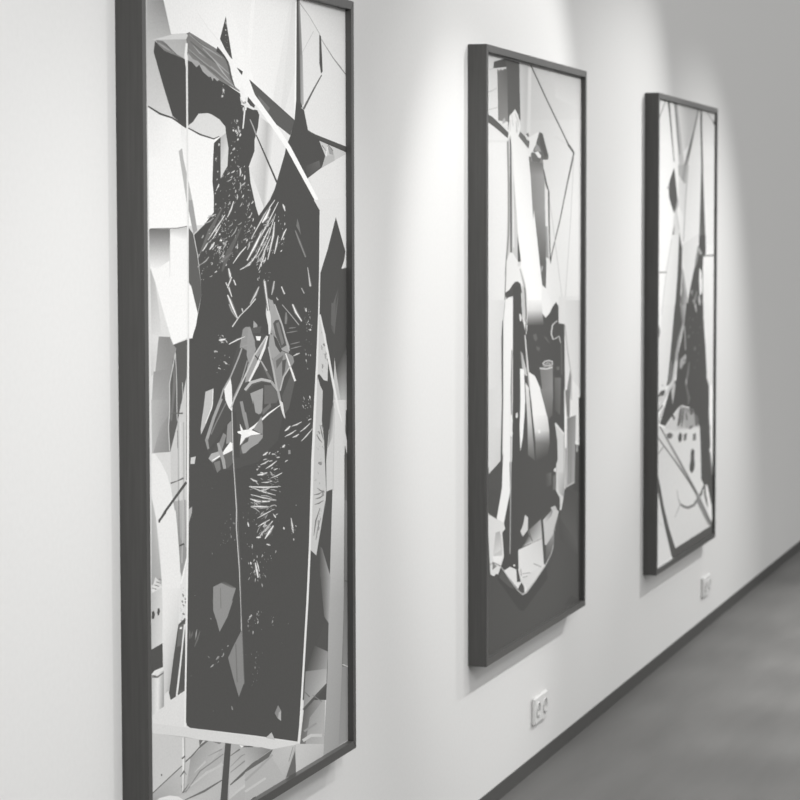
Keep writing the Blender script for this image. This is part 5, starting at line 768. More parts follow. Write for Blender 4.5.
'162|17;801;1085,1162,1087,1152,1097,1142,1101,1142,1098,1152,1088,1162|16;219;1296,1048,1316,1039,1344,1036,1348,1040,1326,1048,1299,1050|17;820;1297,1049,1320,'
'1042,1345,1037,1346,1038,1323,1045,1298,1050|18;218;1182,996,1190,972,1212,947,1220,947,1211,971,1188,995|19;818;1184,996,1197,971,1214,947,1218,947,1205,971,11'
'86,996|16;220;1498,1096,1492,1090,1506,1084,1519,1084,1523,1090,1507,1096|17;827;1501,1096,1502,1090,1510,1084,1515,1084,1514,1090,1505,1096|16;218;1377,1163,13'
'85,1152,1408,1143,1417,1144,1408,1155,1384,1164|17;817;1379,1164,1392,1153,1411,1143,1414,1144,1401,1154,1381,1164|16;492;1179,1140,1187,1141,1195,1142,1194,114'
'3,1184,1143,1177,1141|24;499;1274,1113,1280,1112,1285,1112,1285,1113,1279,1114,1273,1114|20;673;1252,1090,1257,1092,1261,1094,1260,1094,1253,1094,1250,1091|21;7'
'06;1239,1089,1249,1088,1259,1088,1259,1088,1248,1090,1238,1090|22;517;1363,1077,1367,1077,1371,1077,1371,1077,1367,1078,1363,1077|18;219;1236,1173,1248,1174,125'
'9,1177,1255,1180,1239,1180,1229,1177|19;680;1234,1174,1246,1176,1257,1178,1256,1179,1241,1179,1231,1176|16;701;1159,1162,1162,1162,1165,1163,1164,1163,1159,1164'
',1157,1163|24;240;1276,1126,1290,1134,1307,1141,1300,1144,1276,1138,1266,1129|25;797;1273,1127,1287,1135,1304,1142,1303,1143,1280,1137,1269,1128|25;251;1286,112'
'0,1300,1122,1313,1124,1311,1126,1293,1126,1282,1122|26;857;1285,1121,1298,1123,1312,1125,1312,1125,1295,1125,1283,1122|27;204;1275,1117,1287,1122,1299,1127,1293'
',1130,1273,1127,1265,1119|28;593;1272,1118,1283,1123,1297,1128,1295,1129,1277,1125,1268,1119|19;777;1254,1180,1260,1180,1265,1181,1264,1181,1258,1182,1253,1180|'
'24;449;1316,1095,1321,1096,1326,1097,1325,1098,1318,1098,1314,1096|25;238;1324,1101,1345,1099,1368,1096,1368,1098,1345,1103,1323,1103|26;779;1324,1102,1345,1100'
',1368,1097,1368,1097,1345,1102,1323,1103|22;616;1228,1087,1232,1088,1237,1088,1236,1089,1230,1089,1227,1088|24;388;1319,1118,1325,1120,1332,1121,1331,1121,1323,'
'1121,1318,1119|18;468;1378,1157,1381,1157,1384,1157,1384,1157,1380,1158,1377,1158|22;587;1270,1092,1278,1094,1285,1095,1284,1095,1274,1095,1268,1093|24;227;1239'
',1102,1252,1100,1266,1099,1267,1102,1252,1105,1237,1105|25;720;1238,1103,1252,1102,1267,1100,1267,1101,1252,1104,1237,1104|22;556;1296,1092,1301,1094,1307,1096,'
'1306,1096,1298,1095,1294,1092|20;189;1234,1173,1253,1179,1274,1184,1270,1186,1243,1183,1227,1176|21;518;1232,1174,1250,1180,1273,1184,1271,1185,1246,1182,1229,1'
'175|29;239;1266,1122,1281,1126,1297,1132,1291,1134,1267,1132,1256,1125|30;789;1263,1123,1278,1128,1295,1133,1293,1133,1271,1130,1259,1124|26;189;1215,1097,1229,'
'1101,1245,1104,1242,1106,1222,1104,1210,1099|27;517;1213,1097,1227,1102,1244,1105,1243,1105,1224,1103,1212,1098|18;192;1414,1153,1428,1154,1441,1156,1438,1159,1'
'419,1160,1407,1157|19;530;1412,1154,1425,1156,1440,1157,1439,1158,1421,1159,1409,1156|21;710;1249,1091,1252,1091,1254,1092,1254,1092,1251,1092,1249,1092|31;525;'
'1197,1194,1204,1196,1212,1197,1211,1197,1202,1197,1196,1195|18;210;1352,1177,1375,1178,1399,1179,1397,1182,1369,1183,1347,1180|19;625;1350,1178,1373,1180,1398,1'
'180,1398,1181,1371,1182,1349,1179|20;557;1231,1111,1234,1111,1238,1111,1238,1111,1234,1112,1230,1112|16;374;1240,1157,1248,1158,1258,1158,1257,1159,1246,1159,12'
'39,1157|23;500;1283,1094,1293,1094,1303,1094,1303,1094,1292,1095,1283,1094|22;668;1264,1176,1269,1178,1273,1180,1272,1180,1265,1179,1262,1176|16;160;1405,1011,1'
'399,1006,1398,1000,1407,998,1420,1002,1418,1008|17;366;1409,1010,1405,1005,1401,1000,1404,999,1414,1003,1414,1009|16;245;1143,995,1142,994,1144,993,1145,993,114'
'6,994,1145,995|17;190;1153,1006,1147,1002,1144,997,1152,995,1165,997,1165,1003|18;520;1157,1005,1152,1001,1147,996,1149,996,1160,999,1162,1004|16;174;1270,925,1'
'280,919,1290,913,1295,913,1289,920,1276,926|17;436;1272,926,1282,920,1291,913,1293,913,1287,920,1274,926|16;341;1258,1008,1258,1007,1260,1005,1261,1005,1263,100'
'6,1260,1008|16;285;1299,945,1301,944,1303,943,1304,943,1303,944,1300,946|16;435;1124,957,1126,955,1129,953,1130,953,1130,955,1126,957|16;476;1353,986,1351,984,1'
'351,981,1353,981,1357,983,1355,986|16;330;1256,928,1254,926,1253,924,1255,924,1259,925,1259,928|17;179;1250,1013,1243,1008,1238,1003,1245,1000,1258,1004,1259,10'
'11|18;463;1253,1012,1247,1007,1241,1002,1243,1001,1254,1005,1256,1012|16;498;1131,978,1131,977,1132,975,1134,974,1136,976,1134,978|16;433;1189,1011,1191,1009,11'
'93,1006,1194,1006,1194,1009,1191,1011|18;188;1164,926,1163,919,1161,912,1167,910,1176,917,1172,925|19;507;1167,926,1166,919,1163,911,1165,911,1173,918,1170,926|'
'16;412;1180,1019,1179,1019,1179,1018,1180,1017,1182,1018,1182,1019|17;177;1186,1016,1184,1012,1185,1007,1193,1005,1200,1009,1196,1015|18;456;1189,1015,1188,1011'
',1188,1006,1190,1006,1196,1010,1193,1015|16;270;1312,986,1314,984,1318,983,1320,983,1320,985,1315,987|16;172;1101,940,1094,935,1086,930,1091,929,1105,932,1109,9'
'38|17;429;1103,939,1097,934,1088,930,1090,929,1102,933,1106,938|16;268;1354,974,1353,973,1354,972,1355,972,1357,972,1356,974|18;270;1169,962,1165,962,1163,960,1'
'164,960,1170,960,1171,962|16;248;1273,992,1273,989,1275,987,1277,986,1279,989,1276,992|16;336;1122,938,1121,937,1121,936,1122,936,1124,936,1124,938|17;190;1212,'
'937,1212,934,1215,930,1223,929,1227,933,1221,937|18;514;1214,937,1216,934,1218,930,1220,929,1223,933,1218,937|16;165;1236,895,1238,887,1243,880,1253,878,1259,88'
'6,1249,894|17;393;1240,895,1243,887,1247,879,1250,879,1253,886,1245,894|20;478;1182,964,1183,962,1185,960,1187,959,1188,962,1185,964|18;282;1172,945,1172,942,11'
'74,940,1176,939,1177,942,1174,944|16;352;1227,986,1224,985,1221,983,1223,982,1229,983,1230,985|16;312;1258,961,1259,958,1260,955,1261,955,1263,958,1260,961|16;4'
'84;1344,997,1344,995,1345,992,1346,992,1348,994,1346,997|16;496;1151,987,1148,987,1147,985,1148,985,1152,985,1153,986|16;501;1277,1017,1277,1016,1278,1015,1280,'
'1015,1281,1016,1279,1017|19;185;1209,931,1216,924,1223,917,1228,916,1227,924,1216,932|20;488;1211,931,1219,924,1225,917,1226,917,1224,924,1214,931|16;293;1297,9'
'79,1296,977,1295,975,1295,974,1299,976,1299,979|16;302;1260,934,1261,932,1263,930,1264,930,1265,932,1263,934|16;178;1192,917,1193,913,1195,910,1200,909,1204,912'
',1199,916|17;457;1194,917,1195,913,1197,910,1198,909,1201,913,1197,916|16;193;1618,1034,1616,1030,1622,1025,1633,1023,1640,1028,1632,1034|17;524;1622,1034,1622,'
'1029,1626,1024,1629,1024,1634,1028,1628,1034|16;219;1646,1085,1649,1082,1657,1079,1665,1079,1664,1083,1654,1086|17;662;1649,1085,1653,1082,1660,1079,1662,1079,1'
'660,1083,1652,1086|18;366;1605,1105,1605,1104,1608,1102,1610,1102,1612,1104,1608,1106|16;689;1642,1068,1640,1068,1641,1067,1643,1066,1647,1066,1646,1068|18;245;'
'1600,1081,1597,1078,1601,1074,1611,1073,1619,1076,1613,1080|19;809;1604,1081,1603,1077,1605,1074,1608,1073,1613,1076,1609,1080|19;779;1619,1081,1619,1080,1620,1'
'079,1621,1078,1623,1079,1621,1081|18;413;1602,1057,1603,1056,1606,1054,1609,1054,1609,1056,1605,1058|20;195;1598,1086,1597,1082,1599,1078,1607,1076,1614,1080,16'
'09,1086|21;534;1602,1086,1601,1082,1602,1077,1604,1077,1610,1081,1606,1086|18;550;1604,1067,1603,1066,1604,1065,1605,1064,1609,1065,1607,1066|18;587;1613,1072,1'
'609,1071,1606,1069,1607,1069,1613,1069,1615,1071|16;428;1236,781,1233,780,1231,778,1233,778,1238,778,1238,780|16;208;1135,718,1133,711,1132,705,1138,703,1147,70'
'9,1144,716|17;607;1138,717,1137,711,1134,704,1136,704,1143,709,1141,717|16;572;1169,744,1167,743,1165,741,1166,741,1171,742,1171,744|16;269;1118,784,1117,781,11'
'17,779,1118,778,1122,780,1120,783|17;561;1119,788,1117,786,1117,784,1118,783,1122,785,1121,788|16;445;1197,755,1196,752,1197,749,1198,749,1201,752,1199,755|16;5'
'10;1113,778,1111,777,1110,776,1111,775,1115,776,1115,778|16;290;1236,709,1235,708,1236,706,1239,706,1242,707,1239,709|16;356;1081,767,1078,766,1076,765,1077,764'
',1083,764,1084,766|18;204;1121,785,1106,784,1092,780,1098,776,1120,775,1132,780|19;588;1125,784,1109,782,1094,779,1096,778,1116,777,1129,782|16;427;1179,764,117'
'7,763,1180,762,1182,762,1185,762,1182,764|16;430;1088,763,1084,761,1082,759,1084,758,1091,759,1091,762|16;507;1188,759,1186,757,1185,755,1188,754,1193,756,1192,'
'759|16;167;1194,789,1194,786,1199,782,1206,781,1210,785,1203,789|17;399;1196,789,1198,786,1201,781,1203,781,1205,785,1200,789|16;321;1102,744,1101,744,1101,742,'
'1102,742,1105,742,1105,744|16;269;1215,772,1211,771,1209,770,1211,769,1217,769,1218,771|17;163;1181,784,1180,779,1180,773,1187,771,1194,776,1189,783|18;380;1183'
',783,1183,778,1183,772,1185,772,1190,777,1187,783|16;542;1161,756,1159,756,1159,754,1160,754,1164,754,1163,755|16;162;1077,750,1077,746,1080,741,1088,740,1093,7'
'44,1087,750|17;377;1080,750,1081,745,1083,740,1085,740,1089,744,1084,750|16;482;1097,726,1094,724,1090,722,1091,722,1097,723,1099,725|20;190;1109,777,1094,774,1'
'078,770,1082,768,1104,769,1116,774|21;513;1111,776,1097,772,1079,769,1081,768,1101,770,1114,775|16;487;1201,772,1200,771,1201,769,1203,769,1206,770,1205,772|18;'
'488;1194,780,1192,779,1194,777,1196,777,1199,777,1197,779|17;201;1192,750,1187,745,1186,740,1194,738,1205,741,1203,748|18;568;1195,749,1192,744,1189,739,1192,73'
'8,1200,742,1199,748|76;302;1125,502,1123,501,1122,499,1123,499,1127,499,1127,501|16;319;1202,560,1203,558,1205,557,1207,557,1208,558,1205,560|16;416;1185,547,11'
'83,547,1185,546,1187,545,1189,546,1188,547|16;394;1122,627,1120,626,1117,624,1118,624,1123,624,1124,626|16;156;1166,607,1162,605,1162,602,1169,600,1177,601,1175'
',605|17;342;1169,606,1166,604,1164,601,1166,601,1173,602,1172,605|76;292;1175,512,1175,510,1176,509,1178,508,1180,510,1178,512|76;429;1131,544,1130,543,1132,542'
',1134,541,1136,542,1134,544|76;248;1147,521,1147,520,1148,519,1149,519,1151,520,1149,521|16;347;1170,581,1170,579,1171,578,1172,578,1174,579,1172,580|16;386;117'
'8,627,1177,625,1178,623,1180,623,1183,624,1181,627|16;269;1161,588,1160,586,1162,585,1164,584,1167,585,1164,587|16;156;1153,569,1151,566,1154,561,1164,559,1170,'
'563,1165,568|17;344;1157,569,1156,565,1158,561,1160,560,1165,564,1161,568|76;348;1185,538,1184,537,1186,536,1188,535,1191,536,1189,538|16;254;1194,611,1194,609,'
'1195,608,1196,607,1198,609,1197,611|76;329;1139,513,1138,511,1139,510,1141,509,1144,510,1142,512|16;318;1242,612,1242,611,1243,609,1245,609,1246,610,1244,612|16'
';159;1362,727,1357,722,1354,716,1362,714,1375,718,1374,725|17;356;1366,727,1361,721,1357,715,1359,715,1370,719,1370,726|16;495;1374,707,1370,706,1368,705,1369,7'
'04,1374,705,1376,706|16;386;1370,732,1368,732,1368,731,1369,730,1373,730,1373,731|18;299;1366,719,1364,718,1363,716,1364,716,1368,717,1368,719|16;392;1375,739,1'
'372,738,1372,737,1374,736,1378,736,1378,738|16;453;819,673,814,673,811,672,811,672,817,670,820,671|16;422;796,671,792,670,789,669,790,668,796,668,798,670|16;509'
';759,657,756,656,755,655,757,654,762,654,762,656|16;349;764,669,759,667,754,666,754,665,762,666,765,668|16;328;767,675,763,673,759,671,760,670,768,671,770,674|1'
'6;301;726,652,722,651,717,651,718,650,724,650,727,651|17;166;810,681,803,674,796,667,803,665,819,670,821,678|18;401;814,680,807,673,799,666,801,665,815,671,818,'
'679|16;288;758,653,753,653,748,652,748,651,756,651,760,653|16;187;702,655,687,652,672,648,677,645,700,645,712,650|17;505;705,653,690,650,674,647,675,646,696,647'
',709,652|17;163;754,678,741,674,730,668,737,665,757,667,764,675|18;390;757,677,746,672,733,667,735,666,753,669,761,676|16;306;805,696,799,696,794,695,794,694,80'
'2,694,807,695|80;167;859,704,853,703,850,700,857,697,868,697,869,701|81;406;862,703,856,701,852,699,854,698,864,698,866,702|16;295;896,1215,895,1213,895,1211,89'
'6,1211,899,1213,898,1215|78;165;939,1175,937,1173,941,1170,947,1170,952,1172,947,1175|79;408;941,1175,941,1173,943,1170,945,1170,948,1172,945,1175|16;300;853,11'
'93,853,1192,854,1190,856,1190,858,1191,856,1193|16;164;899,1130,900,1125,902,1120,908,1119,911,1124,905,1130|17;404;901,1130,903,1125,904,1119,906,1119,908,1124'
',903,1130|16;432;802,1142,801,1142,803,1141,804,1141,806,1141,804,1142|16;296;897,1153,895,1152,895,1151,896,1151,899,1151,899,1153|16;345;816,1111,816,1110,819'
',1109,820,1108,821,1110,819,1111|16;470;837,1142,838,1141,839,1139,840,1139,840,1141,838,1142|16;398;789,1106,789,1105,790,1104,792,1103,793,1105,791,1106|16;47'
'8;899,1196,900,1195,903,1193,905,1193,906,1195,902,1197|16;482;817,1122,817,1120,818,1119,819,1118,820,1120,818,1122|16;314;893,1125,894,1124,897,1123,898,1123,'
'898,1124,895,1126|16;376;861,1114,861,1113,863,1111,864,1111,865,1113,863,1114|78;151;922,1180,923,1175,925,1171,930,1170,934,1175,929,1180|79;344;924,1180,926,'
'1175,927,1170,928,1170,931,1175,927,1180|78;173;938,1110,937,1107,939,1105,944,1104,948,1106,945,1109|79;443;940,1110,940,1107,941,1105,943,1104,945,1107,943,11'
'09|77;284;924,1239,924,1239,926,1238,927,1238,928,1239,926,1239|78;260;935,1169,938,1167,941,1166,942,1166,941,1168,936,1169|16;364;838,1186,837,1185,837,1184,8'
'39,1183,842,1184,841,1186|16;326;876,1115,876,1114,877,1113,878,1113,879,1114,877,1115|16;291;841,1107,840,1106,839,1105,840,1105,843,1105,843,1107|16;484;896,1'
'135,896,1134,898,1134,900,1134,900,1135,898,1136|16;155;893,1164,889,1162,887,1160,892,1158,900,1159,900,1162|17;361;895,1164,892,1162,889,1159,890,1159,897,116'
'0,898,1163|31;172;1154,1235,1155,1228,1159,1220,1169,1219,1176,1227,1167,1235|32;438;1158,1235,1160,1228,1162,1220,1165,1219,1171,1227,1163,1235|16;188;1129,106'
'8,1131,1060,1134,1052,1142,1051,1147,1059,1139,1067|17;511;1132,1068,1135,1060,1137,1052,1139,1052,1143,1059,1136,1068|19;161;1156,945,1159,941,1166,937,1173,93'
'7,1173,942,1164,946|20;377;1158,945,1163,941,1169,937,1171,937,1170,941,1161,946|18;183;1121,1059,1127,1054,1135,1049,1141,1049,1138,1055,1127,1060|19;489;1123,'
'1060,1130,1055,1137,1049,1139,1049,1135,1055,1125,1060|16;380;1138,1030,1137,1029,1137,1027,1139,1026,1143,1027,1141,1029|16;334;1089,1175,1087,1173,1086,1170,1'
'087,1169,1092,1172,1091,1175|16;451;1111,954,1113,952,1117,949,1118,949,1118,952,1113,954|16;319;1142,1160,1142,1159,1144,1158,1146,1158,1147,1159,1144,1160|16;'
'354;1076,1077,1078,1075,1082,1072,1083,1072,1084,1075,1078,1077|16;276;1057,1123,1057,1121,1059,1118,1061,1118,1064,1120,1060,1123|16;347;1094,1235,1094,1234,10'
'96,1233,1097,1232,1099,1234,1097,1235|16;530;1119,978,1123,976,1127,974,1129,974,1127,977,1121,978|17;274;1136,974,1137,971,1139,968,1142,968,1143,971,1139,974|'
'33;156;1161,1231,1159,1227,1159,1222,1166,1220,1174,1224,1171,1230|34;360;1164,1231,1163,1226,1162,1221,1164,1221,1170,1225,1168,1231|16;185;1089,1001,1089,996,'
'1091,991,1097,990,1102,995,1097,1000|17;499;1091,1000,1093,996,1093,991,1095,990,1099,995,1094,1000|78;439;1030,1207,1030,1207,1031,1206,1032,1205,1033,1206,103'
'2,1207|16;463;1098,1065,1098,1063,1099,1060,1101,1060,1103,1062,1101,1065|16;384;1097,1199,1094,1198,1092,1196,1093,1196,1097,1197,1098,1199|78;379;1036,1189,10'
'35,1186,1036,1183,1037,1183,1042,1185,1039,1188|19;188;1155,961,1149,956,1147,950,1155,947,1167,952,1166,959|20;511;1158,960,1154,955,1150,949,1152,948,1163,953'
',1162,960|80;365;808,809,809,807,812,806,813,806,813,807,810,809|16;386;1476,614,1476,613,1477,612,1478,612,1479,613,1478,614|77;311;475,648,476,648,478,647,479'
',647,479,648,477,649|16;326;1138,736,1139,735,1141,735,1142,735,1141,736,1139,736|16;241;799,1151,797,1150,797,1149,798,1148,802,1149,802,1151|16;307;1446,1127,'
'1444,1127,1445,1126,1446,1126,1448,1126,1447,1127|80;289;882,543,882,543,883,542,884,542,885,543,884,543|80;167;814,830,816,826,820,821,826,820,828,825,822,830|'
'81;409;817,830,819,825,822,821,824,821,825,825,819,830|16;153;648,693,655,689,662,684,667,684,664,689,653,694|17;346;650,694,657,689,664,684,665,684,661,689,652'
',694|99;162;1652,1173,1651,1170,1656,1167,1663,1167,1666,1170,1660,1173|100;373;1654,1173,1655,1170,1658,1167,1660,1167,1662,1170,1658,1173|16;340;521,947,519,9'
'46,519,944,520,944,523,945,523,947|16;322;704,1336,705,1335,706,1334,707,1334,708,1335,706,1336|16;364;1353,744,1354,743,1356,742,1356,742,1356,743,1353,744|78;'
'157;1006,1026,1010,1024,1016,1021,1020,1021,1018,1025,1011,1027|79;362;1008,1027,1012,1024,1017,1021,1019,1021,1016,1025,1009,1027|18;300;1217,1182,1216,1181,12'
'18,1181,1219,1180,1221,1181,1219,1182|16;140;696,1087,698,1083,701,1080,705,1079,706,1083,701,1087|17;295;697,1087,700,1083,703,1079,704,1079,704,1083,699,1087|'
'16;248;547,892,546,891,547,891,548,890,550,891,549,891|16;156;675,837,678,833,683,830,688,830,688,834,680,837|17;361;676,837,680,834,685,830,687,830,685,834,678'
',837|48;302;497,1247,499,1245,501,1244,502,1244,501,1246,498,1247|20;286;1119,1315,1118,1314,1119,1313,1121,1313,1123,1314,1121,1315|16;224;603,1352,604,1351,60'
'5,1350,605,1350,606,1351,605,1353|16;392;1551,685,1552,684,1554,682,1556,682,1556,684,1553,685|76;311;697,474,696,473,696,472,697,471,700,472,700,473|20;359;116'
'0,1292,1159,1290,1159,1289,1160,1289,1164,1290,1163,1291|16;316;735,616,735,615,735,615,736,615,737,615,736,616|16;231;1054,636,1054,635,1055,634,1056,634,1058,'
'635,1056,636|76;304;892,456,898,440,912,438,900,455|29;361;1135,2760,1169,2732,1204,2700,1215,2702,1182,2734,1143,2762|30;82,83,85,85,83,82;1203,2700,1307,2618,'
'1436,2516,1456,2519,1324,2621,1216,2702|37;136;824,2407,680,2320,593,2234,604,2233,717,2313,835,2405|40;120;1028,2334,860,2230,817,2164,832,2162,909,2222,1043,2'
'332|41;161;941,2238,816,2210,835,2201,946,2235|38;306;765,2297,747,2293,727,2291,727,2291,748,2292,766,2296|38;164;777,2254,793,2243,805,2230,812,2231,806,2245,'
'785,2256|39;446;780,2255,797,2243,808,2230,810,2230,803,2244,783,2255|41;161;986,2336,959,2316,922,2299,927,2297,971,2314,994,2335|42;426;988,2336,962,2316,924,'
'2298,925,2297,968,2314,991,2335|43;367;927,2319,925,2318,923,2316,924,2316,929,2317,930,2319|38;334;755,2339,745,2336,734,2332,735,2332,748,2335,756,2339|38;477'
';723,2306,719,2302,715,2299,716,2299,723,2302,725,2306|41;467;882,2296,869,2291,853,2287,854,2287,872,2290,884,2295|41;568;835,2321,829,2319,824,2316,825,2315,8'
'34,2317,838,2320|42;386;834,2329,824,2325,813,2321,814,2321,828,2324,836,2328|17;529;980,2363,971,2361,962,2359,962,2359,973,2359,982,2362|42;337;829,2224,823,2'
'220,818,2215,820,2215,829,2219,831,2223|41;165;867,2282,852,2265,832,2249,840,2247,870,2263,878,2281|42;447;870,2282,857,2265,835,2249,837,2248,865,2263,875,228'
'1|38;405;825,2367,819,2362,813,2358,814,2357,825,2361,828,2366|38;454;758,2248,754,2245,750,2242,751,2242,758,2244,760,2248|16;298;736,2220,734,2216,732,2212,73'
'3,2211,739,2216,738,2220|38;270;793,2333,787,2331,783,2329,784,2328,792,2329,795,2332|38;258;669,2236,663,2235,658,2233,659,2232,667,2233,671,2236|38;439;695,23'
'26,691,2323,689,2321,690,2321,697,2322,698,2325|38;412;660,2244,657,2241,654,2238,656,2238,663,2240,663,2244|38;306;764,2237,761,2234,760,2231,762,2230,768,2233'
',768,2237|43;337;969,2300,969,2295,967,2289,968,2289,973,2294,971,2300|43;509;889,2282,878,2278,867,2275,867,2274,882,2277,891,2281|38;184;764,2385,726,2380,686'
',2376,687,2373,731,2374,768,2381|39;557;765,2384,727,2378,687,2375,687,2374,730,2375,767,2383|17;503;931,2344,920,2341,908,2338,909,2337,924,2339,933,2343|38;32'
'2;852,2364,843,2361,834,2357,835,2356,848,2359,855,2364|31;521;894,2414,894,2409,892,2403,893,2403,897,2409,895,2414|38;404;851,2378,835,2375,818,2373,818,2373,'
'837,2373,852,2377|38;348;714,2296,708,2295,704,2293,704,2293,712,2293,716,2295|43;419;941,2326,933,2323,923,2320,924,2320,936,2322,943,2325|38;281;744,2235,742,'
'2230,740,2225,741,2225,748,2230,747,2235|38;530;767,2264,760,2262,753,2260,754,2259,764,2260,770,2263|38;438;709,2312,698,2310,687,2309,687,2308,700,2309,710,23'
'11|16;354;864,2413,858,2411,852,2409,853,2408,861,2409,866,2412|43;266;845,2292,844,2285,842,2277,844,2277,852,2284,849,2292|38;154;737,2370,693,2358,645,2347,6'
'48,2344,703,2352,744,2367|39;403;739,2369,696,2356,646,2346,647,2345,701,2354,742,2368|43;176;848,2242,829,2229,803,2216,807,2214,840,2226,856,2241|44;503;851,2'
'242,832,2228,804,2215,806,2215,837,2227,853,2242|41;386;1006,2327,1002,2323,997,2318,998,2318,1006,2322,1008,2327|38;152;715,2289,696,2281,676,2274,680,2272,707'
',2277,722,2287|39;388;717,2288,699,2280,677,2273,678,2273,704,2278,720,2287|35;150;686,2222,648,2207,604,2194,609,2191,661,2202,695,2220|36;378;689,2221,652,220'
'6,606,2193,607,2192,658,2203,692,2220|39;280;757,2259,747,2256,736,2254,737,2253,749,2255,758,2258|45;191;1122,2277,1112,2261,1097,2246,1106,2244,1131,2259,1134'
',2276|46;574;1126,2277,1117,2261,1100,2245,1103,2245,1126,2260,1131,2276|52;341;1320,2333,1312,2327,1301,2321,1303,2321,1317,2326,1323,2333|51;171;1350,2310,133'
'3,2300,1313,2289,1319,2288,1347,2297,1359,2309|52;463;1353,2310,1337,2299,1315,2289,1317,2288,1343,2297,1356,2309|52;612;1366,2267,1357,2262,1346,2257,1347,2257'
',1360,2261,1368,2266|53;395;1383,2281,1370,2273,1353,2266,1354,2266,1374,2272,1386,2281|42;493;1368,2378,1359,2374,1347,2369,1348,2369,1361,2373,1369,2378|51;16'
'2;1247,2214,1223,2203,1197,2192,1204,2189,1241,2198,1259,2212|52;419;1251,2213,1228,2202,1199,2191,1201,2190,1236,2199,1256,2212|52;388;1242,2189,1240,2185,1237'
',2180,1238,2180,1244,2184,1244,2189|52;190;1358,2352,1322,2348,1284,2345,1285,2343,1325,2344,1361,2349|53;567;1359,2351,1323,2347,1285,2345,1285,2344,1324,2345,'
'1360,2350|46;522;1167,2280,1150,2277,1132,2275,1133,2274,1153,2275,1168,2280|44;430;1141,2224,1129,2219,1115,2215,1116,2215,1132,2218,1143,2224|44;506;1150,2213'
',1149,2205,1147,2197,1149,2197,1157,2205,1153,2213|48;437;1197,2302,1188,2299,1178,2297,1178,2296,1190,2298,1198,2302|53;167;1225,2226,1220,2210,1205,2194,1211,'
'2193,1232,2209,1233,2226|54;445;1228,2226,1223,2210,1207,2194,1209,2194,1229,2209,1231,2226|51;382;1278,2328,1272,2321,1262,2314,1263,2314,1275,2320,1280,2328|4'
'7;379;1114,2273,1109,2266,1100,2260,1101,2260,1113,2266,1117,2273|48;319;1221,2253,1210,2246,1195,2240,1197,2239,1214,2245,1223,2252|54;165;1325,2288,1281,2268,'
'1226,2252,1231,2249,1294,2264,1335,2285|55;434;1328,2287,1284,2267,1228,2251,1229,2250,1291,2265,1332,2286|44;441;1178,2253,1176,2245,1170,2237,1171,2236,1181,2'
'244,1181,2253|56;527;1307,2271,1298,2263,1284,2256,1285,2256,1301,2263,1309,2271|49;463;1189,2300,1173,2296,1155,2293,1156,2293,1176,2295,1191,2299|50;488;1252,'
'2238,1246,2232,1238,2227,1240,2226,1251,2231,1255,2237|53;623;1317,2304,1301,2299,1282,2296,1282,2295,1303,2298,1319,2304|49;594;1205,2242,1199,2237,1192,2232,1'
'193,2232,1204,2236,1208,2241|55;174;1255,2243,1229,2227,1196,2211,1202,2209,1244,2223,1264,2242|56;479;1258,2243,1233,2226,1198,2211,1200,2210,1240,2224,1261,22'
'42|45;358;1145,2200,1141,2194,1136,2189,1138,2188,1147,2194,1148,2200|29;333;954,2505,952,2501,949,2497,951,2497,957,2501,957,2505|29;606;971,2521,967,2518,965,'
'2514,966,2514,974,2517,975,2521|31;204;1018,2565,1020,2549,1019,2533,1030,2532,1044,2550,1033,2566|32;665;1023,2565,1026,2549,1023,2533,1026,2533,1038,2550,1029'
',2566|29;346;1081,2554,1077,2552,1075,2551,1076,2550,1082,2551,1084,2553|29;314;929,2482,915,2481,901,2479,901,2479,916,2479,929,2482|32;576;997,2453,987,2450,9'
'75,2448,976,2447,989,2449,999,2453|33;174;935,2523,910,2517,882,2511,885,2509,916,2513,940,2521|34;500;937,2523,912,2516,883,2510,884,2510,915,2514,939,2522|30;'
'450;969,2508,959,2503,947,2499,949,2498,964,2502,972,2507|29;603;960,2528,960,2524,959,2521,961,2521,964,2524,962,2528|29;290;1103,2501,1100,2499,1097,2498,1098'
',2497,1104,2499,1105,2501|29;465;913,2461,906,2457,898,2453,899,2452,911,2455,916,2460|29;337;1035,2489,1032,2486,1032,2484,1034,2484,1040,2486,1038,2488|33;426'
';978,2455,975,2452,972,2449,973,2448,980,2452,981,2455|33;386;918,2427,915,2425,913,2423,914,2422,920,2424,921,2427|32;182;1026,2508,1024,2495,1017,2481,1025,24'
'80,1040,2494,1036,2508|33;539;1029,2508,1028,2494,1020,2480,1022,2480,1036,2494,1033,2508|29;460;980,2515,978,2514,976,2512,977,2512,981,2513,982,2515|34;180;10'
'78,2512,1055,2506,1033,2498,1038,2495,1069,2500,1088,2509|35;528;1081,2511,1059,2504,1035,2497,1036,2496,1066,2501,1085,2510|31;331;972,2434,964,2429,955,2424,9'
'56,2424,969,2428,975,2434|29;547;1039,2477,1038,2472,1036,2467,1037,2467,1044,2472,1042,2477|29;433;1070,2487,1065,2485,1059,2483,1060,2483,1067,2484,1072,2486|'
'29;336;1007,2532,994,2528,981,2525,981,2525,997,2527,1008,2531|29;402;1093,2442,1093,2437,1092,2431,1093,2431,1097,2437,1095,2442|22;351;1393,1260,1401,1259,140'
'9,1259,1409,1259,1401,1261,1393,1261|24;179;1256,1282,1287,1268,1313,1253,1319,1253,1297,1270,1261,1283|25;469;1258,1282,1289,1268,1315,1253,1317,1253,1294,1269'
',1260,1283|20;322;1121,1287,1138,1289,1156,1290,1155,1291,1136,1291,1120,1288|35;189;1117,1219,1172,1204,1222,1185,1227,1187,1180,1208,1121,1222|36;522;1118,122'
'0,1174,1205,1224,1186,1226,1186,1178,1207,1120,1221|21;390;1346,1291,1363,1288,1380,1284,1381,1284,1365,1289,1347,1292|24;380;1243,1249,1262,1246,1281,1242,1281'
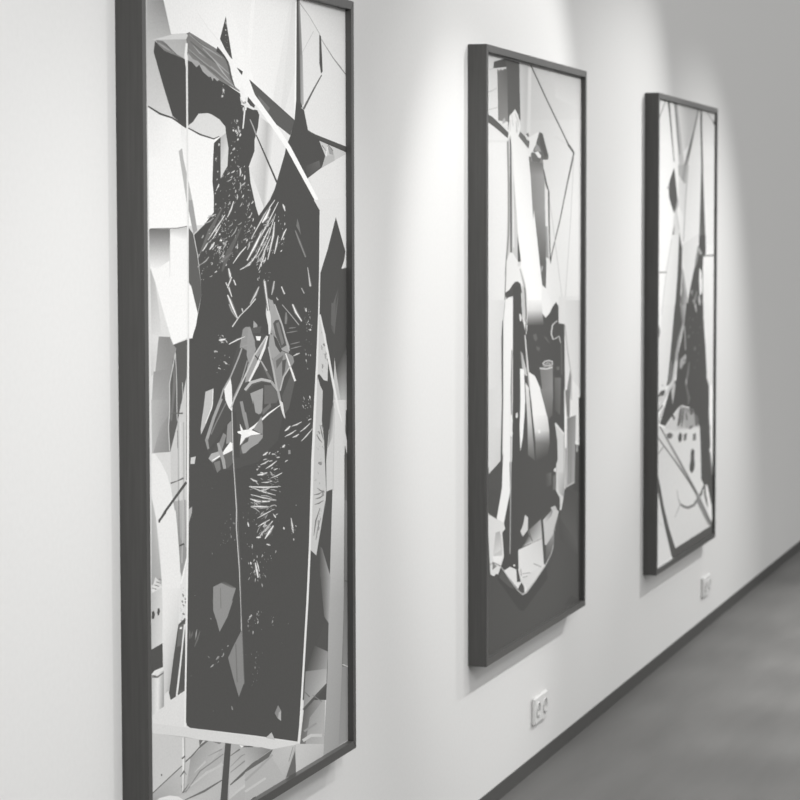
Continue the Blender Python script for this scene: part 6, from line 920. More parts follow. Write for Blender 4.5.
',1242,1263,1247,1244,1249|22;202;1317,1309,1343,1304,1370,1298,1373,1299,1347,1307,1318,1311|23;591;1317,1310,1344,1305,1371,1298,1372,1299,1346,1306,1318,1311|'
'24;340;1329,1300,1340,1298,1351,1297,1352,1297,1341,1300,1329,1301|18;313;1239,1334,1247,1333,1256,1333,1256,1334,1247,1335,1238,1335|20;162;1353,1325,1383,1321'
',1414,1316,1416,1318,1386,1326,1353,1329|21;388;1353,1326,1384,1322,1415,1317,1415,1317,1385,1325,1353,1328|21;449;1386,1294,1403,1291,1419,1286,1420,1286,1405,'
'1292,1387,1295|22;456;1412,1290,1434,1290,1458,1289,1458,1289,1434,1292,1412,1291|18;515;1395,1308,1407,1304,1418,1300,1419,1300,1410,1305,1397,1309|23;176;1351'
',1264,1387,1259,1423,1252,1426,1255,1390,1264,1352,1268|24;454;1351,1265,1388,1260,1424,1253,1425,1254,1389,1263,1351,1266|31;175;1302,1223,1360,1219,1420,1212,'
'1421,1215,1359,1226,1300,1227|32;446;1301,1224,1360,1221,1420,1213,1421,1214,1359,1224,1301,1225|16;283;1309,1326,1323,1327,1339,1328,1339,1328,1322,1329,1308,1'
'327|29;160;1194,1239,1223,1232,1251,1224,1256,1226,1230,1237,1198,1242|30;377;1195,1240,1225,1233,1253,1225,1254,1225,1228,1235,1197,1241|37;161;1184,1228,1208,'
'1223,1233,1218,1237,1220,1214,1228,1186,1232|38;384;1184,1229,1209,1224,1234,1219,1236,1219,1212,1227,1185,1230|31;169;1239,1251,1301,1243,1364,1230,1367,1233,1'
'305,1249,1239,1255|32;419;1239,1252,1302,1244,1365,1231,1366,1232,1304,1247,1239,1254|16;400;1232,1323,1249,1318,1266,1313,1267,1313,1252,1320,1233,1324|18;494;'
'1271,1159,1283,1163,1299,1165,1298,1166,1280,1164,1269,1160|28;433;1241,1098,1245,1100,1249,1101,1248,1102,1242,1101,1239,1098|19;424;1382,1159,1392,1157,1402,1'
'155,1403,1155,1394,1159,1383,1160|18;174;1335,1193,1370,1195,1406,1196,1404,1200,1362,1203,1329,1198|19;440;1333,1195,1368,1197,1405,1197,1404,1199,1364,1201,13'
'31,1196|23;547;1274,1177,1280,1177,1287,1177,1287,1177,1279,1178,1273,1177|37;363;1182,1186,1189,1187,1195,1187,1195,1188,1186,1189,1180,1188|23;595;1303,1187,1'
'315,1190,1328,1192,1327,1193,1311,1192,1300,1188|27;178;1193,1106,1211,1119,1238,1130,1234,1132,1202,1122,1187,1107|28;463;1191,1106,1208,1120,1237,1131,1235,11'
'31,1204,1121,1189,1107|16;390;1350,1186,1359,1188,1370,1189,1370,1190,1357,1189,1348,1186|19;182;1291,1153,1305,1161,1321,1168,1315,1170,1292,1165,1283,1155|20;'
'480;1289,1154,1302,1162,1319,1169,1317,1169,1296,1163,1285,1154|29;195;1289,1098,1320,1108,1357,1116,1352,1119,1306,1114,1279,1101|30;543;1286,1099,1316,1109,13'
'55,1117,1354,1118,1310,1112,1282,1100|22;623;1283,1090,1302,1090,1322,1089,1322,1089,1301,1091,1283,1091')
ART2 = (
'-1;493,636,745,602;30,3279,2305,3279,2305,1896,30,1963|-2;602,745,818,674;30,1963,2305,1896,2305,757,30,1007|-3;71,85,95,80;30,1060,2305,1011,2305,30,30,30|-2;4'
'52,474,609,559;68,3269,586,3270,587,2827,68,2808|-2;438,452,562,512;776,3262,2305,3274,2305,2890,778,2833|-3;505,555,672,633;777,2944,2305,3013,2305,2459,779,24'
'44|-4;633,672,671,674;779,2444,2305,2459,2305,1840,781,1886|-3;424,380,506,517;1623,3273,2305,3271,2305,3072,1624,3113|-3;578,608,627,598;93,2796,560,2812,562,1'
'948,93,1960|3;366;120,3178,260,3197,255,3200,116,3182|3;330,333,337,337,332,330;119,3062,184,3069,313,3093,306,3096,178,3073,116,3066|3;354,362,362,354;120,2967'
',324,2990,320,2994,116,2971|-4;483,398,465,525;818,3251,972,3254,946,2839,819,2835|5;543,570,574,547;995,3249,968,2840,1037,2842,1063,3253|5;88,92,94,96,95,94,9'
'3,94,92,90;453,3263,790,3263,799,3111,819,2939,736,2970,695,2999,587,2956,546,2873,527,3029,511,3211|6;71;250,3233,466,3262,519,3222,234,3196|-7;136,101,198,166'
';317,3196,527,3212,544,2924,338,2922|8;461;335,3199,387,3202,353,3188|8;465;400,3203,458,3209,426,3195|8;331;427,2929,480,2945,493,2918,427,2907|9;554;401,2894,'
'546,2924,546,2876|10;85,86,88,90,91,88,86;123,2946,219,2937,401,2901,560,2865,539,2833,348,2869,123,2906|6;91,96,103,103,105,105,103,103,96,91;1032,3263,1427,30'
'79,1894,2872,1938,2846,2092,2798,2131,2805,1978,2853,1924,2876,1455,3084,1059,3268|7;89;2088,2802,1927,2621,1742,2395,1511,2165,1535,2163,1767,2393,1960,2620,21'
'35,2801|8;68;1493,2170,1554,2176,1527,2133|8;77;1926,2848,2006,2847,2121,2809,2112,2794,2039,2814|8;480,496,515,516,497,481;2101,2790,2017,2396,1876,1900,1896,1'
'899,2037,2395,2122,2790|9;491,500,513,539,539,514,501,492;1481,2509,1558,2393,1652,2209,1844,1855,1865,1855,1672,2209,1577,2393,1500,2510|10;443,455,472,473,456'
',443;1811,1916,1909,1687,2074,1391,2098,1390,1932,1687,1833,1916|9;529,546,546,530;1615,2881,1930,2844,1953,2853,1636,2890|-4;130,101,300,216;989,2749,1329,2741'
',1369,2652,1046,2645|-5;216,300,282,192;1046,2645,1378,2653,1385,2392,1105,2391|-6;222,280,193,140;1105,2447,1391,2450,1401,2276,1184,2276|-7;161,175,107,97;118'
'4,2276,1401,2276,1417,2138,1268,2125|8;110,111,113,112;1268,2132,1423,2159,1409,1994,1328,2000|9;350;1305,2125,1287,2096,1320,2095,1338,2123|10;70,71,72,73,75,7'
'5,73,72,71,70;1342,2680,1394,2601,1457,2556,1466,2392,1502,2159,1526,2158,1498,2393,1493,2557,1434,2604,1365,2682|11;652,657,669,673,669,666;1390,2584,1453,2567'
',1461,2392,1461,2341,1410,2356,1391,2392|-12;229,437,398,172;1386,2356,1452,2356,1484,2166,1417,2174|7;113,114,116,117,118,116,114,113,113;1248,2897,1328,2890,1'
'382,2840,1473,2764,1452,2743,1317,2739,1147,2774,1103,2781,1175,2833|8;81,82,84,84,82;1248,2895,1322,2889,1443,2770,1383,2754,1263,2829|9;266;1181,2826,1249,281'
'1,1293,2784,1220,2781,1132,2786|9;213,214,219,219,214;1060,2776,1147,2774,1308,2739,1329,2720,1046,2723|10;122,123,125,125,123;1046,2772,1132,2774,1294,2744,126'
'4,2722,1089,2724|11;678;1141,2777,1220,2783,1293,2762,1279,2747,1220,2749|12;633,645,645,646,644,642,636;1008,2856,1254,2902,1181,2844,1170,2822,1089,2781,1008,'
'2749,960,2784|13;121,124,125,125,124,122;791,2886,946,2853,1022,2834,1003,2792,917,2814,772,2853|14;153;931,2870,988,2883,1016,2864,974,2854|15;568;903,2866,945'
',2869,1008,2849,974,2837|16;614,618,619,626,634,636,636,644,651,659,672,693,690,716,734,743,725,708,696,675,666,638,625,623,619;573,2956,654,2984,695,3001,764,2'
'971,819,2911,792,2869,772,2854,861,2829,946,2803,1003,2748,1049,2624,1105,2391,1125,2448,1238,2197,1313,2016,1305,1893,1007,1901,921,2052,836,2137,757,2340,730,'
'2444,655,2733,600,2841,539,2825,573,2894|17;450;689,2978,743,2942,767,2902,778,2903,768,2945,701,2979|17;479;621,2965,641,2904,667,2905,633,2966|18;406;716,2935'
',723,2873,750,2874,729,2935|17;493;594,2936,574,2874,600,2875,607,2937|-17;561,339,396,460;512,2810,600,2854,674,2595,534,2593|-18;436,333,431,423;534,2593,674,'
'2595,735,2402,534,2401|19;425,434,442,452,449,440,439;534,2442,730,2444,758,2312,819,2151,753,2166,602,2209,508,2168|20;200,206,212,214,216,218,219,217,215,213,'
'207,201;521,2817,538,2593,544,2388,539,2306,496,2176,478,2087,512,2086,530,2175,573,2305,578,2388,572,2593,556,2819|20;80,83,85,87,87,85,83,80;587,2833,585,2594'
',590,2388,596,2209,630,2209,629,2388,622,2594,608,2834|21;572,600,611,613,601,573;625,2759,653,2388,659,2236,681,2236,675,2388,647,2760|20;77;752,2309,774,2270,'
'830,2157,758,2153|21;597,598,602,611,620,629,642,615,602;513,2162,589,2210,656,2205,758,2159,864,2109,927,2023,964,1860,469,1875,482,2059|22;497;758,2152,836,21'
'51,808,2131,758,2131|22;335,341,348,349,342,336;797,2116,884,2023,932,1882,968,1881,929,2024,819,2117|22;217,219,223,223,219,217;492,2155,484,2059,458,1896,479,'
'1895,506,2059,513,2155|23;68;476,1988,576,2003,630,2026,698,2045,759,2047,822,2032,856,1982,803,1973,726,1992,657,1966,549,1962,514,1948|24;381;671,1994,759,199'
'9,775,1984,698,1978|25;61,62,63,64,64,65,66,66,66,67,67,67,68,69,72,75,75,75,75,75,73,72,72,72,72,72,73,73,72,71,71,70,69,69,68,65;654,2022,823,2018,865,1835,95'
'0,1740,993,1823,1152,1854,1314,1856,1404,1823,1495,1844,1572,1882,1664,1909,1721,1881,1728,1781,1874,1770,1891,1311,1912,778,1896,780,1769,655,1706,671,1643,692'
',1306,662,1013,629,956,571,871,545,772,536,773,451,773,355,745,359,731,431,593,465,458,458,400,512,458,685,592,879,633,1000,651,1390|-26;663,707,534,560;992,193'
'7,1313,1929,1314,1871,993,1880|-27;559,535,70,98;987,1880,1320,1871,1359,1782,964,1796|28;675,682,697,696,693,689,683;1313,2016,1418,1992,1572,1886,1480,1843,14'
'07,1826,1359,1848,1317,1900|28;431,435,443,444,442,435;859,2025,949,1995,978,1866,950,1811,894,1820,837,1913|29;117,119,120,121,120,117;902,2009,936,1853,923,17'
'55,950,1754,964,1853,929,2009|29;571;793,1864,799,1843,809,1823,832,1821,853,1843,814,1865|26;111;1109,1737,1182,1738,1211,1708,1167,1695,1123,1712|26;110;1182,'
'1666,1271,1655,1256,1634,1197,1644|26;131;1360,1717,1420,1707,1512,1667,1451,1684|26;497;1684,1799,1558,1777,1526,1725,1578,1687,1670,1691,1662,1696,1599,1692,1'
'558,1724,1587,1773,1697,1795|27;476;1675,1690,1726,1702,1773,1659,1793,1659,1744,1705,1657,1697|28;111;1775,1663,1792,1467,1828,1466,1810,1662|29;612,637,671,66'
'9,669,688,683,680,668,658,651,628,622;1727,1941,2305,1927,2305,1316,2237,1305,2237,1305,2271,1004,2190,1038,2139,1049,2055,1201,2021,1364,1891,1387,1874,1776,17'
'34,1783|-30;596,519,569,645;1886,1914,2305,1903,2305,1345,1890,1492|31;401,408,417,422,423,417,409,402;1872,1764,1938,1611,2037,1454,2038,1302,2070,1300,2068,14'
'53,1969,1610,1903,1764|32;226;1939,1369,2020,1486,2053,1438,2021,1303,1924,1309|30;73,74,77,76,76,75,75;2247,1302,2305,1306,2305,708,2093,746,2152,786,2156,1025'
',2274,1003|33;185,187,189,188;1891,1372,2021,1364,2022,1202,1941,1200|34;645,680,681,646;1872,1373,1883,766,1909,764,1897,1371|-34;164,270,344,276;1934,1198,217'
'8,1200,2149,790,1935,780|35;533,552,553,534;1928,1199,1922,781,1948,779,1954,1197|36;555;1941,777,2148,786,2136,792,1929,783|35;230,238,239,231;2039,1195,2027,7'
'98,2059,795,2071,1192|31;363;2198,1014,2188,972,2226,969,2235,1011|-26;598,553,550,603;93,1960,482,1950,409,1405,118,1423|27;555,567,594,584;131,1476,403,1487,4'
'09,1072,144,1023|-28;568,559,513,573;139,1274,404,1255,404,1071,144,1024|29;653,661,662,703,695,715,737,738,741,744,736,731,727,719,713,687,692,659;503,1953,649'
',1966,649,1946,634,1391,577,1450,570,1173,592,893,598,885,511,783,431,688,299,703,312,770,404,897,431,1019,452,1113,443,1458,456,1402,455,1834|30;74,75,78,81,81'
',78,75,74;426,1842,405,1747,415,1405,388,1074,426,1071,445,1403,443,1746,443,1841|31;422;466,1937,434,1835,455,1834,487,1936|31;77;409,1076,444,1114,417,910,144'
',937,144,1023|30;232,237,241,241,238,232;620,1669,600,1448,613,1309,639,1307,635,1446,642,1668|30;411,424,425,412;600,1198,593,893,619,890,626,1196|31;306,313,3'
'20,321,313,307;592,1004,591,795,582,538,604,535,615,793,618,1002|30;691;616,1287,611,1275,618,1266,640,1263,659,1272,637,1287|26;696;731,1313,715,1298,728,1283,'
'750,1282,763,1295,753,1311|31;696;613,1222,600,1209,616,1187,638,1185,653,1205,635,1220|-26;236,449,542,405;821,1657,866,1637,994,1496,867,1531|27;525,537,551,5'
'53,539,526;911,1741,967,1554,1041,1364,1082,1363,1004,1553,933,1741|28;150;954,1541,1015,1366,1061,1364,977,1540|28;694,699,713,718,726,728,717,707;810,1557,900'
',1547,929,1372,918,1302,874,1163,821,1088,803,1225,822,1379|-29;642,623,424,499;929,1471,1009,1438,1082,1233,981,1240|-30;499,424,96,130;981,1240,1082,1233,1171'
',1003,996,1053|-30;681,676,723,676;1014,1527,1148,1495,1347,1346,1044,1422|31;681,690,701,709,717,724,705,689;1023,1525,1154,1495,1272,1423,1347,1346,1423,1289,'
'1469,1220,1111,1245,1044,1422|-32;702,667,493,595;1102,1275,1454,1251,1497,1152,1144,1178|-33;595,439,134,187;1144,1178,1497,1152,1504,1077,1167,1111|-34;187,13'
'4,75,74;1167,1111,1504,1077,1455,1015,1180,1002|35;70,72,74,74,73,71;1012,1424,1091,1203,1153,1004,1189,1001,1132,1201,1035,1423|34;704;1229,1179,1273,1179,1279'
',1157,1244,1156|-32;166,217,239,185;1271,1535,1580,1523,1591,1330,1347,1346|-33;183,227,108,119;1272,1416,1591,1397,1576,1242,1469,1220|33;95;1331,1565,1421,157'
'4,1543,1566,1580,1545,1559,1521,1361,1529|34;500;1347,1555,1398,1566,1481,1566,1557,1557,1562,1545,1480,1541,1396,1549,1345,1560,1329,1555,1386,1543,1484,1534,1'
'586,1539,1578,1561,1482,1573,1384,1573,1326,1560|35;422;1411,1552,1468,1556,1517,1552,1462,1550,1472,1545,1539,1551,1465,1561,1401,1557|35;495,501,506,505,500,4'
'94;1263,1531,1423,1518,1581,1522,1568,1532,1419,1527,1268,1540|36;249;1339,1548,1369,1531,1413,1534,1382,1551|-30;130,159,121,86;1624,1462,1788,1451,1764,1229,1'
'638,1268|30;130;1668,1523,1746,1522,1746,1500,1683,1503|30;529,532,541,557,559,559,555,549,550,542,543,536;1633,1190,1686,1178,1868,1108,1871,767,1871,726,1769,'
'655,1762,733,1658,788,1667,787,1672,944,1710,963,1696,1084|-35;539,460,276,461;1688,890,1870,874,1884,720,1737,765|35;646,659,660,647;1632,1187,1854,1105,1882,1'
'109,1659,1190|31;766;1616,919,1660,921,1660,900,1622,900|31;152;1595,876,1660,885,1661,788,1595,794|-26;76,150,112,77;1410,908,1548,903,1549,829,1426,826|36;616'
';1849,722,1754,660,1797,652,1893,714|37;74;1564,797,1705,754,1763,672,1643,696|30;609,621,630,634,632,642,642,642,639,637,634,631,614;134,813,312,764,458,723,49'
'0,688,426,674,463,538,400,491,339,454,287,463,222,448,183,464,170,507,129,742|31;503,507,514,506;325,693,405,663,426,550,247,565|-32;398,368,612,563;286,690,378'
',687,399,581,234,574|32;728;221,568,431,542,392,509,247,534|33;219;221,536,313,503,222,493|34;129,130,132,132,130,129;175,525,233,531,401,487,409,490,236,535,16'
'5,529|31;152;139,806,307,761,318,764,150,810|-26;82,80,82,86;339,430,1460,289,2305,30,119,195|-31;88,82,79,83;106,468,352,428,872,81,106,61|35;84,80,82,86,87,89'
',88,91,93,94,92;108,30,106,495,352,427,816,188,872,172,1460,289,1645,445,1900,323,2305,272,2305,155,1744,30|36;592,600,615,625,619,614,611,603;772,534,956,528,1'
'367,526,1399,365,1160,310,957,266,886,268,787,355|37;647,653,661,666,668,673,670;458,458,593,464,731,430,748,360,801,355,871,335,773,314|-38;670,545,623,669;781'
',535,1337,537,1383,380,815,360|39;77;764,432,815,374,829,347,748,358|38;86;849,343,906,309,917,273,866,276,770,312,801,330|39;705;905,330,971,289,934,272|38;718'
';662,465,709,462,703,452,670,457|40;664;764,427,815,424,801,412|39;356;873,385,1059,367,1056,373,870,391|40;356;874,364,988,356,983,362,868,370|40;352;818,423,8'
'37,378,860,376,840,421|39;361;1126,410,1304,369,1313,374,1135,415|-39;541,168,467,549;1352,642,1643,692,1644,550,1398,489|40;496;1367,611,1550,643,1627,687,1738'
',652,1628,552,1422,486|-26;163,310,545,454;1019,621,1292,652,1343,540,1115,538|-27;76,164,539,447;899,549,1013,586,1144,538,871,542|28;164;986,616,1087,547,1113'
',546,1011,616|-41;141,319,142,115;1416,480,1613,539,1598,451,1429,382|42;465;1429,484,1619,536,1594,543,1404,491|43;77,78,79,80,78,77;1296,659,1326,542,1371,378'
',1414,373,1379,536,1329,656|29;555;927,719,998,695,990,624,876,600,822,636,884,665|41;462;1534,696,1643,696,1690,672,1581,669|44;67,67,68,70,71,71,72,73,71,70;3'
'21,431,405,480,593,388,886,265,957,263,1160,303,1429,360,1460,282,900,171,801,191|45;98,98,102,101;357,434,405,470,703,322,594,347|-41;79,120,101,80;1738,615,22'
'30,390,2248,326,1771,475|-42;79,81,120,97;1896,772,2159,724,2230,390,1770,611|46;410,419,427,432,434,438,442,443,443,441,437,433,432,427,420,410;393,487,585,389'
',751,310,873,265,969,264,1171,306,1408,363,1560,417,1543,421,1389,368,1149,312,945,273,882,271,767,311,602,390,407,488|47;391;1562,417,1617,463,1597,466,1541,42'
'1|48;203;1617,463,1629,551,1716,616,1696,620,1609,554,1597,466')
ART3 = (
'-1;627,664,745,708;30,3377,2326,3377,2326,2611,30,2585|-2;705,742,824,787;30,2619,2326,2651,2326,1603,30,1714|-3;784,821,902,866;30,1749,2326,1644,2326,585,30,8'
'36|-4;862,899,920,920;30,872,2326,626,2326,30,30,30|-2;580,545,676,671;30,3377,2326,3377,2326,3114,30,3034|-3;684,687,736,748;30,2887,2326,2964,2326,2331,30,234'
'1|-3;560,452,491,607;761,3365,1596,3368,1198,3074,1002,3023|3;233;308,3359,49,3209,86,3208,336,3358|4;98,100,102,104,105,102,100,98;410,3365,471,3271,557,3110,6'
'51,2940,681,2941,601,3112,530,3275,483,3370|-5;233,329,501,446;655,3367,769,3365,1084,2893,870,2888|6;144,148,151,151,148,144;659,3359,767,3161,870,3004,901,300'
'6,804,3163,712,3363|6;239,243,247,250,250,247,243,239;1584,3365,1392,3203,1181,3032,1011,2901,1141,2899,1298,3030,1480,3202,1649,3365|7;126;1356,3163,1270,3078,'
'1161,2985,1200,2984,1325,3077,1396,3163|4;112,114,116,118,118,116,114,112;1692,3361,1700,3213,1726,3061,1744,2909,1828,2911,1802,3064,1776,3216,1767,3365|3;320;'
'1958,3360,2266,3288,2303,3294,1994,3366|4;125;2240,3313,2326,3301,2326,3270,2250,3282|4;231;278,3369,387,3371,333,3358|7;201;572,3366,799,3367,723,3348|7;371,37'
'4,378,381;811,2923,1242,2934,1204,2844,894,2705|8;307,311,315,318,319,315,311,308;1037,2931,938,2810,837,2691,677,2572,735,2570,913,2689,1038,2809,1169,2930|9;4'
'72,486,503,504,487,473;1162,2932,1078,2671,1016,2366,1063,2366,1141,2671,1242,2933|-10;557,626,642,634;851,2851,1087,2782,1034,2559,819,2630|9;75,76,77,78,78,78'
',78,77,76,76;660,2898,698,2854,758,2746,799,2670,743,2622,668,2569,561,2628,489,2677,454,2763,530,2822|10;449;429,2738,499,2769,453,2772,377,2742|11;575,574,585'
',590,589,582;668,2563,781,2601,881,2455,674,2338,524,2339,633,2454|12;466;725,2585,862,2447,900,2448,762,2587|12;129;693,2487,672,2414,612,2414,652,2454|13;96;8'
'70,2447,962,2337,982,2315,865,2352,846,2345|5;99,99,102,106,106,103;1743,2916,1819,2918,1879,2642,1949,2333,1661,2334,1704,2564|-6;91,91,82,232;1712,2579,1894,2'
'580,1949,2333,1661,2334|4;135,135,139,139;2307,2623,2326,2623,2326,2331,2317,2331|14;654,658,679,700,694,671;597,2411,882,2411,813,2117,706,1827,224,1841,399,21'
'60|15;527,539,557,557,539,528;574,2375,382,2160,208,1842,241,1841,415,2159,607,2374|16;89;92,2143,389,2139,388,2147,91,2150|14;678,679,695,712,706;982,2337,1687'
',2426,1507,2183,1231,1923,1129,1993|15;91,92,94,96,98,97,94;871,2411,990,2314,979,2152,937,1968,918,1820,706,1827,813,2117|-16;272,516,473,142;994,2166,1046,214'
'3,1239,1923,973,1930|-17;171,472,399,144;922,1968,1238,1930,1095,1777,956,1834|18;83,83,85,85,86,87,89,88,87,86,85,84;1688,2410,1947,2410,1960,2257,1849,2247,18'
'35,2156,1850,1946,1864,1791,1122,1814,1231,1916,1309,2004,1487,2168,1630,2258|19;272;1615,2327,1519,2222,1488,2161,1528,2159,1618,2218,1682,2325|20;357;1607,231'
'1,1691,2311,1819,2264,1713,2257|20;727,730,737,743,744,734;1695,2159,1781,2133,1822,2040,1815,1970,1715,1940,1677,2065|19;85;1864,2243,2102,2244,2326,2244,2326,'
'2255,2097,2254,1860,2250|-20;765,770,762,713;1849,2240,2320,2243,2326,1776,1881,1790|16;676,681,701,716,721,723,723,724,706,695,688;277,1911,712,1900,598,1611,4'
'66,1400,430,1329,383,1303,292,1293,112,1262,89,1491,96,1633,173,1736|17;173;100,1774,109,1724,103,1683,138,1680,180,1722,136,1774|-21;708,756,698,739;1878,1868,'
'2326,1856,2326,1218,2045,1236|18;94,95,96,96,97,98,99,100,100,100,100,100,98;716,1899,924,1894,1005,1780,1037,1746,864,1645,802,1544,735,1459,699,1373,512,1325,'
'419,1323,455,1364,445,1336,562,1555|19;293;585,1496,495,1333,529,1331,618,1493|20;252;661,1463,577,1351,611,1348,695,1460|-19;240,474,285,175;916,1894,1168,1887'
',1069,1741,997,1758|22;81,82,83,84,85,87,87,88,90,92,92,90,89,88,88,88,88,88,88,87,86,86,86,84,83,82;1171,1902,1861,1884,1877,1775,1910,1673,1970,1538,2029,1331'
',2021,1300,2142,1219,2140,1010,2216,726,1781,762,1746,928,1500,1053,1376,1100,1014,1146,897,1139,668,1096,371,1035,181,1066,278,1123,550,1293,757,1347,784,1338,'
'848,1527,1057,1719,1114,1799|23;350,353,357,361,362,358,354,351;1022,1759,857,1654,748,1548,690,1433,781,1426,855,1540,949,1647,1083,1754|24;583,588,591,597,599'
',592,589,584;719,1490,665,1398,611,1346,73,1184,155,1169,714,1330,778,1389,811,1484|24;285,288,290,291,288,285;1073,1733,1103,1642,1117,1552,1165,1550,1151,1641'
',1120,1732|24;362;1142,1522,1183,1497,1132,1454,1045,1443,987,1420,936,1419,908,1461,946,1489|25;115;1084,1486,1124,1477,1076,1460|25;176;1272,1455,1207,1376,11'
'36,1320,1149,1288,1189,1285,1215,1313,1286,1370,1312,1452|26;256;1147,1333,1145,1295,1208,1292,1187,1331|19;240;1317,1989,1451,1995,1391,1949|23;476;1656,1943,1'
'657,1904,1704,1872,1746,1872,1749,1903,1706,1942|23;397;1415,1917,1477,1884,1560,1822,1601,1823,1556,1887,1452,1919|24;206;1576,1984,1467,1926,1475,1879,1517,18'
'78,1564,1921,1617,1981|23;117;1492,1561,1480,1547,1486,1532,1530,1528,1575,1541,1551,1559|24;186;1510,1560,1505,1546,1501,1530,1515,1529,1550,1543,1533,1560|23;'
'187;1437,1675,1412,1672,1394,1667,1401,1665,1439,1666,1453,1672|23;210;1629,1663,1621,1661,1623,1657,1629,1656,1645,1659,1641,1662|23;160;1619,1455,1613,1452,16'
'21,1448,1631,1447,1647,1450,1636,1455|23;209;1436,1772,1418,1769,1410,1765,1418,1763,1447,1764,1452,1770|23;180;1451,1782,1443,1780,1444,1777,1450,1776,1464,177'
'8,1462,1781|23;144;1609,1814,1602,1809,1603,1804,1610,1803,1628,1808,1622,1814|23;167;1673,1508,1658,1505,1656,1500,1666,1498,1694,1500,1692,1506|23;117;1246,16'
'62,1213,1653,1210,1640,1258,1633,1322,1641,1317,1656|24;189;1268,1660,1241,1650,1227,1638,1241,1636,1294,1644,1295,1658|23;186;1485,1407,1504,1399,1524,1391,153'
'0,1392,1523,1400,1494,1408|23;156;1713,1709,1713,1701,1717,1693,1725,1692,1742,1700,1728,1709|23;205;1304,1787,1295,1784,1303,1781,1313,1780,1331,1782,1322,1786'
'|23;143;1588,1786,1580,1783,1584,1780,1593,1779,1609,1781,1602,1785|23;192;1334,1725,1315,1718,1300,1710,1308,1709,1343,1715,1348,1724|23;208;1708,1565,1697,156'
'4,1696,1561,1701,1560,1719,1560,1720,1564|23;160;1271,1776,1253,1772,1235,1767,1239,1766,1268,1769,1279,1775|25;107;219,1300,394,1297,329,1263,184,1247,105,1268'
'|25;388;236,1341,291,1341,291,1323|26;562;112,1255,238,1269,275,1245,149,1217|25;502;596,1276,700,1343,758,1310,659,1175|25;450;314,1179,196,1130,124,1077,166,1'
'072,251,1123,348,1174|26;184;132,1152,312,1190,276,1197,97,1159|26;154;1140,1287,1242,1183,1233,1133,1273,1129,1343,1179,1198,1286|27;298;1171,1332,1136,1312,11'
'61,1287,1193,1285,1216,1306,1203,1330|27;607,605,605,610,613,621,631,621,609;631,1076,897,1132,1014,1146,1376,1092,1500,1053,1746,928,1760,764,637,856,371,1029|'
'-28;348,223,357,518;916,1145,1458,1087,1712,938,824,981|29;378;1095,1089,1480,1047,1523,967,1178,955|29;156;936,1123,854,1040,831,1005,894,996,985,1027,1016,111'
'5|30;130;1055,1122,1005,1043,983,985,1015,982,1068,1037,1093,1118|30;172;1151,1077,1177,1022,1256,1018,1198,1075|30;117;1287,1101,1357,1076,1347,1050,1407,1043,'
'1477,1073,1343,1107|30;131;1321,940,1412,945,1474,951,1450,962,1348,965,1276,952|29;158;1534,1034,1543,988,1565,950,1649,942,1711,978,1633,1030|28;92;625,1096,6'
'62,1072,666,1060,710,1055,752,1069,674,1098|31;681,685,691,700,714,726,730,734,743,755,754,750,753,752;81,1051,371,1022,748,972,1746,920,1804,706,1818,517,1906,'
'462,1856,396,2326,271,2326,80,2214,97,770,96,657,51,104,47|-32;718,731,670,704;255,548,1560,418,2170,102,789,101|32;163;428,974,577,974,680,948,604,928,466,935|'
'32;94;883,932,949,949,1028,921,1002,878,912,874,865,904|32;153;1099,923,1219,921,1188,871,1081,872|32;185;1463,895,1579,894,1589,839,1457,844|32;94;1405,783,147'
'5,781,1525,764,1519,707,1545,651,1505,612,1415,599,1336,627,1328,655,1371,704,1377,757|-33;673,663,326,325;263,987,484,941,1729,401,1560,426|34;141,146,153,153,'
'147,141;164,1046,886,744,1787,346,1843,345,930,745,199,1048|35;129,133,138,138,133,129;96,972,733,749,1722,383,1778,384,774,751,127,975|36;308;136,848,335,889,3'
'04,896,107,855|36;94,95,96,97,98,98,100,100,99,99,98,98;1763,942,2187,911,2172,710,2249,652,2299,504,2326,508,2326,251,2262,268,2093,436,2009,460,1932,459,1818,'
'517|37;276;2173,698,2243,572,2281,506,2317,503,2314,567,2217,695|38;809,811,833,835,824;2196,911,2326,901,2326,593,2310,567,2203,704|37;149;1932,459,2009,460,20'
'38,370,2076,287,1943,380|38;817;2018,451,2161,374,2262,268,2067,288,2073,375|39;721;1813,400,1920,413,2032,292,1945,309,1772,381|40;99;1920,462,1774,407,1616,36'
'9,1675,357,1853,393,1961,455|36;425;825,528,858,465,934,411,993,409,895,463,848,527|41;326;1560,426,1750,407,1815,361,1688,359|42;230;940,408,1071,371,1284,337,'
'1559,334,1765,378,1693,393,1483,356,1267,361,1118,385,972,414|43;487;938,407,838,373,753,333,775,329,881,365,974,400|43;259,262,266,266,262,259;1612,367,1862,24'
'7,2157,113,2316,109,2032,244,1763,366|44;113,116,116,113;1796,346,2230,125,2286,124,1835,345|45;823;2039,354,2162,350,2289,257,2293,149,2166,222|46;724;1797,371'
',1943,364,2099,245,1989,280|47;128;1964,378,2065,352,2130,258,2032,308|46;113,114,116,116,115;2259,348,2326,348,2326,79,2214,97,2311,151|44;100,100,102,104,106,'
'106,106,104,102,102,101;118,705,199,626,330,468,538,278,790,97,696,31,626,69,389,295,183,512,220,480,120,590|45;548;124,370,269,325,287,326,141,371|47;102;688,3'
'0,688,32,778,100,2214,104,2326,86,2326,30')

framed_photo(4.0962, 0.4677, 2.1332, 1.1856, 0.0513, 0.0135, ART1,
             'nearest and largest-looking dark framed collage, big black crumpled plastic slab in its middle')
framed_photo(6.3906, 0.4660, 2.1206, 1.1675, 0.0513, 0.0135, ART2,
             'middle dark framed collage with draped white cloth, grey cone and black lower third')
framed_photo(8.6800, 0.4124, 2.1160, 1.1780, 0.0495, 0.0090, ART3,
             'farthest dark framed collage with crossed thin sticks, black cone and pale floor with footprint')

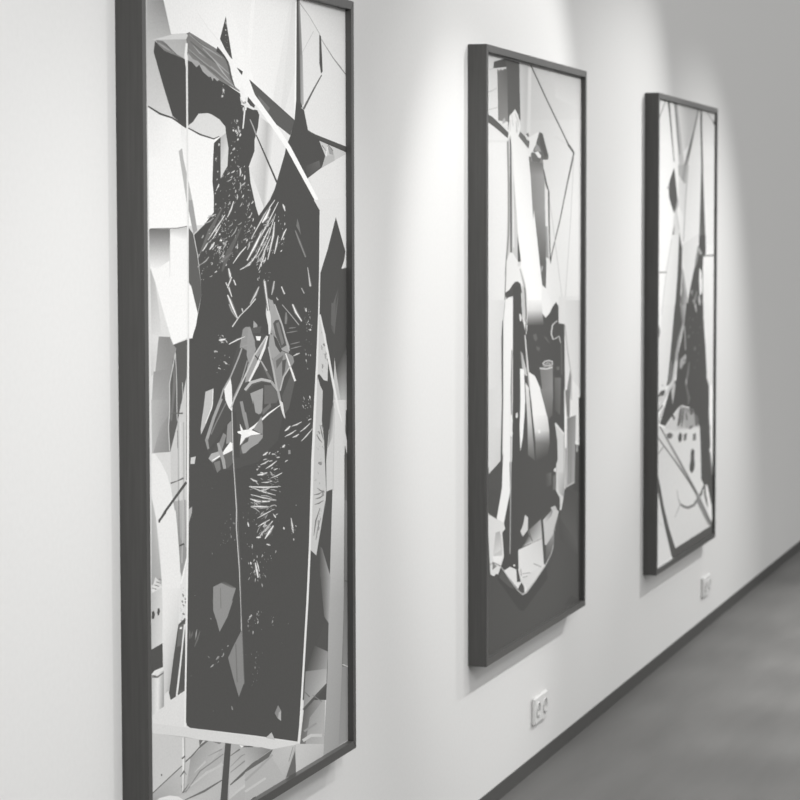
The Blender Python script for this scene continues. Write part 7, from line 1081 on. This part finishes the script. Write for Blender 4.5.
# ------------------------------------------------------------------ wall sockets
def lathe_bm(profile, cx, cz, n=32):
    """profile of (radius, y) turned round the y axis"""
    bm = bmesh.new(); rings = []
    for r, y in profile:
        if r <= 0: rings.append([bm.verts.new((cx, y, cz))])
        else: rings.append([bm.verts.new((cx + r * math.cos(2 * math.pi * i / n), y, cz + r * math.sin(2 * math.pi * i / n))) for i in range(n)])
    for a, b in zip(rings, rings[1:]):
        for i in range(n):
            j = (i + 1) % n
            if len(a) == 1: bm.faces.new((a[0], b[i], b[j]))
            elif len(b) == 1: bm.faces.new((a[i], b[0], a[j]))
            else: bm.faces.new((a[i], b[i], b[j], a[j]))
    bmesh.ops.recalc_face_normals(bm, faces=bm.faces)
    return bm

def wall_outlet(x, z, w, h, label):
    root = empty('wall_outlet', (x, 0, z))
    tag(root, label, 'wall socket', 'double wall sockets low on the wall')
    d = 0.011
    hw, hh, rr = w / 2, h / 2, 0.019
    # plate with two round openings, made as a ring of faces round each opening
    bm = box_bm(-hw, hw, -d, 0, -hh, hh, 0.004, 3)
    obj('cover_plate', bm, M_PLATE, root)
    for cx in (-w * 0.23, w * 0.25):
        so = obj('socket_insert', lathe_bm([(0.0235, -d + 0.001), (0.0235, -d - 0.0022), (0.0215, -d - 0.0030), (0.0200, -d - 0.0022),
                                            (0.0190, -d - 0.0008), (0.0, -d - 0.0008)], cx, 0), M_SOCKET, root, True)
        for sx in (-0.0095, 0.0095):
            obj('contact_hole', lathe_bm([(0.0032, -d - 0.0006), (0.0032, -d - 0.0012), (0.0, -d - 0.0012)], cx + sx, 0, 12), M_HOLE, so)
        for sz in (-0.0175, 0.0175):
            obj('earth_clip', box_bm(cx - 0.003, cx + 0.003, -d - 0.0026, -d - 0.0006, sz - 0.0016, sz + 0.0016), M_HOLE, so)
    return root

wall_outlet(7.160, 0.180, 0.165, 0.082, 'white double wall socket below the gap after the middle framed picture')
wall_outlet(9.900, 0.176, 0.165, 0.082, 'white double wall socket beyond the farthest framed picture')

# ------------------------------------------------------------------ light: ceiling spots, added fill lamps and the bright room
def spot(name, loc, target, watt, angle, blend, radius=0.03):
    l = bpy.data.lights.new(name, 'SPOT')
    l.energy = watt; l.spot_size = math.radians(angle); l.spot_blend = blend; l.shadow_soft_size = radius
    l.color = (1.0, 0.995, 0.985)
    o = bpy.data.objects.new(name, l); col.objects.link(o)
    o.location = loc
    o.rotation_euler = (Vector(target) - Vector(loc)).to_track_quat('-Z', 'Y').to_euler()
    return o

LZ, LY = 3.05, -1.75
# lamp x, aimed at (x, z) on the wall, full cone angle, edge softness, watts
SPOTS = [(3.40, 4.03, 0.74, 46.2, 1.00, 72),
         (5.31, 4.60, 1.07, 54.4, 0.91, 85),
         (5.90, 6.42, 1.25, 38.0, 0.74, 132),
         (7.64, 6.70, 1.52, 53.8, 0.53, 112),
         (10.38, 8.00, 1.49, 38.0, 1.00, 325),
         (10.53, 9.26, -0.08, 73.7, 0.91, 246)]
for x, tx, tz, ang, soft, watt in SPOTS:
    spot('ceiling_spot', (x, LY, LZ), (tx, 0, tz), watt, ang, soft)
for k, watt in enumerate((150, 150, 190, 260, 300, 330, 330, 300, 250)):  # added unseen spots that brighten the floor away from the wall
    x = 5.8 + 0.75 * k
    spot('added_floor_fill', (x, -0.66, 3.3), (x, -0.66, 0), watt, 24, 0.9, 0.12)

pl = bpy.data.lights.new('added_room_fill', 'POINT'); pl.energy = 197; pl.shadow_soft_size = 0.25  # added point light, makes the ambient level fade along the wall
po = bpy.data.objects.new('added_room_fill', pl); col.objects.link(po); po.location = (2.7, -2.5, 3.0)

wd = bpy.data.worlds.new('gallery_ambient'); scene.world = wd; wd.use_nodes = True
nt = wd.node_tree
bg = nt.nodes['Background']; bg.inputs['Strength'].default_value = 0.93
tc = nt.nodes.new('ShaderNodeTexCoord'); sp = nt.nodes.new('ShaderNodeSeparateXYZ')
cr = nt.nodes.new('ShaderNodeValToRGB')                # pale ceiling above, dim room and floor below eye level
cr.color_ramp.elements[0].position = 0.0; cr.color_ramp.elements[0].color = grey(0.45)
cr.color_ramp.elements[1].position = 0.30; cr.color_ramp.elements[1].color = grey(1.12)
nt.links.new(tc.outputs['Generated'], sp.inputs['Vector'])
nt.links.new(sp.outputs['Z'], cr.inputs['Fac'])
nt.links.new(cr.outputs['Color'], bg.inputs['Color'])

# ------------------------------------------------------------------ camera
def camera():
    f_px, yaw, pitch, roll, d, cz = 2500.0, 0.30190, 0.06560, -0.00220, 1.8010, 1.6172
    F = Vector((math.cos(yaw) * math.cos(pitch), math.sin(yaw) * math.cos(pitch), -math.sin(pitch)))
    R = F.cross(Vector((0, 0, 1))).normalized(); U = R.cross(F)
    R2 = R * math.cos(roll) + U * math.sin(roll); U2 = -R * math.sin(roll) + U * math.cos(roll)
    cam = bpy.data.cameras.new('camera')
    cam.sensor_width = 36.0; cam.lens = 36.0 * f_px / 800.0
    cam.clip_end = 200
    cam.dof.use_dof = True; cam.dof.focus_distance = 5.2; cam.dof.aperture_fstop = 9.0
    o = bpy.data.objects.new('camera', cam); col.objects.link(o)
    mt = Matrix((R2, U2, -F)).transposed().to_4x4()
    mt.translation = Vector((0, -d, cz - FLOOR))
    o.matrix_world = mt
    scene.camera = o
camera()

scene.view_settings.view_transform = 'Standard'
scene.view_settings.look = 'None'
scene.view_settings.exposure = 0.0
scene.view_settings.gamma = 1.0
scene.view_settings.use_curve_mapping = False
scene.cycles.max_bounces = 6
scene.cycles.filter_width = 1.6
scene.cycles.use_denoising = True
scene.cycles.denoiser = 'OPENIMAGEDENOISE'
scene.cycles.denoising_input_passes = 'RGB_ALBEDO_NORMAL'
scene.cycles.denoising_prefilter = 'ACCURATE'
